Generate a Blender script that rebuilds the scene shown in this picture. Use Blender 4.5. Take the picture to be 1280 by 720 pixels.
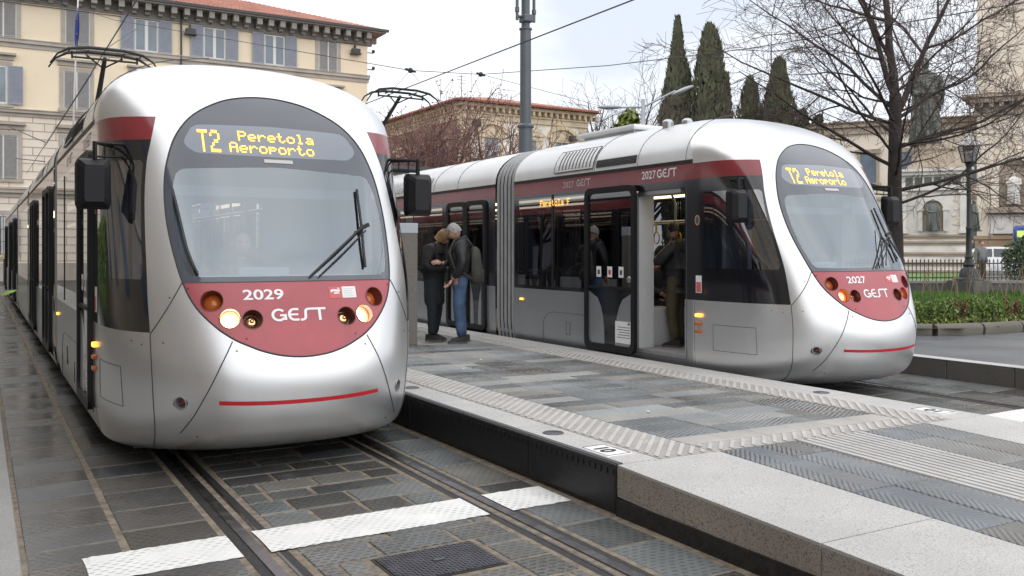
import bpy, bmesh, math, random
import numpy as np
from mathutils import Vector, Matrix
R = math.radians
rng = random.Random(7)
scene = bpy.context.scene
for o in list(bpy.data.objects): bpy.data.objects.remove(o)
col = scene.collection

# ---------------------------------------------------------------- camera
F_PX, HOR, EYE = 1120.0, 313.0, 1.59
YAW = math.atan(666 / F_PX)
cam_d = bpy.data.cameras.new('camera'); cam = bpy.data.objects.new('camera', cam_d); col.objects.link(cam)
cam.location = (0, 0, EYE); cam.rotation_euler = (R(90), 0, -YAW)
cam_d.sensor_width = 36; cam_d.lens = 36 * F_PX / 1280; cam_d.shift_y = -(360 - HOR) / 1280
cam_d.clip_start = .05; cam_d.clip_end = 3000
scene.camera = cam
# ---------------------------------------------------------------- world: overcast sky
SUN_EL, SUN_ROT = R(48), R(215)
w = bpy.data.worlds.new('World'); scene.world = w; w.use_nodes = True
nt = w.node_tree; nt.nodes.clear(); N = nt.nodes.new; L = nt.links.new
out = N('ShaderNodeOutputWorld')
sky = N('ShaderNodeTexSky'); sky.sky_type = 'NISHITA'; sky.sun_disc = False; sky.sun_elevation = SUN_EL; sky.sun_rotation = SUN_ROT
b1 = N('ShaderNodeBackground'); b1.inputs['Strength'].default_value = .1; L(sky.outputs[0], b1.inputs[0])
tc = N('ShaderNodeTexCoord'); mp = N('ShaderNodeMapping'); mp.inputs['Scale'].default_value = (1, 1, 2.6); L(tc.outputs['Generated'], mp.inputs[0])
nz = N('ShaderNodeTexNoise'); nz.inputs['Scale'].default_value = 2.3; nz.inputs['Detail'].default_value = 5; nz.inputs['Roughness'].default_value = .5; L(mp.outputs[0], nz.inputs['Vector'])
rp = N('ShaderNodeValToRGB'); rp.color_ramp.elements[0].position = .32; rp.color_ramp.elements[1].position = .56
rp.color_ramp.elements[0].color = (.60, .645, .72, 1); rp.color_ramp.elements[1].color = (.99, .99, 1.0, 1)
L(nz.outputs['Fac'], rp.inputs[0])
b2 = N('ShaderNodeBackground'); b2.inputs['Strength'].default_value = .84; L(rp.outputs[0], b2.inputs[0])
mx = N('ShaderNodeMixShader'); mx.inputs[0].default_value = .93; L(b1.outputs[0], mx.inputs[1]); L(b2.outputs[0], mx.inputs[2]); L(mx.outputs[0], out.inputs[0])
# ---------------------------------------------------------------- sun behind the cloud
sd = bpy.data.lights.new('sun', 'SUN'); sd.energy = 1.3; sd.angle = R(170); sd.color = (1, .98, .955)
sun = bpy.data.objects.new('sun', sd); col.objects.link(sun); sun.location = (-10, -20, 30)
sun.rotation_euler = (R(90) - SUN_EL, 0, R(-35))
# ---------------------------------------------------------------- exposure
vs = scene.view_settings; vs.view_transform = 'Standard'; vs.look = 'None'; vs.exposure = 0.75; vs.gamma = 1; vs.use_curve_mapping = False
scene.cycles.max_bounces = 8; scene.cycles.transparent_max_bounces = 12; scene.cycles.use_denoising = True
scene.cycles.caustics_reflective = False; scene.cycles.caustics_refractive = False

# ================================================================ helpers
CY, SY = math.cos(YAW), math.sin(YAW)
def at(px, py, d):
    xc = (px - 640) / F_PX * d
    return Vector((xc * CY + d * SY, d * CY - xc * SY, EYE - (py - HOR) * d / F_PX))
def at_Y(px, py, Y):
    k = (px - 640) / F_PX
    X = Y * (SY + k * CY) / (CY - k * SY)
    return Vector((X, Y, EYE - (py - HOR) * (X * SY + Y * CY) / F_PX))
def at_X(px, py, X):
    k = (px - 640) / F_PX
    Y = X * (CY - k * SY) / (k * CY + SY)
    return Vector((X, Y, EYE - (py - HOR) * (X * SY + Y * CY) / F_PX))

def tag(o, label=None, cat=None, group=None, kind=None):
    if label: o['label'] = label
    if cat: o['category'] = cat
    if group: o['group'] = group
    if kind: o['kind'] = kind
    return o
def empty(name, loc=(0, 0, 0), rz=0, **k):
    o = bpy.data.objects.new(name, None); col.objects.link(o); o.location = loc; o.rotation_euler = (0, 0, rz); o.empty_display_size = .2
    return tag(o, **k)

class MB:
    def __init__(s): s.v = []; s.f = []; s.m = []; s.t = []
    def add(s, vs, fs, m=0, tone=.5):
        n = len(s.v); s.v += [tuple(p) for p in vs]
        for f in fs: s.f.append([i + n for i in f]); s.m.append(m); s.t.append(tone)
        return s
    def box(s, x0, x1, y0, y1, z0, z1, m=0, M=None, tone=.5):
        v = [Vector((x, y, z)) for z in (z0, z1) for y in (y0, y1) for x in (x0, x1)]
        if M is not None: v = [M @ p for p in v]
        return s.add(v, [(0, 2, 3, 1), (4, 5, 7, 6), (0, 1, 5, 4), (2, 6, 7, 3), (0, 4, 6, 2), (1, 3, 7, 5)], m, tone)
    def bbox(s, x0, x1, y0, y1, z0, z1, b=.01, m=0, M=None):
        # box with bevelled edges
        bm = bmesh.new(); bmesh.ops.create_cube(bm, size=1)
        for v in bm.verts: v.co = Vector(((x0 + x1) / 2 + v.co.x * (x1 - x0), (y0 + y1) / 2 + v.co.y * (y1 - y0), (z0 + z1) / 2 + v.co.z * (z1 - z0)))
        bmesh.ops.bevel(bm, geom=bm.edges[:], offset=b, segments=2, affect='EDGES', profile=.6)
        bm.verts.index_update()
        vv = [v.co.copy() for v in bm.verts]
        if M is not None: vv = [M @ p for p in vv]
        s.add(vv, [[v.index for v in f.verts] for f in bm.faces], m); bm.free(); return s
    def tube(s, pts, r, n=8, m=0, cap=True):
        pts = [Vector(p) for p in pts]; k = len(pts)
        rs = r if isinstance(r, (list, tuple)) else [r] * k
        base = len(s.v); up = None
        for i, p in enumerate(pts):
            t = (pts[min(i + 1, k - 1)] - pts[max(i - 1, 0)])
            t = t.normalized() if t.length > 1e-9 else Vector((0, 0, 1))
            if up is None:
                a = Vector((0, 0, 1)) if abs(t.z) < .9 else Vector((1, 0, 0)); up = t.cross(a).normalized()
            else:
                up = (up - t * up.dot(t)); up = up.normalized() if up.length > 1e-6 else t.orthogonal().normalized()
            b = t.cross(up)
            for j in range(n):
                a = 2 * math.pi * j / n
                s.v.append(tuple(p + (up * math.cos(a) + b * math.sin(a)) * rs[i]))
        for i in range(k - 1):
            for j in range(n):
                a = base + i * n + j; b2_ = base + i * n + (j + 1) % n
                s.f.append([a, b2_, b2_ + n, a + n]); s.m.append(m); s.t.append(.5)
        if cap and n > 2:
            s.f.append([base + j for j in range(n)][::-1]); s.m.append(m); s.t.append(.5)
            s.f.append([base + (k - 1) * n + j for j in range(n)]); s.m.append(m); s.t.append(.5)
        return s
    def lathe(s, prof, c=(0, 0, 0), n=16, m=0, M=None):
        base = len(s.v); c = Vector(c)
        for r, z in prof:
            for j in range(n):
                a = 2 * math.pi * j / n; p = Vector((r * math.cos(a), r * math.sin(a), z))
                if M is not None: p = M @ p
                s.v.append(tuple(p + c))
        for i in range(len(prof) - 1):
            for j in range(n):
                a = base + i * n + j; b = base + i * n + (j + 1) % n
                s.f.append([a, b, b + n, a + n]); s.m.append(m); s.t.append(.5)
        return s
    def sphere(s, c, r, nu=12, nv=8, m=0, M=None):
        c = Vector(c); r = Vector(r) if hasattr(r, '__len__') else Vector((r, r, r)); base = len(s.v)
        for i in range(nv + 1):
            th = math.pi * i / nv
            for j in range(nu):
                a = 2 * math.pi * j / nu
                p = Vector((r.x * math.sin(th) * math.cos(a), r.y * math.sin(th) * math.sin(a), r.z * math.cos(th)))
                if M is not None: p = M @ p
                s.v.append(tuple(c + p))
        for i in range(nv):
            for j in range(nu):
                a = base + i * nu + j; b = base + i * nu + (j + 1) % nu
                s.f.append([a, a + nu, b + nu, b]); s.m.append(m); s.t.append(.5)
        return s
    def prism(s, pts2, z0, z1, m=0, M=None, tone=.5):
        n = len(pts2); v = [Vector((x, y, z0)) for x, y in pts2] + [Vector((x, y, z1)) for x, y in pts2]
        if M is not None: v = [M @ p for p in v]
        return s.add(v, [list(range(n))[::-1], list(range(n, 2 * n))] + [[i, (i + 1) % n, (i + 1) % n + n, i + n] for i in range(n)], m, tone)
    def build(s, name, mats, parent=None, smooth=False, tone=False, angle=None):
        me = bpy.data.meshes.new(name); me.from_pydata(s.v, [], s.f)
        if not isinstance(mats, (list, tuple)): mats = [mats]
        for mm in mats: me.materials.append(mm)
        if len(mats) > 1: me.polygons.foreach_set('material_index', s.m)
        if smooth: me.polygons.foreach_set('use_smooth', [True] * len(s.f))
        if tone:
            at_ = me.attributes.new('tone', 'FLOAT', 'FACE'); at_.data.foreach_set('value', s.t)
        me.update()
        if smooth and angle: me.set_sharp_from_angle(angle=R(angle))
        o = bpy.data.objects.new(name, me); col.objects.link(o)
        if parent is not None: o.parent = parent
        return o

def comps(nv, faces):
    p = list(range(nv))
    def fd(a):
        while p[a] != a: p[a] = p[p[a]]; a = p[a]
        return a
    for f in faces:
        r = fd(f[0])
        for i in f[1:]: p[fd(i)] = r
    d = {}
    for k, f in enumerate(faces): d.setdefault(fd(f[0]), []).append(k)
    return list(d.values())
def build_split(mb, name, mats, parent=None, smooth=False, tone=False, angle=None):
    """every separate piece becomes an object of its own"""
    res = []
    for ks in comps(len(mb.v), mb.f):
        mp = {}; b = MB()
        for k in ks:
            q = []
            for i in mb.f[k]:
                if i not in mp: mp[i] = len(b.v); b.v.append(mb.v[i])
                q.append(mp[i])
            b.f.append(q); b.m.append(mb.m[k]); b.t.append(mb.t[k])
        res.append(b.build(name, mats, parent, smooth, tone, angle))
    return res
def copy_tree(o, parent=None, memo=None):
    c = o.copy(); col.objects.link(c); c.parent = parent
    for ch in list(o.children): copy_tree(ch, c)
    return c

# ================================================================ materials
def nodes_of(m):
    m.use_nodes = True; t = m.node_tree; return t, t.nodes, t.links
def mat(name, c, rough=.6, metal=0, var=.12, vs_=4.0, bump=0, bs=30, rvar=0, coat=0, spec=.5, emit=None, es=1, tone=0, dirt=None, stretch=None):
    m = bpy.data.materials.new(name); t, n, l = nodes_of(m)
    p = n['Principled BSDF']; p.inputs['Roughness'].default_value = rough; p.inputs['Metallic'].default_value = metal
    p.inputs['Specular IOR Level'].default_value = spec; p.inputs['Coat Weight'].default_value = coat; p.inputs['Coat Roughness'].default_value = .06
    co = n.new('ShaderNodeTexCoord'); vec = co.outputs['Object']
    if stretch:
        mpp = n.new('ShaderNodeMapping'); mpp.inputs['Scale'].default_value = stretch; l.new(vec, mpp.inputs[0]); vec = mpp.outputs[0]
    c = tuple(c) + (1,)
    cur = None
    if var > 0:
        nz = n.new('ShaderNodeTexNoise'); nz.inputs['Scale'].default_value = vs_; nz.inputs['Detail'].default_value = 6; l.new(vec, nz.inputs['Vector'])
        mr = n.new('ShaderNodeMapRange'); mr.inputs[1].default_value = .3; mr.inputs[2].default_value = .7; mr.inputs[3].default_value = 1 - var; mr.inputs[4].default_value = 1 + var
        l.new(nz.outputs['Fac'], mr.inputs[0])
        hm = n.new('ShaderNodeMix'); hm.data_type = 'RGBA'; hm.blend_type = 'MULTIPLY'; hm.inputs[0].default_value = 1; hm.inputs[6].default_value = c
        l.new(mr.outputs[0], hm.inputs[7]); cur = hm.outputs[2]
        if rvar:
            m2 = n.new('ShaderNodeMapRange'); m2.inputs[1].default_value = .3; m2.inputs[2].default_value = .7; m2.inputs[3].default_value = max(.02, rough - rvar); m2.inputs[4].default_value = rough + rvar
            l.new(nz.outputs['Fac'], m2.inputs[0]); l.new(m2.outputs[0], p.inputs['Roughness'])
    if tone:
        an = n.new('ShaderNodeAttribute'); an.attribute_name = 'tone'
        mr = n.new('ShaderNodeMapRange'); mr.inputs[3].default_value = 1 - tone; mr.inputs[4].default_value = 1 + tone; l.new(an.outputs['Fac'], mr.inputs[0])
        hm = n.new('ShaderNodeMix'); hm.data_type = 'RGBA'; hm.blend_type = 'MULTIPLY'; hm.inputs[0].default_value = 1
        if cur is None: hm.inputs[6].default_value = c
        else: l.new(cur, hm.inputs[6])
        l.new(mr.outputs[0], hm.inputs[7]); cur = hm.outputs[2]
    if dirt:
        nz2 = n.new('ShaderNodeTexNoise'); nz2.inputs['Scale'].default_value = dirt[1]; nz2.inputs['Detail'].default_value = 8; nz2.inputs['Roughness'].default_value = .65; l.new(vec, nz2.inputs['Vector'])
        r2 = n.new('ShaderNodeMapRange'); r2.inputs[1].default_value = dirt[2]; r2.inputs[2].default_value = dirt[2] + .15; r2.inputs[4].default_value = dirt[3]; l.new(nz2.outputs['Fac'], r2.inputs[0])
        hm = n.new('ShaderNodeMix'); hm.data_type = 'RGBA'; l.new(r2.outputs[0], hm.inputs[0])
        if cur is None: hm.inputs[6].default_value = c
        else: l.new(cur, hm.inputs[6])
        hm.inputs[7].default_value = tuple(dirt[0]) + (1,); cur = hm.outputs[2]
    if cur is None: p.inputs['Base Color'].default_value = c
    else: l.new(cur, p.inputs['Base Color'])
    if bump:
        nb = n.new('ShaderNodeTexNoise'); nb.inputs['Scale'].default_value = bs; nb.inputs['Detail'].default_value = 4; l.new(vec, nb.inputs['Vector'])
        bp = n.new('ShaderNodeBump'); bp.inputs['Strength'].default_value = bump; bp.inputs['Distance'].default_value = .01; l.new(nb.outputs['Fac'], bp.inputs['Height']); l.new(bp.outputs[0], p.inputs['Normal'])
    if emit: p.inputs['Emission Color'].default_value = tuple(emit) + (1,); p.inputs['Emission Strength'].default_value = es
    return m

def dash_nodes(n, l, co):
    """rows of short chisel dashes: 0 in the pits, 1 between them"""
    nn = n.new('ShaderNodeTexNoise'); nn.inputs['Scale'].default_value = 2.2; nn.inputs['Detail'].default_value = 1; l.new(co.outputs['Object'], nn.inputs['Vector'])
    ad = n.new('ShaderNodeMix'); ad.data_type = 'RGBA'; ad.blend_type = 'ADD'; ad.inputs[0].default_value = .06; l.new(co.outputs['Object'], ad.inputs[6]); l.new(nn.outputs['Color'], ad.inputs[7])
    sx = n.new('ShaderNodeSeparateXYZ'); l.new(ad.outputs[2], sx.inputs[0])
    def M_(op, a, b=None):
        q = n.new('ShaderNodeMath'); q.operation = op
        for i, v in enumerate((a, b)):
            if v is None: continue
            if isinstance(v, (int, float)): q.inputs[i].default_value = v
            else: l.new(v, q.inputs[i])
        return q.outputs[0]
    vy = M_('MULTIPLY', sx.outputs[1], 26.0); row = M_('FLOOR', vy); fy = M_('ABSOLUTE', M_('SUBTRACT', M_('FRACT', vy), .5))
    ux = M_('ADD', M_('MULTIPLY', sx.outputs[0], 17.0), M_('MULTIPLY', M_('MODULO', row, 2.0), .5)); fx = M_('ABSOLUTE', M_('SUBTRACT', M_('FRACT', ux), .5))
    e = M_('ADD', M_('POWER', M_('MULTIPLY', fx, 2.9), 2.0), M_('POWER', M_('MULTIPLY', fy, 4.6), 2.0))
    mr = n.new('ShaderNodeMapRange'); mr.inputs[1].default_value = .45; mr.inputs[2].default_value = 1.1; l.new(e, mr.inputs[0]); return mr.outputs[0]
def slab_mat(name, c, tone, mode, rough, rv):
    """worked paving stone: chisel rows as bump, damp patches in the gloss"""
    m = mat(name, c, rough, 0, .22, 1.7, tone=tone, dirt=((c[0] * 1.9 + .03, c[1] * 1.8 + .028, c[2] * 1.65 + .02), 3.0, .58, .45))
    t, n, l = nodes_of(m); p = n['Principled BSDF']; co = n.new('ShaderNodeTexCoord')
    wn = n.new('ShaderNodeTexNoise'); wn.inputs['Scale'].default_value = 1.1; wn.inputs['Detail'].default_value = 5; wn.inputs['Roughness'].default_value = .6; l.new(co.outputs['Object'], wn.inputs['Vector'])
    wa = n.new('ShaderNodeAttribute'); wa.attribute_name = 'tone'; wm = n.new('ShaderNodeMath'); wm.operation = 'MULTIPLY_ADD'; wm.inputs[1].default_value = .22; l.new(wa.outputs['Fac'], wm.inputs[0]); l.new(wn.outputs['Fac'], wm.inputs[2])
    wr = n.new('ShaderNodeMapRange'); wr.inputs[1].default_value = .48; wr.inputs[2].default_value = .74; wr.inputs[3].default_value = rough - rv; wr.inputs[4].default_value = rough + rv; l.new(wm.outputs[0], wr.inputs[0]); l.new(wr.outputs[0], p.inputs['Roughness'])
    an = n.new('ShaderNodeAttribute'); an.attribute_name = 'tone'; mh = n.new('ShaderNodeMath'); mh.operation = 'MULTIPLY'; mh.inputs[1].default_value = 7.31; l.new(an.outputs['Fac'], mh.inputs[0])
    fr = n.new('ShaderNodeMath'); fr.operation = 'FRACT'; l.new(mh.outputs[0], fr.inputs[0]); cr = n.new('ShaderNodeValToRGB'); l.new(fr.outputs[0], cr.inputs[0])
    cr.color_ramp.elements[0].color = (1.08, 1.0, .92, 1); cr.color_ramp.elements[1].color = (.93, 1.0, 1.06, 1)
    hx = n.new('ShaderNodeMix'); hx.data_type = 'RGBA'; hx.blend_type = 'MULTIPLY'; hx.inputs[0].default_value = 1; l.new(p.inputs['Base Color'].links[0].from_socket, hx.inputs[6]); l.new(cr.outputs[0], hx.inputs[7]); l.new(hx.outputs[2], p.inputs['Base Color'])
    if mode == 'dash':
        hgt = dash_nodes(n, l, co)
        pd = n.new('ShaderNodeMapRange'); pd.inputs[3].default_value = .62; pd.inputs[4].default_value = 1.06; l.new(hgt, pd.inputs[0]); pm = n.new('ShaderNodeMix'); pm.data_type = 'RGBA'; pm.blend_type = 'MULTIPLY'; pm.inputs[0].default_value = 1
        l.new(hx.outputs[2], pm.inputs[6]); l.new(pd.outputs[0], pm.inputs[7]); l.new(pm.outputs[2], p.inputs['Base Color'])
    else:
        # herringbone chisel lines: zig-zag across the stone
        sx = n.new('ShaderNodeSeparateXYZ'); l.new(co.outputs['Object'], sx.inputs[0])
        pp = n.new('ShaderNodeMath'); pp.operation = 'PINGPONG'; pp.inputs[1].default_value = mode[1]
        l.new(sx.outputs[mode[0]], pp.inputs[0])
        mu = n.new('ShaderNodeMath'); mu.operation = 'MULTIPLY_ADD'; mu.inputs[1].default_value = mode[3]; l.new(pp.outputs[0], mu.inputs[0]); l.new(sx.outputs[1 - mode[0]], mu.inputs[2])
        nn = n.new('ShaderNodeTexNoise'); nn.inputs['Scale'].default_value = 9; l.new(co.outputs['Object'], nn.inputs['Vector'])
        m3 = n.new('ShaderNodeMath'); m3.operation = 'MULTIPLY_ADD'; m3.inputs[1].default_value = .02; l.new(nn.outputs['Fac'], m3.inputs[0]); l.new(mu.outputs[0], m3.inputs[2])
        m4 = n.new('ShaderNodeMath'); m4.operation = 'MULTIPLY'; m4.inputs[1].default_value = mode[2]; l.new(m3.outputs[0], m4.inputs[0])
        si = n.new('ShaderNodeMath'); si.operation = 'SINE'; l.new(m4.outputs[0], si.inputs[0]); hgt = si.outputs[0]
    fn = n.new('ShaderNodeTexNoise'); fn.inputs['Scale'].default_value = 60; fn.inputs['Detail'].default_value = 3; l.new(co.outputs['Object'], fn.inputs['Vector'])
    ah = n.new('ShaderNodeMix'); ah.data_type = 'RGBA'; ah.inputs[0].default_value = .35; l.new(hgt, ah.inputs[6]); l.new(fn.outputs['Fac'], ah.inputs[7])
    bp = n.new('ShaderNodeBump'); bp.inputs['Strength'].default_value = .28 if 'wet' in name else .85; bp.inputs['Distance'].default_value = .007; l.new(ah.outputs[2], bp.inputs['Height']); l.new(bp.outputs[0], p.inputs['Normal'])
    return m
def granite(name, c, dark, rough=.55, tone=.08):
    m = mat(name, c, rough, 0, .10, 1.5, tone=tone, dirt=((c[0] * .45, c[1] * .44, c[2] * .42), 22, .66, .55)); t, n, l = nodes_of(m); p = n['Principled BSDF']
    src = p.inputs['Base Color'].links[0].from_socket
    co = n.new('ShaderNodeTexCoord'); v = n.new('ShaderNodeTexNoise'); v.inputs['Scale'].default_value = 130; v.inputs['Detail'].default_value = 2; l.new(co.outputs['Object'], v.inputs['Vector'])
    mr = n.new('ShaderNodeMapRange'); mr.inputs[1].default_value = .52; mr.inputs[2].default_value = .64; mr.inputs[4].default_value = .75; l.new(v.outputs['Fac'], mr.inputs[0])
    hm = n.new('ShaderNodeMix'); hm.data_type = 'RGBA'; l.new(mr.outputs[0], hm.inputs[0]); l.new(src, hm.inputs[6]); hm.inputs[7].default_value = tuple(dark) + (1,)
    l.new(hm.outputs[2], p.inputs['Base Color'])
    bp = n.new('ShaderNodeBump'); bp.inputs['Strength'].default_value = .25; bp.inputs['Distance'].default_value = .004; l.new(v.outputs['Fac'], bp.inputs['Height']); l.new(bp.outputs[0], p.inputs['Normal'])
    return m
def glass(name, tint, refl, rcol=(1, 1, 1), rough=.0, fres=True):
    m = bpy.data.materials.new(name); t, n, l = nodes_of(m); n.clear()
    o = n.new('ShaderNodeOutputMaterial'); tr = n.new('ShaderNodeBsdfTransparent'); tr.inputs[0].default_value = tuple(tint) + (1,)
    gl = n.new('ShaderNodeBsdfGlossy'); gl.inputs[0].default_value = tuple(rcol) + (1,); gl.inputs['Roughness'].default_value = rough
    mx = n.new('ShaderNodeMixShader'); lw = n.new('ShaderNodeLayerWeight'); lw.inputs['Blend'].default_value = .3
    mr = n.new('ShaderNodeMapRange'); mr.inputs[3].default_value = refl; mr.inputs[4].default_value = min(1, refl + .75) if fres else refl
    gm = n.new('ShaderNodeNewGeometry'); iv = n.new('ShaderNodeMath'); iv.operation = 'SUBTRACT'; iv.inputs[0].default_value = 1; l.new(gm.outputs['Backfacing'], iv.inputs[1])
    mu = n.new('ShaderNodeMath'); mu.operation = 'MULTIPLY'; l.new(mr.outputs[0], mu.inputs[0]); l.new(iv.outputs[0], mu.inputs[1])
    l.new(lw.outputs['Fresnel'], mr.inputs[0]); l.new(mu.outputs[0], mx.inputs[0]); l.new(tr.outputs[0], mx.inputs[1]); l.new(gl.outputs[0], mx.inputs[2]); l.new(mx.outputs[0], o.inputs[0])
    return m

def inner(m):
    """the unseen inside of the shell is dark trim"""
    t, n, l = nodes_of(m); o = [x for x in n if x.type == 'OUTPUT_MATERIAL'][0]; d = n.new('ShaderNodeBsdfDiffuse'); d.inputs[0].default_value = (.05, .055, .06, 1)
    g = n.new('ShaderNodeNewGeometry'); x = n.new('ShaderNodeMixShader'); l.new(g.outputs['Backfacing'], x.inputs[0]); l.new(n['Principled BSDF'].outputs[0], x.inputs[1]); l.new(d.outputs[0], x.inputs[2]); l.new(x.outputs[0], o.inputs[0]); return m
M = {}
M['slate'] = slab_mat('slate slab', (.105, .107, .102), .38, 'dash', .28, .22)
M['slate_w'] = slab_mat('wet slate slab', (.085, .085, .084), .16, 'dash', .25, .13)
M['slate_p'] = slab_mat('platform slate', (.225, .232, .232), .40, (0, .45, 150, .55), .42, .22)
M['slate_r'] = slab_mat('ramp slate', (.19, .20, .21), .28, (0, .165, 150, 1.0), .42, .16)
M['joint'] = mat('sandy joint', (.20, .165, .125), .8, var=.4, vs_=14, bump=.5, bs=80)
M['jointg'] = mat('grey joint', (.13, .125, .115), .8, var=.3, vs_=14)
M['asphalt'] = mat('asphalt', (.055, .055, .055), .6, var=.3, vs_=2, bump=.3, bs=120, rvar=.2)
M['filler'] = mat('bitumen filler', (.018, .017, .016), .55, var=.5, vs_=20, bump=.5, bs=60, dirt=((.09, .06, .04), 12, .6, .6))
M['granite'] = granite('pale granite', (.52, .515, .50), (.2, .19, .18))
M['granite_w'] = granite('grey pavement granite', (.30, .295, .285), (.16, .155, .15), .5)
M['granite_d'] = granite('dark granite kerb', (.13, .12, .11), (.05, .045, .04), .7)
M['granite_f'] = granite('granite face', (.37, .335, .29), (.08, .07, .06), .75)
M['tact'] = mat('tactile tile', (.37, .35, .33), .7, var=.14, vs_=3, tone=.08, dirt=((.20, .18, .16), 5, .58, .4))
M['tact_rib'] = mat('tactile rib', (.48, .47, .45), .7, var=.12, vs_=4, dirt=((.28, .26, .24), 6, .58, .5))
M['guide'] = mat('guidance tile', (.47, .46, .445), .65, var=.12, vs_=2, tone=.06, dirt=((.30, .285, .27), 7, .60, .5))
M['rubber'] = mat('black rubber', (.012, .012, .014), .45, var=.3, vs_=8, bump=.2, bs=25, dirt=((.06, .055, .05), 7, .62, .5))
M['paint'] = mat('white road paint', (.78, .78, .765), .6, var=.07, vs_=5, dirt=((.30, .29, .27), 7, .60, .75))
def _paint(m):
    t, n, l = nodes_of(m); p = n['Principled BSDF']; co = n.new('ShaderNodeTexCoord'); h = dash_nodes(n, l, co); src = p.inputs['Base Color'].links[0].from_socket
    nz = n.new('ShaderNodeTexNoise'); nz.inputs['Scale'].default_value = 4; l.new(co.outputs['Object'], nz.inputs['Vector']); r2 = n.new('ShaderNodeMapRange'); r2.inputs[1].default_value = .40; r2.inputs[2].default_value = .62; r2.inputs[3].default_value = .97; r2.inputs[4].default_value = .55; l.new(nz.outputs['Fac'], r2.inputs[0])
    pd = n.new('ShaderNodeMapRange'); pd.inputs[4].default_value = 1; l.new(r2.outputs[0], pd.inputs[3]); l.new(h, pd.inputs[0])
    pm = n.new('ShaderNodeMix'); pm.data_type = 'RGBA'; pm.blend_type = 'MULTIPLY'; pm.inputs[0].default_value = 1; l.new(src, pm.inputs[6]); l.new(pd.outputs[0], pm.inputs[7]); l.new(pm.outputs[2], p.inputs['Base Color'])
    bp = n.new('ShaderNodeBump'); bp.inputs['Strength'].default_value = .35; bp.inputs['Distance'].default_value = .005; l.new(h, bp.inputs['Height']); l.new(bp.outputs[0], p.inputs['Normal'])
_paint(M['paint'])
M['rail'] = mat('worn rail steel', (.17, .16, .16), .26, .9, .25, 9, rvar=.08)
M['rail_d'] = mat('rail side', (.035, .028, .024), .5, .3, .3, 10)
M['iron'] = mat('cast iron', (.10, .10, .115), .38, .6, .3, 10, rvar=.12)
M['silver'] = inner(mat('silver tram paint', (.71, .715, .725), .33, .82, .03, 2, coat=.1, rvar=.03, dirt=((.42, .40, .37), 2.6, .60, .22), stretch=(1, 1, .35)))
M['silver_shade'] = mat('silver paint with side shade', (.38, .395, .41), .34, .6, .05, 2, coat=.2, dirt=((.26, .245, .225), 2.2, .56, .35), stretch=(1, 1, .3))  # same silver as the nose, flank shade put into the colour, dirt on top
M['roofw'] = mat('roof paint', (.70, .71, .72), .30, .15, .05, 2, coat=.2, dirt=((.55, .53, .48), 5, .66, .4))
M['mask'] = mat('windscreen mask', (.075, .083, .105), .09, 0, .05, 3, coat=.6)
M['led_back'] = mat('display window', (.19, .215, .255), .08, 0, .05, 3, coat=.8)
M['redp'] = mat('weathered red panel', (.40, .085, .10), .38, 0, .1, 5, rvar=.1, coat=.15, dirt=((.17, .04, .045), 42, .68, .7))
M['red'] = mat('dark red band', (.21, .022, .028), .22, 0, .08, 2, coat=.5)
M['stripe_r'] = mat('red stripe', (.50, .01, .02), .4, var=.05)
M['blackg'] = mat('black gloss', (.012, .012, .016), .12, 0, .2, 3, coat=.6)
M['black'] = mat('black rubber seal', (.012, .012, .013), .5, var=.1)
M['blackp'] = mat('black plastic', (.011, .011, .013), .5, var=.1, vs_=10, spec=.3)
M['dgrey'] = mat('dark grey plastic', (.06, .06, .065), .5, var=.1)
M['white'] = mat('white decal', (.82, .82, .82), .5, var=.03)
M['winglass'] = glass('dark window glass', (.20, .21, .24), .20)
M['screen'] = glass('windscreen glass', (.50, .57, .63), .20, (.84, .92, .98), .0)
M['orange'] = mat('orange lens', (.55, .13, .02), .15, var=.05, coat=.5)
M['orange_lit'] = mat('lit orange lens', (.8, .3, .03), .2, var=0, emit=(1, .38, .04), es=2.2)
M['lampw'] = mat('lit headlamp', (1, .9, .7), .2, var=0, emit=(1, .84, .55), es=6)
M['lampo'] = mat('dim headlamp', (1, .6, .3), .2, var=0, emit=(1, .40, .13), es=2.6)
M['chrome'] = mat('reflector chrome', (.85, .58, .30), .12, 1, .05)
M['reddark'] = mat('red lamp cup', (.16, .03, .025), .3, var=.1, coat=.3)
M['led'] = mat('amber led', (1, .5, .05), .5, var=0, emit=(1, .50, .07), es=1.5)
M['bellow'] = mat('grey bellows', (.34, .345, .35), .55, var=.12, vs_=5)
M['grille_p'] = mat('perforated roof panel', (.55, .56, .58), .5, var=.5, vs_=34)
M['bellow_shade'] = mat('bellows fold shade', (.03, .03, .033), .7, var=.1)  # shade of the grooves put into the colour of their faces
M['floorin'] = mat('tram floor', (.30, .30, .31), .5, var=.1)
M['wallin'] = mat('interior panel', (.55, .56, .57), .45, var=.05)
M['ceil_l'] = mat('interior light', (1, 1, 1), .5, var=0, emit=(1, .80, .52), es=1.5)
M['seat'] = mat('seat shell', (.10, .105, .115), .5, var=.05)
M['seatd'] = mat('seat cushion', (.02, .022, .035), .8, var=.1)
M['yellow'] = mat('yellow strap', (.6, .38, .02), .5, var=.05)
M['steel'] = mat('steel tube', (.45, .46, .47), .3, .9, .05)
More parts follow.
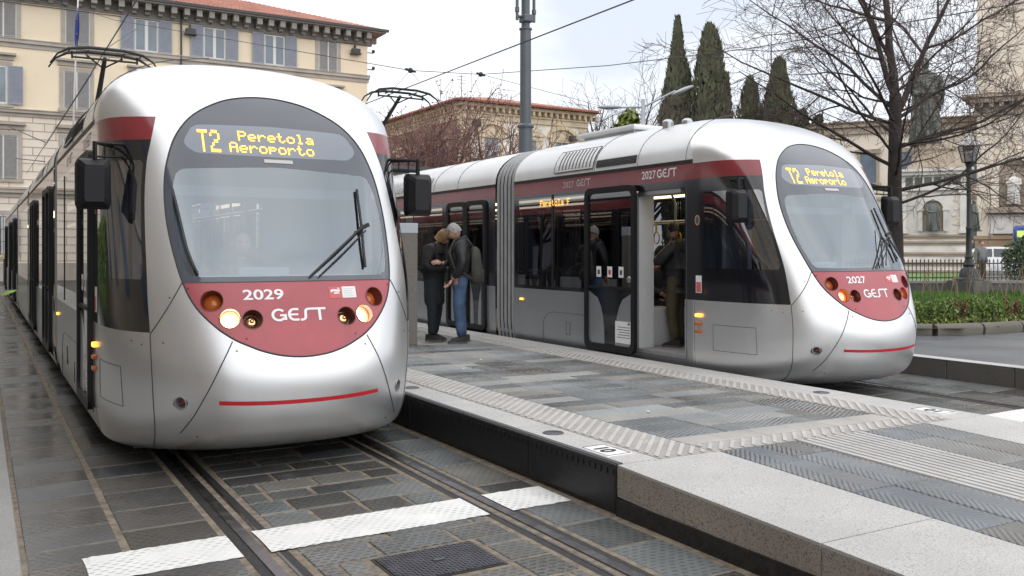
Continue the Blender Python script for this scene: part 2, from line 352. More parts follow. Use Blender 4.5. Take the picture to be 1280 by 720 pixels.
# ================================================================ GROUND, TRACK BED AND PLATFORM
def slabs(mb, x0, x1, y0, y1, row, lens=None, gap=.012, z=0.0, along='x', th=.05, jit=.15, zf=None):
    """courses of stones; each stone is a thin box with its own tone. along='x': courses run along X"""
    if along == 'x':
        y = y0
        while y < y1 - .03:
            r = min(row * rng.uniform(1 - jit, 1 + jit), y1 - y)
            if y1 - y - r < .08: r = y1 - y
            x = x0
            if lens is None: cuts = [(x0, x1)]
            else:
                cuts = []; x = x0; first = True
                while x < x1 - .01:
                    ln = rng.uniform(*lens) * (rng.uniform(.4, 1) if first else 1); first = False
                    if x1 - x - ln < lens[0] * .35: ln = x1 - x
                    ln = min(ln, x1 - x); cuts.append((x, x + ln)); x += ln
            for a, b in cuts: slab1(mb, a + gap / 2, b - gap / 2, y + gap / 2, y + r - gap / 2, z, th, zf)
            y += r
    else:
        x = x0
        while x < x1 - .03:
            r = min(row, x1 - x); y = y0
            if x1 - x - r < .08: r = x1 - x
            while y < y1 - .01:
                ln = rng.uniform(*lens)
                if y1 - y - ln < lens[0] * .35: ln = y1 - y
                slab1(mb, x + gap / 2, x + r - gap / 2, y + gap / 2, y + ln - gap / 2, z, th, zf); y += ln
            x += r
def slab1(mb, x0, x1, y0, y1, z, th, zf):
    t = rng.random(); e = .006; dz = rng.uniform(-.0025, .0025)
    def zz(x, y): return (zf(x, y) if zf else z) + dz
    v = [(x0, y0, zz(x0, y0) - th), (x1, y0, zz(x1, y0) - th), (x1, y1, zz(x1, y1) - th), (x0, y1, zz(x0, y1) - th)]
    v += [(x, y, zz(x, y) - e) for x, y in ((x0, y0), (x1, y0), (x1, y1), (x0, y1))]
    v += [(x, y, zz(x, y)) for x, y in ((x0 + e, y0 + e), (x1 - e, y0 + e), (x1 - e, y1 - e), (x0 + e, y1 - e))]
    f = [(8, 9, 10, 11)] + [(i, (i + 1) % 4, (i + 1) % 4 + 4, i + 4) for i in range(4)] + [(i + 4, (i + 1) % 4 + 4, (i + 1) % 4 + 8, i + 8) for i in range(4)]
    mb.add(v, f, 0, t)
def sheet(name, x0, x1, y0, y1, z, m, ny=1):
    b = MB(); b.add([(x0, y0, z), (x1, y0, z), (x1, y1, z), (x0, y1, z)], [(0, 1, 2, 3)]); return b.build(name, m)

g = sheet('ground', -900, 900, -400, 1800, -.06, M['asphalt']); tag(g, kind='structure')
TC1, TC2 = 2.0, 8.34
YA, YB = -1.0, 46.0
# joint beds under the slabs
b = MB()
b.add([(-1.5, YA, -.0045), (3.32, YA, -.0045), (3.32, YB, -.0045), (-1.5, YB, -.0045)], [(0, 1, 2, 3)])
tag(b.build('near_track_bed', M['joint']), kind='structure')
b = MB(); b.add([(7.0, YA, -.0045), (10.32, YA, -.0045), (10.32, YB, -.0045), (7.0, YB, -.0045)], [(0, 1, 2, 3)])
tag(b.build('far_track_bed', M['jointg']), kind='structure')
b = MB()
slabs(b,   .20, .662, YA, YB, .345, gap=.014)
slabs(b, .685, 1.16, YA, YB, .43, gap=.016)
tag(b.build('gutter_paving', M['slate_w'], tone=True), kind='structure')
b = MB()
slabs(b, 1.44, 1.70, YA, 3.9, .27, (.22, .4), gap=.022); slabs(b, 2.34, 2.595, YA, 4.36, .27, (.22, .4), gap=.022)
slabs(b, 1.44, 1.70, 3.9, 4.36, .24, (.22, .3), gap=.022)
slabs(b, 1.70, 2.34, YA, 3.90, .27, (.3, .55), gap=.022)
slabs(b, 1.44, 2.595, 4.36, YB, .255, (.28, .62), gap=.024)
slabs(b, 2.875, 3.235, YA, YB, .52, gap=.014)
tag(b.build('near_track_paving', M['slate'], tone=True), kind='structure')
b = MB(); o6 = TC2 - TC1
slabs(b, 7.06, 7.5, YA, YB, .43); slabs(b, 1.475 + o6, 2.57 + o6, YA, YB, .3, (.35, .7), gap=.018)
slabs(b, 9.22, 9.70, YA, YB, .5, gap=.02); slabs(b, 9.72, 10.27, YA, YB, .62, gap=.02)
tag(b.build('far_track_paving', M['slate'], tone=True), kind='structure')
b = MB(); slabs(b, -1.5, .185, YA, YB, 1.05, (.85, 1.7), gap=.008, z=.012, jit=.05)
tag(b.build('left_pavement', M['granite_w'], tone=True), kind='structure')
# rails: grooved rail = running head, groove, lip, bitumen filler
def rail(cx, sgn, label):
    root = empty('tram_rail', (cx, 0, 0), label=label, cat='rail', group='grooved tram rails in the paving')
    a = MB(); n = 60
    def strip(x0, x1, z, bb):
        bb.box(min(x0, x1), max(x0, x1), YA, YB, z - .05, z)
    strip(0, -sgn * .058, .004, a); a.build('rail_head', M['rail'], root)
    a = MB(); strip(sgn * .0, sgn * .045, -.03, a); a.build('rail_groove', M['rail_d'], root)
    a = MB(); strip(sgn * .045, sgn * .062, 0.0, a); a.build('rail_lip', M['rail'], root)
    a = MB(); strip(-sgn * .058, -sgn * .112, -.002, a); strip(sgn * .062, sgn * .108, -.003, a); a.build('filler', M['filler'], root)
rail(TC1 - .70, 1, 'grooved steel rail of the near track, on its left beside the wet pavement')
rail(TC1 + .70 + .03, -1, 'grooved steel rail of the near track, on its right beside the black platform edge')
rail(TC2 - .70, 1, 'grooved steel rail of the far track, hidden low behind the pale platform ramp')
rail(TC2 + .70 + .03, -1, 'grooved steel rail of the far track, beside the dark granite kerb')
# stop lines
b = MB()
for dx in (0, o6):
    for x0, x1 in ((.46, 1.18), (1.325, 2.645), (2.80, 3.235)):
        # hand laid edges: a strip of quads with a slightly ragged outline
        nx_ = int((x1 - x0) / .022); cols = []
        for i in range(nx_ + 1):
            x = x0 + dx + (x1 - x0) * i / nx_; cols.append([(x + (rng.uniform(-.006, .006) if i in (0, nx_) else 0), 4.70 + rng.gauss(0, .0045)), (x, 4.83), (x, 4.96), (x + (rng.uniform(-.008, .008) if i in (0, nx_) else 0), 5.10 + rng.gauss(0, .0045))])
        n0 = len(b.v); b.v += [(p[0], p[1], .0035) for c in cols for p in c]; b.f += [[n0 + 4 * i + j, n0 + 4 * i + 4 + j, n0 + 4 * i + 5 + j, n0 + 4 * i + 1 + j] for i in range(nx_) for j in range(3)]; b.m += [0] * (3 * nx_); b.t += [.5] * (3 * nx_)
tag(b.build('stop_line', M['paint']), kind='structure')
# chequer-plate cover
root = empty('inspection_cover', (2.02, 4.13, 0), label='rectangular chequered iron cover between the rails of the near track', cat='manhole cover')
b = MB(); b.box(-.29, .29, -.205, .205, -.04, .0); b.build('frame', M['rail_d'], root)
b = MB(); b.box(-.275, .275, -.19, .19, -.02, .006)
for i in range(26):
    for j in range(18):
        x = -.262 + i * .021; y = -.178 + j * .021; a = R(45 if (i + j) % 2 else -45)
        b.box(-.0085, .0085, -.003, .003, .006, .0095, M=Matrix.Translation((x, y, 0)) @ Matrix.Rotation(a, 4, 'Z'))
b.box(-.03, .03, -.012, .012, .006, .013)
b.build('plate', M['iron'], root)

# ---- platform
PXL, PXR, PEND = 3.30, 7.05, 4.31
def pz(x, y):
    z = .30 - .05 * (x - PXL) / (PXR - PXL)
    if y < PEND: z -= (PEND - y) * .030
    return z
def top(mb, x0, x1, y0, y1, m=0, lift=0, th=.05, tone=.5):
    v = [(x, y, pz(x, y) + lift - th) for x, y in ((x0, y0), (x1, y0), (x1, y1), (x0, y1))] + [(x, y, pz(x, y) + lift) for x, y in ((x0, y0), (x1, y0), (x1, y1), (x0, y1))]
    mb.add(v, [(4, 5, 6, 7), (0, 1, 5, 4), (1, 2, 6, 5), (2, 3, 7, 6), (3, 0, 4, 7), (3, 2, 1, 0)], m, tone)
b = MB()
for y0, y1 in ((YA, PEND), (PEND, YB)):
    x0, x1 = PXL + .03, PXR - .02
    v = [(x0, y0, -.05), (x1, y0, -.05), (x1, y1, -.05), (x0, y1, -.05)] + [(x, y, pz(x, y if y1 == PEND or y != y0 else y + 1e-6) - .014) for x, y in ((x0, y0), (x1, y0), (x1, y1), (x0, y1))]
    b.add(v, [(4, 5, 6, 7), (0, 1, 5, 4), (1, 2, 6, 5), (2, 3, 7, 6), (3, 0, 4, 7)])
tag(b.build('platform_base', M['jointg']), kind='structure')
b = MB()   # slate field
slabs(b, 4.09, 6.24, PEND + .46, YB, .235, (.55, 1.25), gap=.008, zf=pz, jit=.08)
tag(b.build('platform_paving', M['slate_p'], tone=True), kind='structure')
b = MB()   # granite edges
for x0, x1 in ((3.345, 3.63), (6.60, 7.04)):
    y = PEND
    while y < YB:
        y2 = min(y + rng.uniform(1.25, 1.45), YB); top(b, x0, x1, y + .003, y2 - .003, tone=rng.random()); y = y2
# ramp edge stones with a deep face
ys = [PEND, 2.79, 1.30, -1.0]
for i in range(3):
    for x0, x1 in ((3.30, 4.12), (6.27, 7.045)):
        top(b, x0, x1, ys[i + 1] + .004, ys[i] - .004, th=.19, tone=rng.random())
tag(b.build('platform_edge_stone', M['granite'], tone=True), kind='structure')
# tactile strips
b = MB(); rb = MB()
def tact(x0, x1, y0, y1, step=.098):
    n = max(1, round((y1 - y0) / .4)); mx_ = max(1, round((x1 - x0) / .4))
    for i in range(n):
        for j in range(mx_):
            top(b, x0 + (x1 - x0) * j / mx_ + .001, x0 + (x1 - x0) * (j + 1) / mx_ - .001, y0 + (y1 - y0) * i / n + .001, y0 + (y1 - y0) * (i + 1) / n - .001, tone=rng.random())
    # 45 degree ribs clipped to the strip
    c = y0 - x1
    while c < y1 - x0:
        xa = max(x0 + .015, y0 + .015 - c); xb = min(x1 - .015, y1 - .015 - c)
        if xb - xa > .03:
            h = .021
            q = [(xa, xa + c - h), (xb, xb + c - h), (xb, xb + c + h), (xa, xa + c + h)]
            q = [(x, min(max(y, y0), y1)) for x, y in q]
            rb.add([(x, y, pz(x, y) + .0005) for x, y in q] + [(x * .999 + .001 * xa, y, pz(x, y) + .006) for x, y in q], [(4, 5, 6, 7), (0, 1, 5, 4), (1, 2, 6, 5), (2, 3, 7, 6), (3, 0, 4, 7)])
        c += step
tact(3.64, 4.08, PEND, YB); tact(6.25, 6.59, PEND, YB); tact(4.09, 6.24, PEND, PEND + .22, .1)
n = 6
for i in range(n): top(b, 4.09 + 2.15 * i / n + .002, 4.09 + 2.15 * (i + 1) / n - .002, PEND + .225, PEND + .455, tone=.8)
tag(b.build('tactile_paving', M['tact'], tone=True), kind='structure'); tag(rb.build('tactile_rib', M['tact_rib']), kind='structure')
# ramp: slate rows either side of the ribbed guidance path
b = MB()
slabs(b, 4.13, 4.84, YA, PEND - .006, .355, (.62, .78), gap=.010, zf=pz, along='y')
slabs(b, 5.55, 6.26, YA, PEND - .006, .355, (.62, .78), gap=.010, zf=pz, along='y')
tag(b.build('ramp_paving', M['slate_r'], tone=True), kind='structure')
b = MB()
y = YA
while y < PEND - .01:
    y2 = min(y + .42, PEND - .004)
    for j in range(10):
        x0 = 4.85 + j * .069; top(b, x0 + .002, x0 + .0615, y + .002, y2 - .002, tone=rng.random() * .5 + .25)
        top(b, x0 + .006, x0 + .050, y + .003, y2 - .003, lift=.004, tone=.5)
    y = y2
tag(b.build('guidance_path', M['guide'], tone=True), kind='structure')
# face of the ramp and the dark strip along its foot
b = MB(); b.box(3.285, 3.325, YA, PEND - .01, -.04, .10); tag(b.build('dark_foot_strip', M['filler']), kind='structure')
b = MB()
for i in range(3):
    y0, y1 = ys[i + 1] + .006, ys[i] - .006
    v = []
    for y in (y0, y1): v += [(3.297, y, pz(3.3, y) - .175), (3.297, y, pz(3.3, y) - .014)]
    b.add([(3.296, v[0][1], v[0][2]), (3.296, v[1][1], v[1][2]), (3.296, v[3][1], v[3][2]), (3.296, v[2][1], v[2][2])], [(0, 1, 2, 3)])
tag(b.build('ramp_edge_face', M['granite_f']), kind='structure')
# black rubber bumper along the boarding edge
root = empty('platform_bumper', (PXL, PEND, 0), label='black ribbed rubber bumper strip along the near platform edge', cat='platform edge')
b = MB(); y = 0
while y < YB - PEND:
    y2 = min(y + 1.0, YB - PEND); b.bbox(-.012, .045, y + .003, y2 - .003, .02, .302, .012); y = y2
y = .02
while y < 14:
    b.box(-.019, -.012, y, y + .028, .235, .268); y += .062
b.build('rubber_strip', M['rubber'], root)
b = MB(); b.box(.002, .043, .0, YB - PEND, .3015, .306); b.build('edge_cap', M['dgrey'], root)

# door-number plaques and round studs in the granite edge
def flat_text(txt, size, off=.0):
    cu = bpy.data.curves.new('t', 'FONT'); cu.body = txt; cu.size = size; cu.offset = off; cu.resolution_u = 4
    o = bpy.data.objects.new('t', cu); col.objects.link(o); bpy.context.view_layer.update()
    me = bpy.data.meshes.new_from_object(o.evaluated_get(bpy.context.evaluated_depsgraph_get()))
    v = [tuple(p.co) for p in me.vertices]; f = [list(p.vertices) for p in me.polygons]
    bpy.data.objects.remove(o); bpy.data.meshes.remove(me); bpy.data.curves.remove(cu)
    x0 = min(p[0] for p in v); x1 = max(p[0] for p in v); y0 = min(p[1] for p in v)
    return [(p[0] - x0, p[1] - y0) for p in v], f, x1 - x0, max(p[1] for p in v) - y0
def plaque(x, y, txt, label, rz):
    root = empty('number_plaque', (x, y, pz(x, y)), rz, label=label, cat='plaque', group='white number plaques in the platform edge')
    b = MB(); b.bbox(-.15, .15, -.10, .10, -.01, .005, .003); b.build('plate', M['white'], root)
    b = MB(); b.box(-.142, .142, -.092, -.085, .0052, .0062); b.box(-.142, .142, .085, .092, .0052, .0062); b.box(-.142, -.135, -.085, .085, .0052, .0062); b.box(.135, .142, -.085, .085, .0052, .0062); b.build('border', M['black'], root)
    v, f, w_, h_ = flat_text(txt, .15, .006); b = MB(); b.add([(p[0] - w_ / 2, p[1] - h_ / 2, .0064) for p in v], f); b.build('number', M['black'], root)
plaque(3.475, 4.66, '10', 'white plaque numbered 10 at the end of the near platform edge', R(-90))
plaque(6.82, 4.62, '10', 'white number plaque set in the far granite edge by the second tram', R(90))
def stud(x, y, label):
    b = MB(); z = pz(x, y)
    b.lathe([(.0, .004), (.062, .004), (.064, .006), (.072, .006), (.078, .0)], (0, 0, 0), 24); b.lathe([(0, .007), (.04, .007), (.05, .004)], (0, 0, 0), 20)
    o = b.build('marker_stud', M['iron'], smooth=True, angle=30); o.location = (x, y, z); tag(o, label, 'stud', 'round metal studs in the platform edge')
stud(3.49, 5.30, 'round grey metal stud in the near granite edge close to the plaque')
stud(3.49, 7.72, 'round grey metal stud in the near granite edge beside the tram flank')
stud(6.80, 5.75, 'round grey metal stud in the far granite edge below the second tram')
# litter specks
M['litter'] = mat('scrap of paper', (.7, .7, .68), .7, var=.1)
for px, py, X in ((580, 462, 0), (553, 446, 0), (602, 449, 0), (810, 515, 0)):
    d = F_PX * (EYE - .285) / (py - HOR); p = at(px, py, d)
    b = MB(); s = .022; b.add([(-s, -s * .6, .003), (s, -s * .4, .006), (s * .8, s * .7, .004), (-s * .7, s * .6, .009)], [(0, 1, 2, 3)]); b.add([(-s, -s * .6, .002), (s, -s * .4, .002), (s * .8, s * .7, .002), (-s * .7, s * .6, .002)], [(3, 2, 1, 0)])
    o = b.build('paper_scrap', M['litter']); o.location = (p.x, p.y, pz(p.x, p.y) + .003); o.rotation_euler = (0, 0, rng.uniform(0, 6)); tag(o, 'tiny white scrap of paper lying on the slate platform paving', 'litter', 'paper scraps on the platform')
# ---- right-hand pavement, kerb, flower bed
b = MB(); y = YA
while y < 46:
    y2 = y + rng.uniform(.75, .95); b.bbox(10.29, 10.56, y + .004, y2 - .004, -.05, .23, .012); y = y2
tag(b.build('right_kerb', M['granite_d']), kind='structure')
b = MB(); y = YA
while y < 46:
    y2 = y + 1.4; b.box(10.287, 10.50, y + .003, y2 - .003, .232, .238, tone=rng.random()); y = y2
tag(b.build('right_kerb_top', M['granite'], tone=True), kind='structure')
tag(sheet('right_pavement', 10.5, 90, -6, 90, .225, mat('wet square paving', (.12, .125, .135), .42, 0, .22, .9, rvar=.13, bump=.25, bs=14)), kind='structure')
# ================================================================ THE TRAMS
def pchip(xs, ys):
    n = len(xs); h = [xs[i + 1] - xs[i] for i in range(n - 1)]; d = [(ys[i + 1] - ys[i]) / h[i] for i in range(n - 1)]
    m = [d[0]] + [0 if d[i - 1] * d[i] <= 0 else 2 * d[i - 1] * d[i] / (d[i - 1] + d[i]) for i in range(1, n - 1)] + [d[-1]]
    def f(x):
        if x <= xs[0]: return ys[0] + m[0] * (x - xs[0])
        if x >= xs[-1]: return ys[-1]
        i = 0
        while x > xs[i + 1]: i += 1
        t = (x - xs[i]) / h[i]
        return ys[i] * (1 + 2 * t) * (1 - t) ** 2 + m[i] * h[i] * t * (1 - t) ** 2 + ys[i + 1] * t * t * (3 - 2 * t) + m[i + 1] * h[i] * t * t * (t - 1)
    return f
def smoothed(f, a, b, sg, step=.005):
    zs = np.arange(a, b + step, step); ys_ = np.array([f(z) for z in zs]); k = np.arange(-int(3 * sg / step), int(3 * sg / step) + 1) * step; w_ = np.exp(-.5 * (k / sg) ** 2); w_ /= w_.sum()
    pad = len(k) // 2; e0 = ys_[0] - (ys_[1] - ys_[0]) * np.arange(pad, 0, -1); e1 = ys_[-1] + (ys_[-1] - ys_[-2]) * np.arange(1, pad + 1); sm = np.convolve(np.concatenate([e0, ys_, e1]), w_, 'valid')
    def g(z):
        if z <= a or z >= b: return f(z)
        t = min(1, (b - z) / .3, (z - a) / .1); v = float(np.interp(z, zs, sm)); return f(z) * (1 - t) + v * t
    return g
ZS, ZT, YC, NR = 2.62, 3.27, 1.93, 2.3
NF = pchip([.12, .14, .16, .20, .25, .33, .45, .62, .75, .84, 1.0, 1.12, 1.28, 1.4, 1.75, 2.1, 2.34, 2.55, 2.75, 2.95, 3.1, 3.2, 3.25, 3.27],
           [.78, .66, .54, .40, .315, .25, .21, .19, .20, .225, .295, .345, .41, .465, .665, .86, .99, 1.11, 1.26, 1.47, 1.72, 2.02, 2.35, 2.7])
PF = pchip([0, .55, 1.0, 1.36, 2.0, 2.4, 2.62, 3.27], [2.5, 2.6, 3.0, 3.4, 3.5, 3.6, 3.5, 2.4])
NF = smoothed(NF, .45, 2.95, .075); PF = smoothed(PF, .5, 2.9, .12)
def WF(z):
    if z < .5: return 1.2 - .35 * (.5 - z) ** 2
    if z <= ZS: return 1.2
    return 1.2 * max(0, 1 - min(1, (z - ZS) / (ZT - ZS)) ** NR) ** (1 / NR)
def LF(z):
    n = NF(z); return YC - n if z <= ZS else max(YC - n, .75 - .25 * (z - ZS) / (ZT - ZS))
def DD(x, z):
    W = max(1e-4, WF(z)); p = PF(z); q = min(1, abs(x) / W)
    return NF(z) + LF(z) * (1 - (1 - q ** p) ** (1 / p))
def sp(x, z, off=0.0):
    e = .002; y = DD(x, z); gx = (DD(x + e, z) - DD(x - e, z)) / (2 * e); gz = (DD(x, z + e) - DD(x, z - e)) / (2 * e)
    n = Vector((gx, -1, gz)).normalized()
    return Vector((x, y, z)) + n * off
def sp_n(x, z): return (sp(x, z, 1) - sp(x, z, 0)).normalized()

def sdf(poly):
    P = np.array(poly); Q = np.roll(P, -1, 0)
    def f(x, z):
        d = 1e9; ins = False
        for (ax, az), (bx, bz) in zip(P, Q):
            ex, ez = bx - ax, bz - az; wx, wz = x - ax, z - az
            t = max(0, min(1, (wx * ex + wz * ez) / (ex * ex + ez * ez + 1e-12))); dx, dz = wx - ex * t, wz - ez * t
            d = min(d, dx * dx + dz * dz)
            if (az > z) != (bz > z) and x < (bx - ax) * (z - az) / (bz - az) + ax: ins = not ins
        return -math.sqrt(d) if ins else math.sqrt(d)
    return f
def smooth_poly(pts, n=6):
    out = []; k = len(pts)
    for i in range(k):
        p0, p1, p2, p3 = pts[i - 1], pts[i], pts[(i + 1) % k], pts[(i + 2) % k]
        for j in range(n):
            t = j / n
            out.append(tuple(.5 * (2 * p1[a] + (p2[a] - p0[a]) * t + (2 * p0[a] - 5 * p1[a] + 4 * p2[a] - p3[a]) * t * t + (3 * p1[a] - p0[a] - 3 * p2[a] + p3[a]) * t ** 3) for a in (0, 1)))
    return out
def round_poly(pts, r, n=5):
    out = []; k = len(pts)
    for i in range(k):
        p, a, b_ = Vector(pts[i]), Vector(pts[i - 1]), Vector(pts[(i + 1) % k])
        u, v = (a - p), (b_ - p); rr = min(r, u.length * .45, v.length * .45); s, e = p + u.normalized() * rr, p + v.normalized() * rr
        for j in range(n + 1):
            t = j / n; q = s * (1 - t) ** 2 + p * 2 * t * (1 - t) + e * t * t; out.append((q.x, q.y))
    return out
half = [(0, .836), (.16, .850), (.29, .884), (.39, .926), (.49, .978), (.60, 1.066), (.71, 1.20), (.775, 1.36), (.818, 1.58), (.842, 1.84), (.832, 2.10), (.79, 2.30), (.715, 2.48), (.58, 2.64), (.37, 2.765), (.18, 2.82)]
EGG = smooth_poly([(x, z) for x, z in half] + [(0, 2.836)] + [(-x, z) for x, z in half[:0:-1]], 4)
GLASS = round_poly([(-.742, 1.402), (.742, 1.402), (.785, 1.60), (.80, 1.85), (.785, 2.05), (.745, 2.195), (0, 2.235), (-.745, 2.195), (-.785, 2.05), (-.80, 1.85), (-.785, 1.60)], .07)
SIGN = round_poly([(-.61, 2.325), (0, 2.318), (.61, 2.325), (.69, 2.40), (.60, 2.555), (0, 2.575), (-.60, 2.555), (-.69, 2.40)], .06)
XB = pchip([.9, 1.015, 1.3, 1.6, 1.95, 2.24, 2.40, 2.62], [.972, .976, .985, .98, .966, .936, .900, .845])      # outer edge of the silver nose rim (half width)

class Surf:
    """face soup with region names; split() cuts faces along F=0"""
    def __init__(s): s.v = []; s.f = []; s.r = []; s.nose = []
    def split(s, src, F, inside, outside=None, cond=None):
        outside = outside or src; val = {}
        def ev(i):
            if i not in val: val[i] = F(*s.v[i])
            return val[i]
        cutc = {}
        def cut(i, j):
            k = (min(i, j), max(i, j))
            if k not in cutc:
                a, b = Vector(s.v[k[0]]), Vector(s.v[k[1]]); fa = ev(k[0]); lo, hi = 0., 1.
                for _ in range(9):
                    m = (lo + hi) / 2
                    if (F(*(a.lerp(b, m))) < 0) == (fa < 0): lo = m
                    else: hi = m
                s.v.append(tuple(a.lerp(b, (lo + hi) / 2))); cutc[k] = len(s.v) - 1
            return cutc[k]
        nf, nr, nn = [], [], []
        for f, r, ns in zip(s.f, s.r, s.nose):
            if r != src or not ns or (cond and not cond(*[sum(s.v[i][a] for i in f) / len(f) for a in range(3)])):
                nf.append(f); nr.append(r); nn.append(ns); continue
            sg = [ev(i) < 0 for i in f]
            if all(sg): nf.append(f); nr.append(inside); nn.append(ns); continue
            if not any(sg): nf.append(f); nr.append(outside); nn.append(ns); continue
            A, B = [], []; k = len(f)
            for i in range(k):
                a, b = f[i], f[(i + 1) % k]
                (A if sg[i] else B).append(a)
                if sg[i] != sg[(i + 1) % k]:
                    c = cut(a, b); A.append(c); B.append(c)
            if len(A) > 2: nf.append(A); nr.append(inside); nn.append(ns)
            if len(B) > 2: nf.append(B); nr.append(outside); nn.append(ns)
        s.f, s.r, s.nose = nf, nr, nn
    def part(s, regions, name, m, parent, smooth=True):
        regions = [regions] if isinstance(regions, str) else regions
        mp = {}; v = []; f = []
        for face, r in zip(s.f, s.r):
            if r in regions:
                q = []
                for i in face:
                    if i not in mp: mp[i] = len(v); v.append(s.v[i])
                    q.append(mp[i])
                f.append(q)
        b = MB(); b.v = v; b.f = f; b.m = [0] * len(f); b.t = [.5] * len(f)
        return build_split(b, name, m, parent, smooth, angle=40)

# arc-length spaced q in [0,1) of the unit super-ellipse
def qlist(n):
    qs = np.concatenate([np.linspace(0, .9, 500), 1 - .1 * (1 - np.linspace(0, 1, 1500)[1:]) ** 3]); y = 1 - np.clip(1 - qs ** 3, 0, 1) ** (1 / 3)
    s_ = np.concatenate([[0], np.cumsum(np.hypot(np.diff(qs), np.diff(y) * 1.2))]); return list(np.interp(np.linspace(0, s_[-1], n + 1), s_, qs))
QL = qlist(58)
YEND = 5.98
LEV = [.30, 1.015, 1.07, 1.385, 2.26, 2.33, 2.37, 2.42, 2.605, 2.62, 2.655]
def rows():
    z = [.128, .134, .14, .147, .155, .165, .178, .192] + list(np.arange(.21, 2.60, .027)); z = [a for a in z if all(abs(a - l) > .014 for l in LEV)]
    z += LEV; n = 17
    for i in range(1, n + 1):
        t = math.sin(i / n * math.pi / 2) ** (2 / NR); zz = ZS + (ZT - ZS) * t
        if zz > 2.665: z.append(min(zz, ZT - 1e-5))
    return sorted(z)
STN = [1.93, 2.0667, 3.0, 3.5, 3.56, 4.86, 4.93, 5.86, YEND]
def nose_shell(door_open):
    S = Surf(); Z = rows(); nc = None
    for z in Z:
        W, N_, L_, p = WF(z), NF(z), LF(z), PF(z); y0 = N_ + L_
        st = [y0 + (y - YC) / (YEND - YC) * (YEND - y0) for y in STN]
        left = [(-W, y, z) for y in reversed(st)]
        arc = []
        for q in QL[:-1]:
            arc.append((q * W, N_ + L_ * (1 - max(0, 1 - q ** p) ** (1 / p)), z))
        row = left + [(-a[0], a[1], a[2]) for a in reversed(arc[1:])] + arc + [(W, y, z) for y in st]
        nc = len(row); S.v += row
    ns = len(STN)
    for i in range(len(Z) - 1):
        zm = (Z[i] + Z[i + 1]) / 2
        for j in range(nc - 1):
            f = [i * nc + j, i * nc + j + 1, (i + 1) * nc + j + 1, (i + 1) * nc + j]
            nose = ns - 1 <= j < nc - ns
            r = 'shell'
            if not nose:
                k = (ns - 2 - j) if j < ns - 1 else j - (nc - ns); a, c = STN[k], STN[k + 1]; m_ = (a + c) / 2
                if zm < 1.015: r = 'side'
                elif zm < 2.42:
                    r = 'band'
                    if 1.07 < zm < 2.37 and (3.56 < m_ < 4.86 or 4.93 < m_ < 5.86): r = 'win'
                elif zm < 2.605: r = 'red'
                elif zm < 2.655: r = 'gutter'
                else: r = 'roof'
                if .30 < zm < 2.33 and 2.0667 < m_ < 3.0: continue
            S.f.append(f); S.r.append(r); S.nose.append(nose)
    E = sdf(EGG); GL = sdf(GLASS); SG = sdf(SIGN)
    S.split('shell', lambda x, y, z: E(x, z), 'mask', cond=lambda x, y, z: y < 1.75 and .75 < z < 2.9 and abs(x) < .95)
    S.split('mask', lambda x, y, z: z - 1.365, 'panel')
    S.split('mask', lambda x, y, z: GL(x, z), 'glass'); S.split('mask', lambda x, y, z: SG(x, z), 'sign')
    for cx_, cz, r in LAMPS: S.split('panel', lambda x, y, z, a=cx_, c=cz, r=r: math.hypot(x - a, z - c) - r, 'hole')
    for sx in (-1, 1): S.split('shell', lambda x, y, z, a=sx * .808: math.hypot(x - a, (z - .537)) - .042, 'hole', cond=lambda x, y, z: z < .7 and y < 1)
    S.split('shell', lambda x, y, z: XB(z) - abs(x), 'sideN', cond=lambda x, y, z: 1.015 < z < 2.605 and abs(x) > .70)
    S.split('sideN', lambda x, y, z: z - 2.42, 'bandN', 'redN')
    # cab side window inside the black flank
    S.split('bandN', lambda x, y, z: max(XB(z) + .022 - abs(x), y - 1.74, 1.385 - z, z - 2.26), 'cabwin')
    return S
LAMPS = [(-.603, 1.238, .074), (.603, 1.238, .074), (-.497, 1.115, .070), (.497, 1.115, .070), (-.346, 1.105, .070), (.346, 1.105, .070)]
SH = {}
for k_ in (True,): SH[k_] = nose_shell(k_)

# -- lettering
FONT57 = {'P': '11110 10001 10001 11110 10000 10000 10000', 'e': '00000 00000 01110 10001 11111 10000 01110', 'r': '00000 00000 10110 11001 10000 10000 10000', 't': '01000 01000 11100 01000 01000 01001 00110',
          'o': '00000 00000 01110 10001 10001 10001 01110', 'l': '01100 00100 00100 00100 00100 00100 01110', 'a': '00000 00000 01110 00001 01111 10001 01111', 'A': '01110 10001 10001 11111 10001 10001 10001',
          'p': '00000 00000 11110 10001 11110 10000 10000', 'T': '11111 00100 00100 00100 00100 00100 00100', '2': '01110 10001 00001 00110 01000 10000 11111', 'F': '11111 10000 10000 11110 10000 10000 10000', ' ': '00000 00000 00000 00000 00000 00000 00000'}
def led_text(mb, txt, u0, u1, v0, v1, put, fill=.42):
    n = len(txt) * 6 - 1; du = (u1 - u0) / n; dv = (v1 - v0) / 7
    for k, ch in enumerate(txt):
        for r_, line in enumerate(FONT57[ch].split()):
            for c_, bit in enumerate(line):
                if bit == '1':
                    u = u0 + (k * 6 + c_ + .5) * du; v = v1 - (r_ + .5) * dv; a, b_ = du * fill, dv * fill
                    mb.add([put(u - a, v - b_), put(u + a, v - b_), put(u + a, v + b_), put(u - a, v + b_)], [(0, 1, 2, 3)])
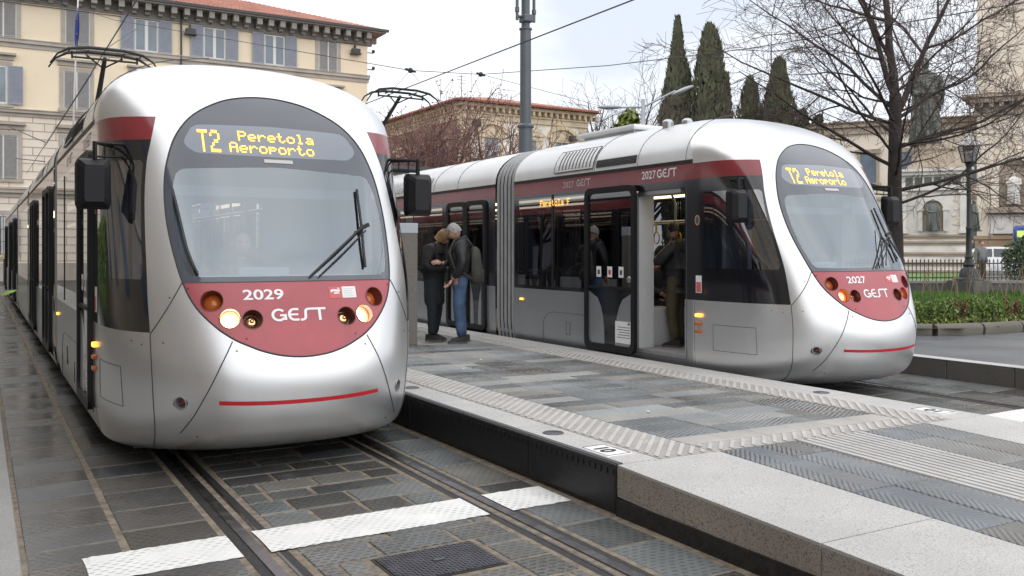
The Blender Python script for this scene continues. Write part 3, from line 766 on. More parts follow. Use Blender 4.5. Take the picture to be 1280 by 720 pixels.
def ribbon(mb, pts, w_, put):
    pts = [Vector(p) for p in pts]
    nrm = []
    for i in range(len(pts)):
        a = pts[max(i - 1, 0)]; c = pts[min(i + 1, len(pts) - 1)]; t = (c - a).normalized(); nrm.append(Vector((-t.y, t.x)))
    q = [put(*(p + n_ * w_ / 2)) for p, n_ in zip(pts, nrm)] + [put(*(p - n_ * w_ / 2)) for p, n_ in zip(pts, nrm)]
    k = len(pts); mb.add(q, [(i, i + 1, k + i + 1, k + i) for i in range(k - 1)])
def arc2(c, rx, ry, a0, a1, n=8): return [(c[0] + rx * math.cos(R(a0 + (a1 - a0) * i / n)), c[1] + ry * math.sin(R(a0 + (a1 - a0) * i / n))) for i in range(n + 1)]
def gest_logo(mb, u0, v0, h, wd, put):
    """the operator's wordmark: round G, E with a bowed back, tall swash S joined to the T"""
    s = wd / 3.35; P = lambda u, v: put(u0 + u * s, v0 + v * h); w_ = .17
    ribbon(mb, arc2((.42, .5), .36, .41, 40, 180, 9) + arc2((.42, .5), .36, .41, 180, 325, 9)[1:] , w_, P)
    ribbon(mb, [(.80, .10), (.80, .52)], w_, P); ribbon(mb, [(.48, .47), (.88, .47)], w_ * .9, P)
    ribbon(mb, [(1.62, .91), (1.32, .91)] + arc2((1.32, .5), .28, .41, 90, 270, 10)[1:] + [(1.62, .09)], w_, P); ribbon(mb, [(1.04, .5), (1.58, .5)], w_ * .85, P)
    ribbon(mb, [(1.70, .06)] + arc2((1.80, .28), .22, .20, -80, 0, 5) + arc2((2.26, .70), .22, .21, 180, 90, 5) + [(2.5, .91)], w_, P)
    ribbon(mb, [(2.5, .91), (3.3, .91)], w_, P); ribbon(mb, [(2.9, .91), (2.9, 0)], w_, P)
def put_text(mb, txt, u0, v0, h, put, width=None, off=.0):
    v, f, w_, hh = flat_text(txt, 1.0, off); s = h / hh; sx = width / w_ if width else s
    mb.add([put(u0 + p[0] * sx, v0 + p[1] * s) for p in v], f)
def tube_on(mb, pts, r, off=0.0, n=5, sub=6):
    q = []
    for (x0, z0), (x1, z1) in zip(pts[:-1], pts[1:]):
        for i in range(sub): q.append(sp(x0 + (x1 - x0) * i / sub, z0 + (z1 - z0) * i / sub, off))
    q.append(sp(*pts[-1], off)); mb.tube(q, r, n)

def door_leaf(name, parent, y0, y1, x, z0=.275, z1=2.42, sgn=-1, stickers=True):
    """plug door: rounded black frame, tinted pane, black hourglass between two silver sweeps"""
    e = empty(name, (x, (y0 + y1) / 2, 0)); e.parent = parent; hw = (y1 - y0) / 2
    MM = Matrix(((0, 0, sgn, 0), (sgn, 0, 0, 0), (0, 1, 0, 0), (0, 0, 0, 1)))   # local (u=y, v=z, w=outward)
    outer = round_poly([(-hw, z0), (hw, z0), (hw, z1), (-hw, z1)], .13); inner = round_poly([(-hw + .075, z0 + .085), (hw - .075, z0 + .085), (hw - .075, z1 - .075), (-hw + .075, z1 - .075)], .08)
    b = MB(); k = len(outer)
    v = [MM @ Vector((p[0], p[1], .045)) for p in outer] + [MM @ Vector((p[0], p[1], .045)) for p in inner] + [MM @ Vector((p[0], p[1], 0)) for p in outer] + [MM @ Vector((p[0], p[1], .02)) for p in inner]
    b.add(v, [(i, (i + 1) % k, k + (i + 1) % k, k + i) for i in range(k)] + [(2 * k + i, 2 * k + (i + 1) % k, (i + 1) % k, i) for i in range(k)] + [(k + i, k + (i + 1) % k, 3 * k + (i + 1) % k, 3 * k + i) for i in range(k)])
    b.build('door_frame', M['blackp'], e)
    iw = hw - .07
    b = MB(); b.box(-iw, iw, 1.12, z1 - .07, .012, .018, M=MM); b.build('door_pane', M['winglass'], e)
    b = MB(); b.box(-iw, iw, z0 + .08, 1.085, .010, .016, M=MM); b.build('door_lower_panel', M['blackg'], e)
    b = MB(); b.box(-iw, iw, 1.085, 1.12, .012, .034, M=MM); b.build('door_rail', M['blackp'], e)
    for s in (-1, 1):
        b = MB(); pts = [(s * (iw - .005), z0 + .085), (s * .06 * 1.9, z0 + .085), (s * .125, .55), (s * .15, .72), (s * .20, .86), (s * .27, .96), (s * (iw - .005), 1.05)]
        pts = [(p[0] * hw / .54, p[1]) for p in pts] if s > 0 else [(p[0] * hw / .54, p[1]) for p in reversed(pts)]
        b.prism(pts, .0165, .0205, M=MM); b.build('door_sweep', M['silver_shade'], e)
    if stickers:
        for i, (u, v_) in enumerate(((-.24, 1.31), (.0, 1.31), (.24, 1.31))):
            b = MB(); b.box(u - .05, u + .05, v_ - .07, v_ + .07, .0185, .021, M=MM); s = b.build('door_sticker', M['sticker'][i], e)
            g_ = MB(); g_.box(u - .025, u + .025, v_ - .035, v_ + .025, .0212, .0222, M=MM); g_.build('pictogram', M['pictred'] if i == 1 else M['dgrey'], s)
        b = MB(); b.lathe([(0, .03), (.018, .03), (.026, .022), (.04, .028), (.043, .018)], (0, 0, 0), 18, M=MM.to_3x3().to_4x4()); o = b.build('door_button', M['steel'], e, True); o.location = MM @ Vector((.40, 1.22, 0))
        b = MB(); b.box(.12, iw - .02, .40, .68, .0212, .023, M=MM); s = b.build('door_notice', M['white'], e)
        g_ = MB()
        for k in range(5): g_.box(.16 + .02 * (k % 3), iw - .05, .47 + k * .033, .478 + k * .033, .0232, .0238, M=MM)
        g_.box(iw - .09, iw - .05, .64, .665, .0232, .0238, M=MM); g_.build('notice_text', M['dgrey'], s)
    return e
M['sticker'] = [M['white']] * 3
M['pictred'] = mat('red pictogram', (.45, .05, .04), .5, var=.05)

def body_rows():
    z = [.14, .16, .22, .30, .42, .55, 1.015, 1.07, 2.37, 2.42, 2.605, 2.655]
    n = 12
    for i in range(1, n + 1):
        zz = ZS + (ZT - ZS) * math.sin(i / n * math.pi / 2) ** (2 / NR)
        if zz > 2.665: z.append(min(zz, ZT - 1e-5))
    return z
def coach(root, y0, y1, doors, wins):
    """a straight body section"""
    Z = body_rows(); ys_ = sorted({y0, y1} | {a for d in doors for a in d} | {a for w_ in wins for a in w_}); S = Surf()
    for z in Z: S.v += [(-WF(z), y, z) for y in reversed(ys_)] + [(WF(z), y, z) for y in ys_]
    n = len(ys_); nc = 2 * n
    for i in range(len(Z) - 1):
        zm = (Z[i] + Z[i + 1]) / 2
        for j in list(range(n - 1)) + list(range(n, nc - 1)):
            m_ = (S.v[j][1] + S.v[j + 1][1]) / 2
            r = 'side' if zm < 1.015 else 'band' if zm < 2.42 else 'red' if zm < 2.605 else 'gutter' if zm < 2.655 else 'roof'
            if r == 'band' and 1.07 < zm < 2.37 and any(a < m_ < c for a, c in wins): r = 'win'
            if r in ('side', 'band') and zm > .2 and zm < 2.37 and any(a < m_ < c for a, c in doors): continue
            S.f.append([i * nc + j, i * nc + j + 1, (i + 1) * nc + j + 1, (i + 1) * nc + j]); S.r.append(r); S.nose.append(False)
    S.part('side', 'side_panel', M['silver_shade'], root); S.part('band', 'window_surround', M['blackg'], root); S.part('red', 'red_band', M['red'], root)
    S.part('gutter', 'roof_gutter', M['black'], root); S.part('roof', 'roof_cover', M['roofw'], root)
    if wins: S.part('win', 'side_window', M['winglass'], root)
    for a, c in doors:
        m_ = (a + c) / 2
        for sgn, x in ((-1, -1.195), (1, 1.195)):
            d = door_leaf('door', root, a - .05, m_ + .0, x, sgn=sgn, stickers=False); d = door_leaf('door', root, m_, c + .05, x, sgn=sgn, stickers=False)
def bellows(root, y0, y1):
    b = MB(); n = 5; prof = []; mi = []
    for i in range(n):
        for f_, o_ in ((.0, -.09), (.22, -.09), (.26, -.015), (.45, 0), (.78, 0), (.96, -.015)): prof.append((y0 + (y1 - y0) * (i + f_) / n, o_)); mi.append(1 if f_ in (0, .22, .96) else 0)
    prof.append((y1, -.09))
    Z = [.2, .5, 1.0, 1.8, 2.3, 2.45] + [ZS + (ZT - ZS - .06) * math.sin(i / 8 * math.pi / 2) ** (2 / NR) for i in range(0, 9)]
    ring = [(-WF(z), z) for z in Z] + [(WF(z), z) for z in reversed(Z)]
    k = len(ring); base = []
    for y, o_ in prof:
        for x, z in ring:
            s = (1.2 + o_ - .01) / 1.2; b.v.append((x * s, y, z + (o_ if z > 2.6 else 0)))
    for i in range(len(prof) - 1):
        for j in range(k - 1):
            b.f.append([i * k + j, i * k + j + 1, (i + 1) * k + j + 1, (i + 1) * k + j]); b.m.append(mi[i]); b.t.append(.5)
    b.build('bellows', [M['bellow'], M['bellow_shade']], root, True, angle=35)
    c = MB(); c.box(-1.1, 1.1, y0, y1, .18, .34); c.build('gangway_floor', M['dgrey'], root)

def seat_row(mb, mc, x, y, face=1):
    mb.bbox(x - .2, x + .2, y - .2, y + .22, .72, .78, .02); mb.bbox(x - .05, x + .05, y - .06, y + .06, .36, .72, .01)
    pts = [(-.21, .76), (.21, .76), (.22, 1.15), (.17, 1.30), (.07, 1.36), (-.07, 1.36), (-.17, 1.30), (-.22, 1.15)]
    MM = Matrix.Translation((x, y + face * .2, 0)) @ Matrix(((1, 0, 0, 0), (0, 0, 1, 0), (0, 1, 0, 0), (0, 0, 0, 1)))
    mb.prism(pts, -.025, .025, M=MM)
    for s in (-1, 1): mc.prism([(p[0] * .72, (p[1] - 1.06) * .72 + 1.09) for p in ((-.2, 1.0), (0, .84), (.2, 1.0), (.21, 1.15), (.16, 1.28), (.07, 1.34), (-.07, 1.34), (-.16, 1.28), (-.21, 1.15))], .0255 if s > 0 else -.0275, .0275 if s > 0 else -.0255, M=MM)
    mc.bbox(x - .18, x + .18, y - .18, y + .18, .78, .81, .01)

def tram(X0, Y0, number, door_open, label, side_led):
    root = empty('tram', (X0, Y0, 0), label=label, cat='tram', group='silver and red city trams')
    S = SH[True]
    S.part('shell', 'nose_shell', M['silver'], root); S.part('mask', 'windscreen_mask', M['mask'], root); S.part('panel', 'front_panel', M['redp'], root)
    S.part('glass', 'windscreen', M['screen'], root); S.part('sign', 'destination_display', M['led_back'], root)
    S.part(['bandN', 'band'], 'window_surround', M['blackg'], root); S.part(['redN', 'red'], 'red_band', M['red'], root); S.part('cabwin', 'cab_window', M['winglass'], root)
    S.part('side', 'side_panel', M['silver_shade'], root); S.part('gutter', 'roof_gutter', M['black'], root); S.part('roof', 'roof_cover', M['roofw'], root); S.part('win', 'side_window', M['winglass'], root)
    # lamps
    lit = ('lampw', 'lampw') if door_open is False else ('lampo', 'lampo')
    for i, (x, z, r) in enumerate(LAMPS):
        n_ = sp_n(x, z); ax = Vector((0, -1, 0)); q = ax.rotation_difference(n_).to_matrix().to_4x4(); c0 = sp(x, z)
        MM = Matrix.Translation(c0) @ q @ Matrix(((1, 0, 0, 0), (0, 0, -1, 0), (0, 1, 0, 0), (0, 0, 0, 1)))   # local w = outward
        e = empty('headlight'); e.parent = root
        b = MB(); b.lathe([(r + .004, .002), (r - .001, .003), (r - .002, -.05), (r * .8, -.085)], (0, 0, 0), 28, M=MM)
        b.build('lamp_cup', M['reddark'], e, True, angle=50)
        kind = i // 2
        b = MB(); b.lathe([(0, -.045), (r * .4, -.048), (r * .62, -.058), (r * .68, -.075)] if kind else [(0, -.05), (r * .5, -.056), (r * .85, -.08)], (0, 0, 0), 24, M=MM)
        b.build('lens', M['orange'] if kind == 0 else M[lit[0]] if kind == 1 else M['chrome'], e, True)
        if kind == 1:
            b = MB(); b.lathe([(r * .93, -.045), (r * .70, -.072)], (0, 0, 0), 24, M=MM); b.build('reflector', M['orange'], e, True)
        elif kind == 2:
            b = MB(); b.sphere(MM @ Vector((0, 0, -.05)), .016, 10, 6); b.build('bulb', M['orange'] if door_open else M['chrome'], e, True)
    for s in (-1, 1):
        x, z = s * .808, .537; n_ = sp_n(x, z); q = Vector((0, -1, 0)).rotation_difference(n_).to_matrix().to_4x4()
        MM = Matrix.Translation(sp(x, z)) @ q @ Matrix(((1, 0, 0, 0), (0, 0, -1, 0), (0, 1, 0, 0), (0, 0, 0, 1)))
        b = MB(); b.lathe([(.050, -.002), (.049, .004), (.041, .004), (.039, -.05), (.0, -.05)], (0, 0, 0), 24, M=MM); b.build('coupling_socket', M['silver_shade'], root, True, angle=40)
        b = MB(); b.lathe([(.0, -.02), (.024, -.02), (.028, -.048)], (0, 0, 0), 16, M=MM); b.build('socket_plug', M['reddark'], root, True)
    # panel joints and edge seals
    b = MB()
    for s in (-1, 1):
        tube_on(b, [(s * .493, .960), (s * .575, .80), (s * .655, .62), (s * .73, .45), (s * .80, .32)], .0045)
        tube_on(b, [(s * .782, 1.362), (s * .88, 1.18), (s * .975, 1.006)], .0045)
        pts = []
        for i in range(12):
            z = 1.006 - i * .075; pts.append((s * (.975 - .05 * (i / 11) ** 1.6), max(z, .16)))
        tube_on(b, pts, .0045)
    build_split(b, 'panel_joint', M['dgrey'], root)
    b = MB(); e_ = EGG + [EGG[0]]; b.tube([sp(x, z, .0) for x, z in e_], .0065, 5, cap=False); b.build('mask_seal', M['black'], root)
    b = MB(); tube_on(b, [(-.778, 1.365), (.778, 1.365)], .004, sub=24); b.build('panel_seal', M['dgrey'], root)
    # screws
    b = MB()
    for s in (-1, 1):
        for x, z in ((.745, 1.325), (.40, .975), (.86, 1.26), (.47, .895), (.905, .95), (.70, .30), (1.02, .93), (1.07, .95)):
            n_ = sp_n(s * x, z); b.sphere(sp(s * x, z, .001), .0065, 6, 4)
    build_split(b, 'screw', M['dgrey'], root)
    # bumper stripe
    b = MB(); q = []; n = 30
    for i in range(n + 1):
        x = -.585 + 1.157 * i / n; z = .526 + .016 * (abs(x) / .58) ** 2; q += [sp(x, z - .014, .003), sp(x, z + .014, .003)]
    b.add(q, [(2 * i, 2 * i + 2, 2 * i + 3, 2 * i + 1) for i in range(n)]); b.build('bumper_stripe', M['stripe_r'], root)
    # front lettering
    fp = lambda u, v: sp(u, v, .003)
    b = MB(); put_text(b, number, -.398, 1.237, .073, fp, .287, .02); b.build('fleet_number', M['white'], root)
    b = MB(); gest_logo(b, -.212, 1.083, .09, .405, fp); b.build('operator_logo', M['white'], root)
    b = MB()
    def patch(u0, u1, v0, v1, o_=.0025, n=4):
        q = [sp(u0 + (u1 - u0) * i / n, v, o_) for i in range(n + 1) for v in (v0, v1)]; return q, [(2 * i, 2 * i + 2, 2 * i + 3, 2 * i + 1) for i in range(n)]
    b.add(*patch(.335, .446, 1.236, 1.318)); st = b.build('front_sticker', M['white'], root)
    b = MB(); b.add(*patch(.232, .333, 1.236, 1.318)); st2 = b.build('front_sticker', M['stk_red'], root)
    b = MB(); ribbon(b, [(.245, 1.283), (.262, 1.292), (.30, 1.288), (.318, 1.29)], .016, lambda u, v: sp(u, v, .004)); ribbon(b, [(.268, 1.27), (.31, 1.272)], .010, lambda u, v: sp(u, v, .004)); ribbon(b, [(.30, 1.305), (.315, 1.305)], .008, lambda u, v: sp(u, v, .004)); b.build('sticker_mark', M['white'], st2)
    b = MB(); [ribbon(b, [(.345, 1.30 - k * .013), (.43 - .015 * (k % 2), 1.30 - k * .013)], .003, lambda u, v: sp(u, v, .004)) for k in range(5)]; b.build('sticker_text', M['sil_txt'], st)
    b = MB(); b.add(*patch(-.10, .125, 2.268, 2.296, .004)); b.build('display_plate', M['sil_txt'], root)
    # LED destination text
    b = MB(); put = lambda u, v: sp(u, v, .003)
    for a_ in (('T2', -.575, -.415, 2.335, 2.515), ('Peretola', -.275, .325, 2.440, 2.520), ('Aeroporto', -.35, .315, 2.342, 2.425)):
        b = MB(); led_text(b, *a_, put, .46); b.build('display_text', M['led'], root)
    # wiper
    w_ = empty('wiper'); w_.parent = root
    b = MB(); b.tube([sp(.10, 1.39, .02), sp(.34, 1.57, .045), sp(.585, 1.755, .06)], .009, 6); b.tube([sp(.17, 1.39, .02), sp(.38, 1.55, .045), sp(.60, 1.72, .055)], .006, 6); b.build('wiper_arm', M['black'], w_)
    b = MB(); b.tube([sp(.615, 2.07, .02), sp(.60, 1.9, .024), sp(.585, 1.755, .03), sp(.565, 1.6, .024), sp(.552, 1.455, .02)], .011, 6); b.bbox(-.05, .04, -.012, .012, -.016, .016, .004, M=Matrix.Translation(sp(.60, 1.755, .05)) @ Matrix.Rotation(R(-25), 4, 'Y')); b.build('wiper_blade', M['black'], w_)
    if door_open:
        b = MB(); b.tube([sp(.22, 1.40, .02), sp(.36, 1.62, .04), sp(.50, 1.83, .03)], .006, 6); b.tube([sp(.30, 1.41, .02), sp(.5, 1.68, .045)], .006, 6); b.tube([sp(.71, 1.50, .02), sp(.60, 1.75, .03)], .010, 6); b.build('wiper_arm', M['black'], w_)
    # mirrors
    for s in (-1, 1):
        e = empty('mirror'); e.parent = root
        c = Vector((s * 1.29, 1.13, 2.07))
        b = MB(); pts = [(-.105, -.18), (.105, -.18), (.118, -.14), (.118, .15), (.10, .185), (-.10, .185), (-.118, .15), (-.118, -.14)]
        k = len(pts); vv = []
        for sc, dy in ((1, .05), (1, .0), (.93, -.035), (.55, -.085)): vv += [(c.x + p[0] * sc, c.y + dy, c.z + p[1] * (sc if sc > .9 else .72)) for p in pts]
        fs = [[i + r_ * k, (i + 1) % k + r_ * k, (i + 1) % k + (r_ + 1) * k, i + (r_ + 1) * k] for r_ in range(3) for i in range(k)] + [list(range(k))[::-1], list(range(3 * k, 4 * k))]
        b.add(vv, fs); b.build('mirror_housing', M['blackp'], e)
        b = MB(); b.box(c.x - .09, c.x + .09, c.y + .051, c.y + .054, c.z - .15, c.z + .15); b.build('mirror_glass', M['chrome2'], e)
        b = MB(); r0 = Vector((s * 1.0, 1.30, 2.385)); r1 = Vector((s * 1.02, 1.62, 2.385)); tip = Vector((s * 1.28, 1.12, 2.37)); dn = Vector((s * 1.28, 1.12, 2.25))
        b.tube([r0, tip], .013, 6); b.tube([r1, tip], .011, 6); b.tube([tip + Vector((0, 0, .01)), dn], .018, 6)
        b.tube([r0 - Vector((0, 0, .09)), dn + Vector((0, .0, .02))], .009, 6)
        for t in (.25, .5, .75): b.tube([r0.lerp(tip, t), (r0 - Vector((0, 0, .09))).lerp(dn, t)], .006, 5)
        build_split(b, 'mirror_arm', M['blackp'], e)
    # side marker lamps
    for s in (-1, 1):
        for k, z in enumerate((.842, .745, .655)):
            b = MB(); b.bbox(min(s * 1.196, s * 1.232), max(s * 1.196, s * 1.232), 1.78, 1.865, z - .019, z + .019, .009); b.build('marker_lamp', M['orange_lit' if k == 0 else 'orange'], root)
        for y in (5.75,):
            b = MB(); b.bbox(min(s * 1.196, s * 1.222), max(s * 1.196, s * 1.222), y - .04, y + .04, .835, .865, .009); b.build('marker_lamp', M['orange_lit'], root)
    # hatch outlines on the flank
    for s in (-1, 1):
        b = MB(); x = s * 1.2005
        def loop(pts, r=.0035): b.tube([(x if (len(p) < 3) else p[2], p[0], p[1]) for p in pts], r, 4, cap=False)
        def nx(y, z):   # flank surface of the tapering cab
            q_ = WF(z); p_ = PF(z); N_ = NF(z); L_ = LF(z); t = (y - N_) / L_
            return s * q_ * (1 - max(0, 1 - t) ** p_) ** (1 / p_) if t < 1 else s * q_
        def ploop(pts):
            q_ = []
            for (y0, z0), (y1, z1) in zip(pts[:-1], pts[1:]): q_ += [(nx(y0 + (y1 - y0) * i / 6, z0 + (z1 - z0) * i / 6), y0 + (y1 - y0) * i / 6, z0 + (z1 - z0) * i / 6) for i in range(7)]
            b.tube(q_, .0035, 4, cap=False)
        ploop([(1.60, .46), (1.60, .75), (1.02, .75), (1.02, .46), (1.60, .46)]); ploop([(1.90, .15), (1.90, 1.01)])
        loop([(5.15, .15), (5.15, .55), (5.05, .66), (4.9, .70), (3.5, .70)]); loop([(4.55, .40), (4.55, .58), (4.45, .58), (4.45, .40), (4.55, .40)]); loop([(3.7, .30), (3.7, .50), (3.6, .50)])
        loop([(2.035, 2.36), (2.035, .27)], .004)
        build_split(b, 'hatch_joint', M['dgrey'], root)
        b = MB()
        # door header rail and window division strips
        b.box(min(s * 1.2, s * 1.206), max(s * 1.2, s * 1.206), 4.875, 4.915, 1.05, 2.40); b.build('window_post', M['black'], root)
    # flank lettering (reads along the visible side)
    for s in (-1, 1):
        sp_ = lambda u, v, s=s: (s * 1.203, (-u if s < 0 else u), v)
        def U(y): return -y if s < 0 else y
        b = MB(); yy = 2.86 if s < 0 else 2.22
        put_text(b, number, U(yy), 2.475, .10, sp_, .27, .01); b.build('fleet_number', M['white'], root); b = MB(); gest_logo(b, U(yy) + .295, 2.475, .105, .36, sp_)
        b.build('operator_logo', M['white'], root)
        b = MB(); yy = 4.62 if s < 0 else 3.98
        put_text(b, number, U(yy), 2.475, .085, sp_, .26, .0); b.build('fleet_number', M['sil_txt'], root); b = MB(); gest_logo(b, U(yy) + .34, 2.475, .10, .32, sp_); b.build('operator_logo', M['sil_txt'], root)
        if side_led and s < 0:
            b = MB(); led_text(b, 'Peretola F', U(5.22), U(4.45), 2.235, 2.325, lambda u, v: (-1.209, -u, v), .40); b.build('side_display_text', M['led'], root)
    # seal stickers on the black flank
    b = MB(); b.add([(-1.2035, 1.85 + .042 * math.cos(i * math.pi / 10), 1.94 + .06 * math.sin(i * math.pi / 10)) for i in range(20)], [list(range(20))]); rs = b.build('round_sticker', M['yellow'], root)
    b = MB(); b.add([(-1.2045, 1.85 + .03 * math.cos(i * math.pi / 10), 1.94 + .046 * math.sin(i * math.pi / 10)) for i in range(20)], [list(range(20))]); b.build('sticker_emblem', M['badge_blue'], rs)
    b = MB(); b.box(-1.2035, -1.2005, 1.78, 1.875, 1.10, 1.30); rs = b.build('warning_sticker', M['white'], root)
    b = MB(); b.box(-1.2050, -1.2037, 1.788, 1.867, 1.11, 1.225); b.build('warning_mark', M['stk_red'], rs)
    # roof furniture
    def rp(y, z, off=0):
        W = WF(z); nx_, nz_ = (W / 1.2) ** (NR - 1) / 1.2, ((z - ZS) / (ZT - ZS)) ** (NR - 1) / (ZT - ZS); l_ = math.hypot(nx_, nz_); return Vector((-W - off * nx_ / l_, y, z + off * nz_ / l_))
    def roof_patch(y0, y1, z0, z1, off, n=6): return [rp(y, z0 + (z1 - z0) * i / n, off) for i in range(n + 1) for y in (y0, y1)], [(2 * i, 2 * i + 1, 2 * i + 3, 2 * i + 2) for i in range(n)]
    v = MB(); v.add(*roof_patch(3.90, 4.85, 2.70, 3.0, .012)); vp = v.build('roof_vent', M['roofw'], root)
    v = MB()
    for i in range(10):
        y = 3.98 + i * .083; v.tube([rp(y, 2.73 + .25 * t / 4, .014) for t in range(5)], .009, 4)
    v.tube([rp(3.90, 2.70 + .3 * t / 4, .012) for t in range(5)] + [rp(4.85, 3.0 - .3 * t / 4, .012) for t in range(5)] + [rp(3.9, 2.70, .012)], .006, 4); v.build('vent_slot', M['dgrey'], vp)
    v = MB(); v.add(*roof_patch(2.98, 3.84, 2.70, 2.80, .006)); vp = v.build('roof_grille', M['black'], root)
    v = MB()
    for i in range(5): v.tube([rp(2.99, 2.708 + i * .02, .008), rp(3.83, 2.708 + i * .02, .008)], .005, 4)
    v.build('grille_bar', M['dgrey'], vp)
    for y_ in (9.0, 9.62, 10.24):
        v = MB(); v.add(*roof_patch(y_, y_ + .55, 2.72, 2.93, .01)); v.build('roof_grille', M['grille_p'], root)
    v = MB()
    for y in (2.05, 2.95, 3.87, 7.9, 8.85): v.tube([rp(y, 2.66 + .6 * (t / 10) ** .7, .002) for t in range(11)], .004, 4)
    build_split(v, 'roof_joint', M['dgrey'], root)
    v = MB(); v.bbox(-.5, .5, 3.9, 5.3, 3.28, 3.36, .03); v.box(-.42, .42, 4.0, 5.2, 3.15, 3.29); v.build('roof_unit', M['roofw'], root)
    v = MB()
    for x, y in ((-.70, 2.95), (-.55, 2.75)): v.sphere((x, y, ZT - .055 + .02), (.075, .075, .05), 12, 6); v.lathe([(.07, -.09), (.075, .0)], (x, y, ZT - .03), 12)
    v.build('roof_horn', M['steel'], root, True)
    # inside
    b = MB(); b.box(-1.16, 1.16, 1.75, 31, .30, .35); b.box(-.8, .8, .8, 1.75, .30, .35); b.build('floor', M['floorin'], root)
    b = MB(); b.box(-1.13, 1.13, 1.98, 31, 2.40, 2.44); b.build('ceiling', M['wallin'], root)
    for s in (-1, 1):
        b = MB(); b.box(s * .55 - .12, s * .55 + .12, 2.1, 30, 2.385, 2.398); b.build('ceiling_light', M['ceil_l'], root)
    b = MB(); b.box(-1.14, -.45, 1.90, 1.945, .36, 2.39); b.box(.15, 1.14, 1.90, 1.945, .36, 2.39); b.box(-.45, .15, 1.90, 1.945, .36, 1.3); b.box(-.45, .15, 1.90, 1.945, 2.0, 2.39); b.build('cab_partition', M['cabwall'], root)
    b = MB(); b.bbox(-.74, .74, .72, 1.02, 1.18, 1.40, .03); b.bbox(-.3, .1, .95, 1.15, 1.34, 1.46, .02); b.box(-.6, .6, .66, .95, .35, 1.2); b.build('dashboard', M['dash'], root)
    b = MB(); b.bbox(-.36, .06, 1.60, 1.72, .95, 1.62, .05); b.bbox(-.36, .06, 1.3, 1.66, .80, .93, .04); b.box(-.2, -.1, 1.4, 1.5, .35, .82); b.build('driver_seat', M['seat'], root)
    b = MB(); b.box(-.8, .8, 1.30, 1.34, 2.02, 2.10); b.build('sun_blind', M['dash'], root)
    for x_, y_ in ((-1.02, 1.66), (-.98, 1.30), (1.02, 1.66)):
        b = MB(); b.box(x_ - .03, x_ + .03, y_ - .05, y_ + .05, 1.2, 2.28); b.build('cab_reflection_strip', M['wallin'], root)  # pale uprights put in for reflections in the cab window
    sb, sc = MB(), MB()
    for x in (-.92, -.48, .48, .92):
        for y, f_ in ((3.95, 1), (4.55, -1), (5.1, 1)): seat_row(sb, sc, x, y, f_)
    build_split(sb, 'seat', M['seat'], root); build_split(sc, 'seat_cushion', M['seatd'], root)
    b = MB()
    for y in (2.15, 3.35, 4.9, 7.2, 9.0, 11): b.tube([(.35, y, .36), (.35, y, 2.4)], .018, 8)
    b.tube([(-.35, 2.0, 1.98), (-.35, 5.8, 1.98)], .017, 8); b.tube([(.35, 2.0, 1.98), (.35, 5.8, 1.98)], .017, 8)
    for y in (2.2, 3.2, 4.4): b.tube([(-.35, y, 1.98), (-.35, y, 2.2), (-.45, y, 2.39)], .016, 8)
    build_split(b, 'grab_rail', M['steel'], root)
    for y in (2.88, 3.16, 3.6):
        b = MB(); b.tube([(-.35, y, 1.97), (-.35, y, 1.84)], .016, 6); b.tube([(-.35, y + .05 * math.sin(a * math.pi / 5) * (1 + .3 * (a > 5)), 1.76 + .08 * math.cos(a * math.pi / 5)) for a in range(11)], .010, 6); b.build('hand_strap', M['yellow'], root)
    b = MB(); b.box(-1.17, -.93, 2.955, 2.995, .352, 2.33); b.box(-1.17, -.93, 2.05, 2.066, .352, 2.33); b.build('door_lining', M['wallin'], root)
    b = MB(); b.box(-1.19, -1.0, 2.07, 2.99, 2.335, 2.395); b.bbox(-1.19, -1.08, 2.15, 2.95, 2.27, 2.335, .01); b.build('door_header', M['steel'], root)
    b = MB(); b.bbox(-.95, -.3, 3.05, 3.45, .352, .84, .02); b.build('wheel_box', M['wallin'], root)
    # doors
    if door_open: door_leaf('open_door', root, 2.90, 3.985, -1.245)
    else: door_leaf('door', root, 2.03, 3.04, -1.195)
    door_leaf('door', root, 2.03, 3.04, 1.195, sgn=1, stickers=False)
    # following sections
    bellows(root, 5.99, 6.56); coach(root, 6.57, 13.0, [(6.90, 8.22), (10.6, 11.9)], [(8.5, 9.7), (9.76, 10.35), (12.1, 12.8)])
    bellows(root, 13.0, 13.55); coach(root, 13.55, 18.4, [], [(13.75, 15.9), (15.96, 18.2)])
    bellows(root, 18.4, 18.95); coach(root, 18.95, 25.4, [(20.0, 21.3), (23.7, 25.0)], [(19.1, 19.8), (21.6, 23.4)])
    bellows(root, 25.4, 25.95); coach(root, 25.95, 31.2, [(28.9, 29.9)], [(26.1, 28.6)])
    b = MB(); b.box(-1.18, 1.18, 31.19, 31.26, .15, 2.62); b.box(-.9, .9, 31.19, 31.25, 2.6, 3.1); b.build('rear_wall', M['blackg'], root)
    for y0, y1 in ((19.2, 25.2), (26.3, 30.8)):
        b = MB(); b.bbox(-.75, .75, y0, y1, 3.2, 3.42, .06); b.build('roof_unit', M['roofw'], root)
    b = MB(); b.box(-1.0, 1.0, 1.25, 31, .10, .30); b.box(-.6, .6, .75, 1.25, .22, .30); b.build('underframe', M['rail_d'], root)
    for y in (3.9, 5.6, 14.8, 17.0, 27.2, 29.0):
        for s in (-1, 1):
            b = MB(); Mx = Matrix.Translation((s * .72, y, .30)) @ Matrix.Rotation(R(90), 4, 'Y'); b.lathe([(0, -.06), (.28, -.06), (.30, -.05), (.30, .05), (.28, .06), (0, .06)], (0, 0, 0), 24, M=Mx); b.build('wheel', M['rail_d'], root)
    # pantograph
    pg = empty('pantograph', (0, 12.0 if not door_open else 13.0, 0)); pg.parent = root; pg.location.z = .12
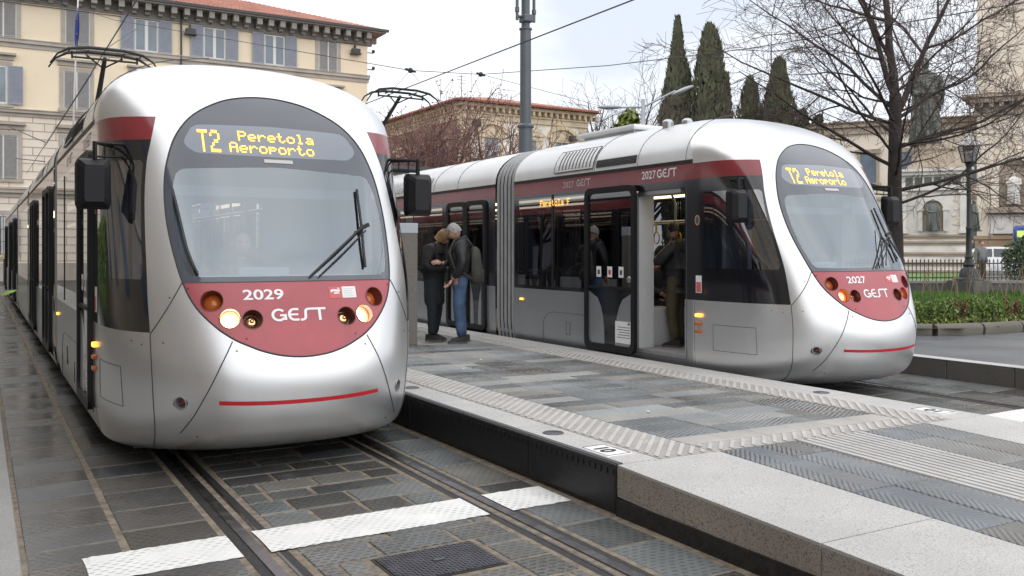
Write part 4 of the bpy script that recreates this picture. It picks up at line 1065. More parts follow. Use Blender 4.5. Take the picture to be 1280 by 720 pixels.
    b = MB(); b.box(-.55, .55, -.5, .9, 3.29, 3.36); b.build('pantograph_base', M['dgrey'], pg)
    b = MB(); b.tube([(0, .7, 3.4), (0, 1.75, 4.15)], .05, 8); b.tube([(0, 1.75, 4.15), (0, .1, 5.02)], [.055, .038], 8); b.tube([(-.09, .6, 3.4), (-.06, 1.7, 4.1)], .02, 6); b.tube([(-.3, .1, 5.04), (0, .35, 4.88), (.3, .1, 5.04)], .018, 6); b.build('pantograph_arm', M['black'], pg)
    b = MB()
    for y in (-.15, .28): b.tube([(-.92, y, 4.80), (-.80, y, 4.98), (-.62, y, 5.09), (-.3, y, 5.14), (.3, y, 5.14), (.62, y, 5.09), (.80, y, 4.98), (.92, y, 4.80)], [.014, .018, .028, .03, .03, .028, .018, .014], 6)
    for x in (-.6, -.3, .3, .6): b.tube([(x, -.15, 5.09), (x, .28, 5.09)], .016, 6)
    for x in (-.55, .55): b.tube([(x, .07, 5.09), (x, .07, 4.96)], .02, 6)
    b.tube([(-.55, .07, 4.99), (.55, .07, 4.99)], .02, 6); b.build('collector_head', M['black'], pg)
    return root
M['stk_red'] = mat('red sticker', (.62, .13, .13), .5, var=.05); M['sil_txt'] = mat('pale grey lettering', (.55, .53, .53), .5, var=.03); M['chrome2'] = mat('mirror glass', (.8, .8, .8), .03, 1, 0)
M['badge_blue'] = mat('blue badge', (.06, .08, .25), .4, var=.1); M['cabwall'] = mat('cab wall', (.22, .25, .28), .6, var=.05); M['dash'] = mat('dashboard grey', (.30, .32, .34), .55, var=.06)
T1 = tram(TC1, 6.0, '2029', False, 'silver tram with a red front panel numbered 2029 and bright white headlights', False)
T2 = tram(TC2, 5.96, '2027', True, 'silver tram numbered 2027 standing with its side door open beyond the platform', True)
# ================================================================ BUILDINGS
M['cream'] = mat('cream plaster', (.86, .735, .55), .85, var=.06, vs_=.35, dirt=((.55, .42, .27), .5, .6, .35))
M['rust'] = mat('pale ashlar plaster', (.80, .72, .62), .85, var=.07, vs_=.5)
M['groove'] = mat('ashlar groove', (.40, .30, .22), .9, var=.1)
M['pietra'] = mat('grey sandstone trim', (.44, .40, .35), .85, var=.15, vs_=1.2)
M['eave'] = mat('dark eave timber', (.30, .285, .26), .8, var=.15, vs_=2)
M['tile'] = mat('terracotta tiles', (.36, .155, .11), .8, var=.3, vs_=1.3, dirt=((.22, .12, .08), 3, .58, .5))
M['shutter'] = mat('blue grey shutter', (.31, .33, .39), .6, var=.06)
M['shutter_d'] = mat('grey brown shutter', (.32, .315, .31), .7, var=.06)
M['wframe'] = mat('white window frame', (.68, .68, .66), .5, var=.04)
M['pane'] = mat('window pane', (.13, .17, .21), .06, var=.25, vs_=.8, spec=.8)
M['pipe'] = mat('iron pipe', (.05, .05, .05), .5, var=.1)
M['brick'] = mat('weathered brick', (.36, .215, .17), .9, var=.25, vs_=1.6)
M['plaster_w'] = mat('off white plaster', (.82, .76, .67), .9, var=.12, vs_=.9, dirt=((.60, .52, .42), 1.1, .56, .5))
M['ochre'] = mat('ochre stone trim', (.66, .54, .38), .9, var=.2, vs_=1.5)
M['stone'] = mat('pale church stone', (.68, .60, .50), .9, var=.1, vs_=.5, dirt=((.50, .42, .33), .35, .57, .5))
M['stone_b'] = mat('brown stone base', (.36, .26, .165), .9, var=.15, vs_=.8)
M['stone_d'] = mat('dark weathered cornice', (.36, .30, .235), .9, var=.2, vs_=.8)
M['marble'] = mat('weathered marble', (.66, .635, .59), .75, var=.14, vs_=1.2, dirt=((.25, .23, .20), 1.5, .56, .55))
M['bronze'] = mat('patinated bronze', (.13, .145, .13), .6, .2, .35, 2.2, dirt=((.17, .20, .19), 2.5, .6, .6))

YF = 55.0
def FX(px, py=0): return at_Y(px, py, YF).x
pal = empty('palazzo', (0, YF, 0), label='cream four storey palazzo with grey blue shutters and red tiled roof behind the near tram', cat='building')
def fb(mb, x0, x1, z0, z1, out_, dep=.0, **k): mb.box(x0, x1, -out_, dep, z0, z1, **k)   # out_ = how far proud of the facade
XR, XL = 21.75, -16.0
b = MB(); b.box(XL, XR, 0, 14, 8.95, 15.7); b.build('wall', M['cream'], pal)
b = MB(); b.box(XL, XR, .002, 14, -.3, 8.95); b.build('rusticated_wall', M['rust'], pal)
b = MB()
for i in range(18):
    z = 1.0 + i * .44; b.box(XL, XR, -.012, .02, z, z + .035)
    for j in range(34):
        x = XL + j * 1.12 + (.56 if i % 2 else 0); b.box(x, x + .03, -.011, .02, z + .035, z + .44)
b.build('ashlar_joint', M['groove'], pal)
b = MB(); fb(b, XL, XR + .06, -.3, .9, .10); b.build('plinth', M['pietra'], pal)
for z, h_, o_ in ((12.50, .42, .10), (8.80, .34, .12), (4.45, .42, .14)):
    b = MB(); fb(b, XL, XR + .08, z, z + h_ * .55, o_ * .6); fb(b, XL, XR + .12, z + h_ * .55, z + h_, o_ * 1.6); fb(b, XL, XR + .14, z + h_, z + h_ + .05, o_ * 2); b.build('string_course', M['pietra'], pal)
b = MB(); fb(b, XL, XR + .1, 14.95, 15.15, .10); fb(b, XL, XR + .9, 15.62, 15.78, 1.0, 14)
for i in range(54):
    x = XL + .3 + i * .70; b.box(x, x + .30, -.85, 0, 15.22, 15.62); b.box(x + .03, x + .27, -.45, 0, 15.05, 15.22)
for i in range(9): b.box(XR, XR + .8, .4 + i * .8, .7 + i * .8, 15.22, 15.62)
fb(b, XL, XR + .12, 15.15, 15.62, .06); b.build('cornice', M['eave'], pal)
b = MB()
o_ = .95; e0, e1 = 15.80, 18.6
A = [(XL, -o_, e0), (XR + o_, -o_, e0), (XR - 6.0, 7, e1), (XL, 7, e1)]; B = [(XR + o_, -o_, e0), (XR + o_, 15, e0), (XR - 6, 7.2, e1)]
b.add(A, [(0, 1, 2, 3)]); b.add(B, [(0, 1, 2)])
for i in range(150):     # rows of cover tiles
    x = XL + .1 + i * .256
    if x > XR + o_: break
    yt = 7 if x < XR - 6 else 7 - (x - (XR - 6)) * (8 / 7.0)
    b.tube([(x, -o_ - .05, e0 + .02), (x, yt, e0 + (yt + o_) / (7 + o_) * (e1 - e0) + .02)], .07, 5)
b.build('roof', M['tile'], pal)
b = MB(); b.box(XL, XR + o_ + .1, -o_ - .16, -o_, 15.70, 15.86); b.build('gutter', M['pipe'], pal)
b = MB(); b.box(9.3, 10.3, 2.0, 2.05, 16.9, 17.0); b.box(9.25, 10.35, 2.0, 2.9, 16.95, 17.02); b.build('skylight', M['pipe'], pal)
b = MB(); b.box(4.3, 5.0, 3.0, 3.6, 16.6, 18.0); b.build('chimney', M['tile'], pal)
b = MB(); x = FX(226); b.tube([(x, -.14, 15.6), (x, -.14, 8)], .055, 8); b.build('downpipe', M['pipe'], pal)
def shutter(mb, x0, x1, z0, z1, y=-.10):
    mb.box(x0, x0 + .05, y - .03, y + .02, z0, z1); mb.box(x1 - .05, x1, y - .03, y + .02, z0, z1); mb.box(x0 + .05, x1 - .05, y - .03, y + .02, z0, z0 + .07); mb.box(x0 + .05, x1 - .05, y - .03, y + .02, z1 - .07, z1); mb.box(x0 + .05, x1 - .05, y + .0, y + .015, z0, z1)
    n = int((z1 - z0 - .14) / .065)
    for i in range(n): mb.box(x0 + .05, x1 - .05, y - .022, y + .0, z0 + .07 + i * .065, z0 + .07 + i * .065 + .040)
def palazzo_window(cx_, z0, z1, wd, closed, hood=False, grille=False, trim=.22):
    e = empty('window', (cx_, 0, 0)); e.parent = pal; hw = wd / 2
    b = MB(); fb(b, -hw - trim, -hw, z0 - .05, z1 + trim, .05); fb(b, hw, hw + trim, z0 - .05, z1 + trim, .05); fb(b, -hw, hw, z1, z1 + trim, .05); fb(b, -hw - trim - .06, hw + trim + .06, z0 - .2, z0 - .05, .12)
    if hood: fb(b, -hw - trim - .08, hw + trim + .08, z1 + trim + .10, z1 + trim + .34, .10); fb(b, -hw - trim - .18, hw + trim + .18, z1 + trim + .34, z1 + trim + .46, .26)
    b.build('stone_surround', M['pietra'], e)
    if closed:
        for s in (0, 1):
            b = MB(); shutter(b, -hw + .03 + s * (hw - .01), -.02 + s * (hw - .01), z0, z1 - .02, -.02)
            b.build('shutter', M['shutter_d'], e)
        b = MB(); fb(b, -hw, -hw + .04, z0 - .05, z1, .045); fb(b, hw - .04, hw, z0 - .05, z1, .045); fb(b, -.03, .03, z0 - .05, z1, .055); b.build('window_frame', M['wframe'], e)
    else:
        b = MB(); b.box(-hw, hw, -.008, .0, z0 - .05, z1); b.build('pane', M['pane'], e)
        b = MB(); fb(b, -hw, -hw + .10, z0 - .05, z1, .03); fb(b, hw - .10, hw, z0 - .05, z1, .03); fb(b, -.09, .09, z0 - .05, z1, .035); fb(b, -hw + .10, hw - .10, z1 - .09, z1, .03); fb(b, -hw + .1, hw - .1, z0 - .05, z0 + .06, .03); b.build('window_frame', M['wframe'], e)
        for s in (-1, 1):
            b = MB(); x0 = hw + .02 if s > 0 else -hw - .72; shutter(b, x0, x0 + .70, z0 - .04, z1 + .02, -.12); b.build('shutter', M['shutter'], e)
    if grille:
        b = MB()
        for i in range(7): x = -hw + .06 + i * (wd - .12) / 6; b.tube([(x, -.14, z0), (x, -.14, z1)], .016, 5)
        for i in range(4): z = z0 + .1 + i * (z1 - z0 - .2) / 3; b.tube([(-hw, -.14, z), (hw, -.14, z)], .014, 5)
        b.build('grille', M['pipe'], e)
# top storey
for px, cl in ((4, True), (97, True), (183, False), (268, False), (343, False), (410, True)):
    palazzo_window(FX(px), 13.02, 14.86, 1.22 if cl else 1.3, cl)
for px in (478, ): pass
for px, cl, hd in ((-8, False, True), (96, True, True), (183, False, True), (268, True, True), (343, False, True), (410, True, True)):
    palazzo_window(FX(px), 9.45, 11.45, 1.3, cl, hd)
for px in (4, 96, 183, 268, 343, 410): palazzo_window(FX(px), 5.45, 7.75, 1.35, True, True)
for px in (4, 96, 183, 268, 343, 410): palazzo_window(FX(px), 1.3, 3.5, 1.25, False if px != 96 else True, False, True)
# flood lamps and insulators on the wall
for px in (237, 443):
    b = MB(); x = FX(px); b.bbox(x - .28, x + .28, -.42, -.10, 14.28, 14.58, .05); b.box(x - .03, x + .03, -.2, 0, 14.55, 14.85); b.box(x - .34, x + .34, -.46, -.06, 14.22, 14.28); b.build('flood_lamp', M['pipe'], pal)
b = MB(); b.tube([(XL, -.06, 15.02), (10, -.06, 14.96), (XR, -.06, 15.0)], .02, 5); b.tube([(XL, -.07, 14.9), (8, -.07, 14.84), (XR, -.07, 14.9)], .016, 5); b.build('facade_cable', M['pipe'], pal)
b = MB()
for z in (14.5, 13.4): b.box(XR, XR + .5, .2, .26, z, z + .06); b.sphere((XR + .5, .23, z + .15), .12, 8, 6)
b.build('insulator', M['pipe'], pal)
# flag on its white pole
fl = empty('flag_pole', tuple(at_Y(98, 70, YF - 1.2)[:2]) + (0,), label='white flagpole with a furled dark blue flag on the cream facade', cat='flag')
b = MB(); b.tube([(-.28, .95, 7.5), (-.24, .0, 8.6), (-.12, 0, 12.4), (0, 0, 15.75)], [.05, .05, .045, .035], 8); b.sphere((0, 0, 15.8), .11, 8, 6); b.build('pole', M['wframe'], fl, True)
b = MB(); n = 14; q = []
for i in range(n + 1):
    t = i / n; z = 14.75 - 2.9 * t
    for j in range(6): a = j / 5; q.append((-.03 - .10 * t + .22 * (a - .5) * math.sin(math.pi * min(1, t * 1.1 + .05)), -.06 + .09 * math.sin(a * 9 + t * 2), z))
b.add(q, [(i * 6 + j, i * 6 + j + 1, (i + 1) * 6 + j + 1, (i + 1) * 6 + j) for i in range(n) for j in range(5)])
fg = b.build('flag', mat('blue flag cloth', (.02, .05, .26), .7, var=.15), fl, True)
b = MB()
for z in (14.1, 13.3, 12.5): b.add([(-.09 + .05 * math.cos(a * math.pi * 4 / 5), -.165, z + .05 * math.sin(a * math.pi * 4 / 5)) for a in range(5)], [(0, 1, 2, 3, 4)])
b.build('flag_star', M['yellow'], fg)

# ---- small palazzina behind the far tram
PX, PY_, PZ = 22.8, 43.6, 9.6
vil = empty('villa', (PX, PY_, 0), label='two storey villa with tiled hip roof and red brick side behind bare trees', cat='building')
W_, D_ = 8.2, 13.0
b = MB(); b.box(0, W_, 0, D_, -.3, PZ); b.build('wall', M['plaster_w'], vil)
b = MB(); b.box(-.04, 0, .55, D_, -.3, PZ - .1); b.build('brick_wall', M['brick'], vil)
b = MB()
for s in (0, W_ - .6):
    k = 0; z = -.3
    while z < PZ - .6: w_ = .62 if k % 2 else .48; b.box(s if s == 0 else W_ - w_, w_ if s == 0 else W_ + .001, -.045, .001, z + .015, z + .42); z += .44; k += 1
k = 0; z = -.3
while z < PZ - .6: w_ = .62 if k % 2 else .48; b.box(-.075, -.002, 0.0, w_, z + .015, z + .42); z += .44; k += 1
b.build('quoin', M['ochre'], vil)
b = MB(); b.box(-.12, W_ + .12, -.12, D_, PZ - .75, PZ - .45); b.box(-.4, W_ + .4, -.4, D_, PZ - .08, PZ + .1); b.box(-.2, W_ + .2, -.2, D_, PZ - .45, PZ - .35)
for i in range(23): x = -.1 + i * .40; b.box(x, x + .16, -.36, 0, PZ - .32, PZ - .08)
for i in range(28): y = .2 + i * .45; b.box(-.36, 0, y, y + .16, PZ - .32, PZ - .08)
b.build('cornice', M['ochre'], vil)
b = MB(); o_ = .75; z0, z1 = PZ + .12, PZ + 1.3
c_ = [(-o_, -o_, z0), (W_ + o_, -o_, z0), (W_ + o_, D_ + o_, z0), (-o_, D_ + o_, z0), (W_ / 2, 4.5, z1), (W_ / 2, D_ - 4.5, z1)]
b.add(c_, [(0, 1, 4), (1, 2, 5, 4), (2, 3, 5), (3, 0, 4, 5), (3, 2, 1, 0)])
for i in range(43):
    x = -o_ + .1 + i * .22; t = min((x + o_) / (W_ / 2 + o_), (W_ + o_ - x) / (W_ / 2 + o_)); b.tube([(x, -o_ - .04, z0 + .03), (x, -o_ + (4.5 + o_) * t, z0 + (z1 - z0) * t + .03)], .075, 5)
for i in range(62):
    y = -o_ + .1 + i * .23; t = min((y + o_) / (4.5 + o_), (D_ + o_ - y) / (4.5 + o_), 1); b.tube([(-o_ - .04, y, z0 + .03), (-o_ + (W_ / 2 + o_) * t, y, z0 + (z1 - z0) * t + .03)], .075, 5)
b.build('roof', M['tile'], vil)
for x in (1.75, 4.3, 6.5):
    e = empty('window', (x, 0, .42)); e.parent = vil; arch = x != 4.3
    b = MB(); b.box(-.75, -.48, -.08, 0, 5.4, 7.45); b.box(.48, .75, -.08, 0, 5.4, 7.45); b.box(-.9, .9, -.16, 0, 5.15, 5.4); b.box(-.85, .85, -.12, 0, 7.45, 7.68)
    if arch:
        o2 = arc2((0, 7.70), 1.02, .72, 0, 180, 12); i2 = arc2((0, 7.70), .80, .50, 0, 180, 12)
        for i in range(12):
            v = [(p[0], y, p[1]) for y in (-.2, 0) for p in (o2[i], o2[i + 1], i2[i + 1], i2[i])]; b.add(v, [(0, 1, 2, 3), (0, 4, 5, 1), (3, 2, 6, 7), (1, 5, 6, 2), (0, 3, 7, 4)])
        b.prism(i2, 0, .05, M=Matrix(((1, 0, 0, 0), (0, 0, 1, -.05), (0, 1, 0, 0), (0, 0, 0, 1))))
    else: b.prism([(-1.0, 7.7), (1.0, 7.7), (0, 8.35)], 0, .16, M=Matrix(((1, 0, 0, 0), (0, 0, 1, -.16), (0, 1, 0, 0), (0, 0, 0, 1))))
    b.build('stone_surround', M['ochre'], e)
    b = MB(); b.box(-.48, .48, -.02, 0, 5.4, 7.45); b.build('pane', M['pane'], e)
    b = MB(); b.box(-.48, -.42, -.05, -.02, 5.4, 7.45); b.box(.42, .48, -.05, -.02, 5.4, 7.45); b.box(-.04, .04, -.05, -.02, 5.4, 7.45); b.box(-.42, .42, -.045, -.02, 6.7, 6.76); b.box(-.42, .42, -.045, -.02, 6.0, 6.05); b.build('window_frame', M['wframe'], e)
    b = MB(); b.box(-.5, .5, -.03, 0, 1.4, 3.6); b.build('ground_floor_pane', M['pane'], e)
for y in (2.2, 5.2, 8.2, 11.2):
    e = empty('window', (-.04, y, 0)); e.parent = vil
    b = MB(); b.box(-.08, 0, -.75, .75, 5.2, 7.8); b.box(-.18, 0, -.95, .95, 7.8, 8.0); b.build('stone_surround', M['ochre'], e)
    b = MB(); b.box(-.10, -.08, -.48, .48, 5.4, 7.45); b.build('pane', M['pane'], e)
for q_ in ((W_ - 1.3, W_ - .9, 8.0, 8.3), (.5, .95, 8.4, 8.75)): b = MB(); b.bbox(q_[0], q_[1], -.4, -.1, q_[2], q_[3], .04); b.build('flood_lamp', M['pipe'], vil)
b = MB(); b.tube([(2.5, 5, z1 - .8), (2.5, 5, z1 + 1.4)], .025, 5)
for z, l_ in ((1.3, .35), (1.1, .3), (.9, .25)): b.tube([(2.5 - l_, 5, z1 + z), (2.5 + l_, 5, z1 + z)], .016, 4)
b.build('aerial', M['pipe'], vil)

# ---- church-like stone buildings on the right, square to the view
def frame_at(name, px, d, **k):
    p = at(px, HOR, d); return empty(name, (p.x, p.y, 0), -YAW - math.atan((px - 640) / F_PX), **k)
def uu(px0, d): return d * math.cos(math.atan((px0 - 640) / F_PX)) / F_PX      # metres per pixel across a wall that faces the camera
def lx(px, d): return (px - 640) / F_PX * d
def lz(py, d): return EYE - (py - HOR) * d / F_PX
dC = 62.0
ch = frame_at('church', 1221, dC, label='tall pale stone church wall with dark cornice and statue niche at the right edge', cat='building')
uC = uu(1221, dC); x0, x1 = 0.0, 16.0; zc = lz(126, dC)
b = MB(); b.box(x0, x1, 0, 16, 2.4, 26); b.build('wall', M['stone'], ch)
b = MB(); b.box(x0 - .12, x1, -.12, 16, -.3, 2.35); b.box(x0 - .2, x1, -.2, 0, 2.35, 2.6); b.build('base_course', M['stone_b'], ch)
b = MB(); b.box(x0 - .25, x1, -.25, 0, zc - 1.1, zc - .75); b.box(x0 - .15, x1, -.15, 0, zc - .75, zc - .25); b.box(x0 - .7, x1, -.7, 0, zc - .25, zc + .1); b.box(x0 - .9, x1, -.9, 0, zc + .1, zc + .35)
i = x0 - .5
while i < x0 + 14: b.box(i, i + .28, -.62, 0, zc - .55, zc - .25); i += .62
b.build('cornice', M['stone_d'], ch)
b = MB(); b.box(x0, x0 + 1.0, -.16, 0, 2.6, zc - 1.1); b.box(x0 + .95 + 3.4, x0 + 5.2, -.16, 0, 2.6, zc - 1.1); b.box(x0 + .1, x0 + .9, -.22, -.16, zc - 2.0, zc - 1.2); b.box(x0, x0 + 1.1, -.16, 0, zc + .35, 26); b.build('pilaster', M['stone'], ch)
# niche: a half-round hollow built as its own deep recess
nx_, d_ = 45 * uC, dC; z0n, z1n = lz(258, dC), lz(216, dC)
b = MB(); r_ = .88; n = 12; q = []
for i in range(n + 1):
    a = math.pi * i / n
    for z in (z0n, z1n): q.append((nx_ - r_ * math.cos(a), -.03 - .02 - .0 + (-.45 + .42 * math.sin(a)), z))
b.add(q, [(2 * i, 2 * i + 2, 2 * i + 3, 2 * i + 1) for i in range(n)])
for j in range(6):
    pass
q = []
for i in range(n + 1):
    for j in range(7):
        a = math.pi * i / n; e_ = math.pi / 2 * j / 6; q.append((nx_ - r_ * math.cos(a) * math.cos(e_), -.5 + .42 * math.sin(a) * math.cos(e_) + .0, z1n + r_ * math.sin(e_)))
b.add(q, [(i * 7 + j, (i + 1) * 7 + j, (i + 1) * 7 + j + 1, i * 7 + j + 1) for i in range(n) for j in range(6)])
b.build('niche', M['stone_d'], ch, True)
b = MB(); b.box(nx_ - 1.35, nx_ - r_, -.55, 0, z0n - .1, z1n + .2); b.box(nx_ + r_, nx_ + 1.35, -.55, 0, z0n - .1, z1n + .2)
ao = arc2((nx_, z1n), 1.35, 1.35, 0, 180, 14); ai = arc2((nx_, z1n), r_, r_, 0, 180, 14)
for i in range(14):
    v = [(p[0], y, p[1]) for y in (-.55, 0) for p in (ao[i], ao[i + 1], ai[i + 1], ai[i])]; b.add(v, [(0, 1, 2, 3), (0, 4, 5, 1), (3, 2, 6, 7)])
b.build('niche_surround', M['stone'], ch)
b = MB(); b.box(nx_ - 1.7, nx_ + 1.7, -.9, 0, z0n - .5, z0n - .12); b.build('niche_sill', M['stone_d'], ch)
b = MB(); b.box(nx_ - 1.5, nx_ + 1.5, -.3, 0, z0n - 1.9, z0n - .6); b.sphere((nx_ - .8, -.32, z0n - 1.2), (.35, .1, .45), 10, 8); b.sphere((nx_ + .7, -.32, z0n - 1.25), (.6, .1, .3), 10, 8); b.build('carved_panel', M['marble'], ch)
# lower wing behind the statue
dW = 66.0
wg = frame_at('stone_wing', 1120, dW, label='low beige stone building with a red tiled roof behind the bronze statue', cat='building')
uW = uu(1120, dW); a0, a1 = -110 * uW, 108 * uW; zt = lz(152, dW)
b = MB(); b.box(a0, a1, 0, 12, -.3, zt); b.build('wall', M['stone'], wg)
b = MB(); b.box(a0 - .4, a1, -.45, 0, zt - .3, zt); b.box(a0, a1, -.2, 0, zt - .8, zt - .3); b.box(a0, a1, -.15, 0, lz(250, dW), lz(246, dW)); b.build('cornice', M['stone_d'], wg)
b = MB(); b.add([(a0 - .6, -.6, zt), (a1 + .02, -.6, zt), (a1 + .02, 6, zt + .9), (a0 + 5, 6, zt + .9)], [(0, 1, 2, 3)])
i = a0
while i < a1: t = min(1, max(.05, (i - a0 + .6) / 5.6)); b.tube([(i, -.64, zt + .03), (i, -.6 + 6.6 * t, zt + .9 * t + .03)], .08, 4); i += .26
b.build('roof', mat('weathered brown tiles', (.25, .16, .12), .9, var=.3, vs_=1.2), wg)
for i in range(5):
    xx = a0 + 1.6 + i * 2.45; e = empty('window', (xx, 0, 0)); e.parent = wg
    for z0_, z1_ in ((6.6, 8.8), (1.6, 4.0)):
        b = MB(); b.box(-.55, .55, -.015, 0, z0_, z1_); b.build('pane', M['pane'], e)
        b = MB(); b.box(-.78, -.55, -.07, 0, z0_, z1_); b.box(.55, .78, -.07, 0, z0_, z1_); b.box(-.9, .9, -.14, 0, z1_, z1_ + .3); b.box(-.9, .9, -.14, 0, z0_ - .2, z0_); b.build('stone_surround', M['stone_d'], e)
# ================================================================ VEGETATION
M['bark'] = mat('dark bark', (.036, .029, .027), .9, var=.3, vs_=5, bump=.4, bs=30)
M['bark_r'] = mat('reddish bark', (.105, .065, .055), .9, var=.3, vs_=5)
M['twig'] = mat('brown twigs', (.085, .06, .052), .9, var=.2, vs_=3)
M['twig_r'] = mat('red budding twigs', (.21, .12, .105), .9, var=.3, vs_=1.5)
M['cyp'] = mat('cypress foliage', (.15, .165, .095), .9, var=.45, vs_=1.1, tone=.45)
M['leaf'] = mat('shrub leaf', (.15, .22, .05), .55, var=.3, vs_=3, tone=.5)
M['leaf_r'] = mat('russet shrub leaf', (.17, .115, .05), .6, var=.3, vs_=3, tone=.5)
M['leaf_d'] = mat('evergreen leaf', (.05, .075, .028), .6, var=.3, vs_=2, tone=.5)
M['leaf_y'] = mat('yellow green leaf', (.16, .19, .04), .6, var=.3, vs_=2, tone=.45)
M['grass'] = mat('grass blade', (.10, .20, .03), .7, var=.3, vs_=.8, tone=.4)
M['soil'] = mat('soil', (.05, .04, .03), .95, var=.4, vs_=6, bump=.6, bs=30)

def rdir(rg, d, ang):
    d = d.normalized(); a = d.orthogonal().normalized(); b = d.cross(a); ph = rg.uniform(0, 2 * math.pi); t = ang
    return (d * math.cos(t) + (a * math.cos(ph) + b * math.sin(ph)) * math.sin(t)).normalized()
def grow(rg, tb, wb, p, d, ln, r, lev, mx, cfg):
    """one branch as a wobbling taper, then its children along it"""
    n = max(3, int(4 + 2 * (mx - lev))) if lev < mx else 3
    pts = [p]; rs = [r]; q = p; dd = d
    for i in range(n):
        dd = (dd + Vector((rg.gauss(0, 1), rg.gauss(0, 1), rg.gauss(0, 1))) * cfg['wob'] + Vector((0, 0, cfg['up'][min(lev, len(cfg['up']) - 1)]))).normalized()
        q = q + dd * ln / n; pts.append(q); rs.append(max(cfg['rmin'], r * (1 - .78 * (i + 1) / n)))
    (tb if lev <= cfg['split'] else wb).tube(pts, rs, 7 if lev <= 1 else 4 if lev == 2 else 3, cap=False)
    if lev >= mx: return
    k = cfg['kids'][lev]
    for i in range(k):
        t = cfg['from'][lev] + (1 - cfg['from'][lev]) * (i + rg.random()) / k; x = t * n; j = min(n - 1, int(x)); pp = pts[j].lerp(pts[j + 1], x - j); dv = (pts[j + 1] - pts[j])
        nd = rdir(rg, dv, R(rg.uniform(*cfg['ang'])))
        if cfg.get('flat') and lev == 0: nd.z = rg.uniform(*cfg['flat']); nd.normalize()
        grow(rg, tb, wb, pp, nd, ln * rg.uniform(*cfg['len'][lev]) * (1.15 - .55 * t), max(cfg['rmin'], rs[j] * .55), lev + 1, mx, cfg)

# the big bare tree in the flower bed
bt = at(1119, 300, 19.0); rg = random.Random(21)
tree = empty('bare_tree', (bt.x, bt.y, .35), label='large bare tree with dark trunk and wide twiggy crown behind the far tram nose', cat='tree')
tb, wb = MB(), MB()
cfg = dict(wob=.10, up=[.05, .05, .02, .0, .0], rmin=.0042, split=1, kids=[0, 8, 7, 5, 4], **{'from': [.3, .12, .12, .1, .1]}, ang=(28, 62), len=[(.5, .7), (.42, .62), (.4, .6), (.4, .65), (.4, .6)])
sx, fx_ = Vector((CY, -SY, 0)), Vector((SY, CY, 0))     # across the view / away from the camera
T0 = Vector((0, 0, 0)); fork = Vector((0, 0, 4.55))
tb.tube([T0, (0.02, 0, 1.2), (-.02, 0, 2.6), (0.0, 0, 3.7), fork], [.18, .155, .14, .13, .12], 10, cap=False)
leaders = [(fork, Vector((-.05, 0, 1)), 5.2, .095), (fork - Vector((0, 0, .5)), sx * .42 + Vector((0, 0, 1)), 5.0, .075), (fork - Vector((0, 0, .1)), -sx * .30 + fx_ * .2 + Vector((0, 0, 1)), 4.2, .065)]
for p, d, ln, r in leaders: grow(rg, tb, wb, p, d.normalized(), ln, r, 1, 4, cfg)
for i in range(12):
    z = 2.2 + 2.6 * (i / 11) ** .9; a = i * 2.4 + rg.uniform(-.4, .4); side = sx * math.cos(a) + fx_ * math.sin(a)
    d = side + Vector((0, 0, rg.uniform(-.05, .42)))
    grow(rg, tb, wb, Vector((0, 0, z)), d.normalized(), rg.uniform(2.6, 4.2), rg.uniform(.024, .040), 1, 4, cfg)
for px, py, pz_, ln in ((-1, .35, 3.0, 4.0), (-1, .18, 3.9, 4.4), (1, .10, 2.5, 4.2), (1, .22, 3.4, 4.6), (-1, .7, 4.2, 4.4), (1, .6, 4.0, 4.4), (-1, .02, 2.5, 3.4)):
    grow(rg, tb, wb, Vector((0, 0, pz_)), (sx * px + fx_ * rg.uniform(-.3, .3) + Vector((0, 0, py))).normalized(), ln, .042, 1, 4, cfg)
tb.build('trunk', M['bark'], tree, True); wb.build('crown', M['twig'], tree)

# red budding trees in front of the villa
def small_tree(name, base, h, seed, label, mb_, mt, spread=1.0, kids=(0, 9, 8, 6), group=None, buds=True):
    rg = random.Random(seed); t = empty(name, base, rg.uniform(0, 6), label=label, cat='tree', group=group); tb, wb = MB(), MB()
    c = dict(wob=.12, up=[.05, .10, .06, .03], rmin=.0095, split=1, kids=list(kids), **{'from': [.3, .2, .12, .1]}, ang=(25, 60), len=[(.5, .7), (.4, .62), (.4, .62), (.4, .6)])
    tb.tube([(0, 0, 0), (.05, 0, h * .15), (0, .05, h * .32)], [h * .018, h * .015, h * .013], 8, cap=False)
    for i in range(14):
        a = i * 2.4; z = h * (.26 + .10 * rg.random()); d = Vector((math.cos(a) * spread, math.sin(a) * spread, rg.uniform(.35, 1.5)))
        grow(rg, tb, wb, Vector((0, 0, z)), d.normalized(), h * rg.uniform(.40, .66), h * .009, 1, 3, c)
    if buds:
        for v in wb.v[::3]:
            if rg.random() < .42:
                p = Vector(v); s = rg.uniform(.018, .042); n_ = len(wb.v)
                wb.v.append(tuple(p + Vector((rg.gauss(0, .03), rg.gauss(0, .03), rg.gauss(0, .03)))))
                q = Vector(wb.v[-1]); wb.v[-1] = tuple(q + Vector((s, 0, 0))); wb.v += [tuple(q + Vector((-s, s * .6, 0))), tuple(q + Vector((0, -s * .4, s * 1.3)))]
                wb.f.append([n_, n_ + 1, n_ + 2]); wb.m.append(0); wb.t.append(.5)
    tb.build('trunk', mb_, t, True); wb.build('crown', mt, t); return t
for i, (px, d, h, lab) in enumerate(((486, 31, 7.0, 'red budding bare tree just right of the near tram roof'), (546, 34, 7.6, 'red budding bare tree in front of the brick side of the villa'), (612, 33, 7.2, 'red budding bare tree between villa corner and tall grey mast'), (676, 36, 6.4, 'thin red budding bare tree right of the tall grey mast'))):
    p = at(px, 300, d); small_tree('bare_tree', (p.x, p.y, 0), h, 31 + i, lab, M['bark_r'], M['twig_r'], kids=(0, 9, 8, 6) if i < 2 else (0, 7, 6, 4), group='red budding trees by the villa')
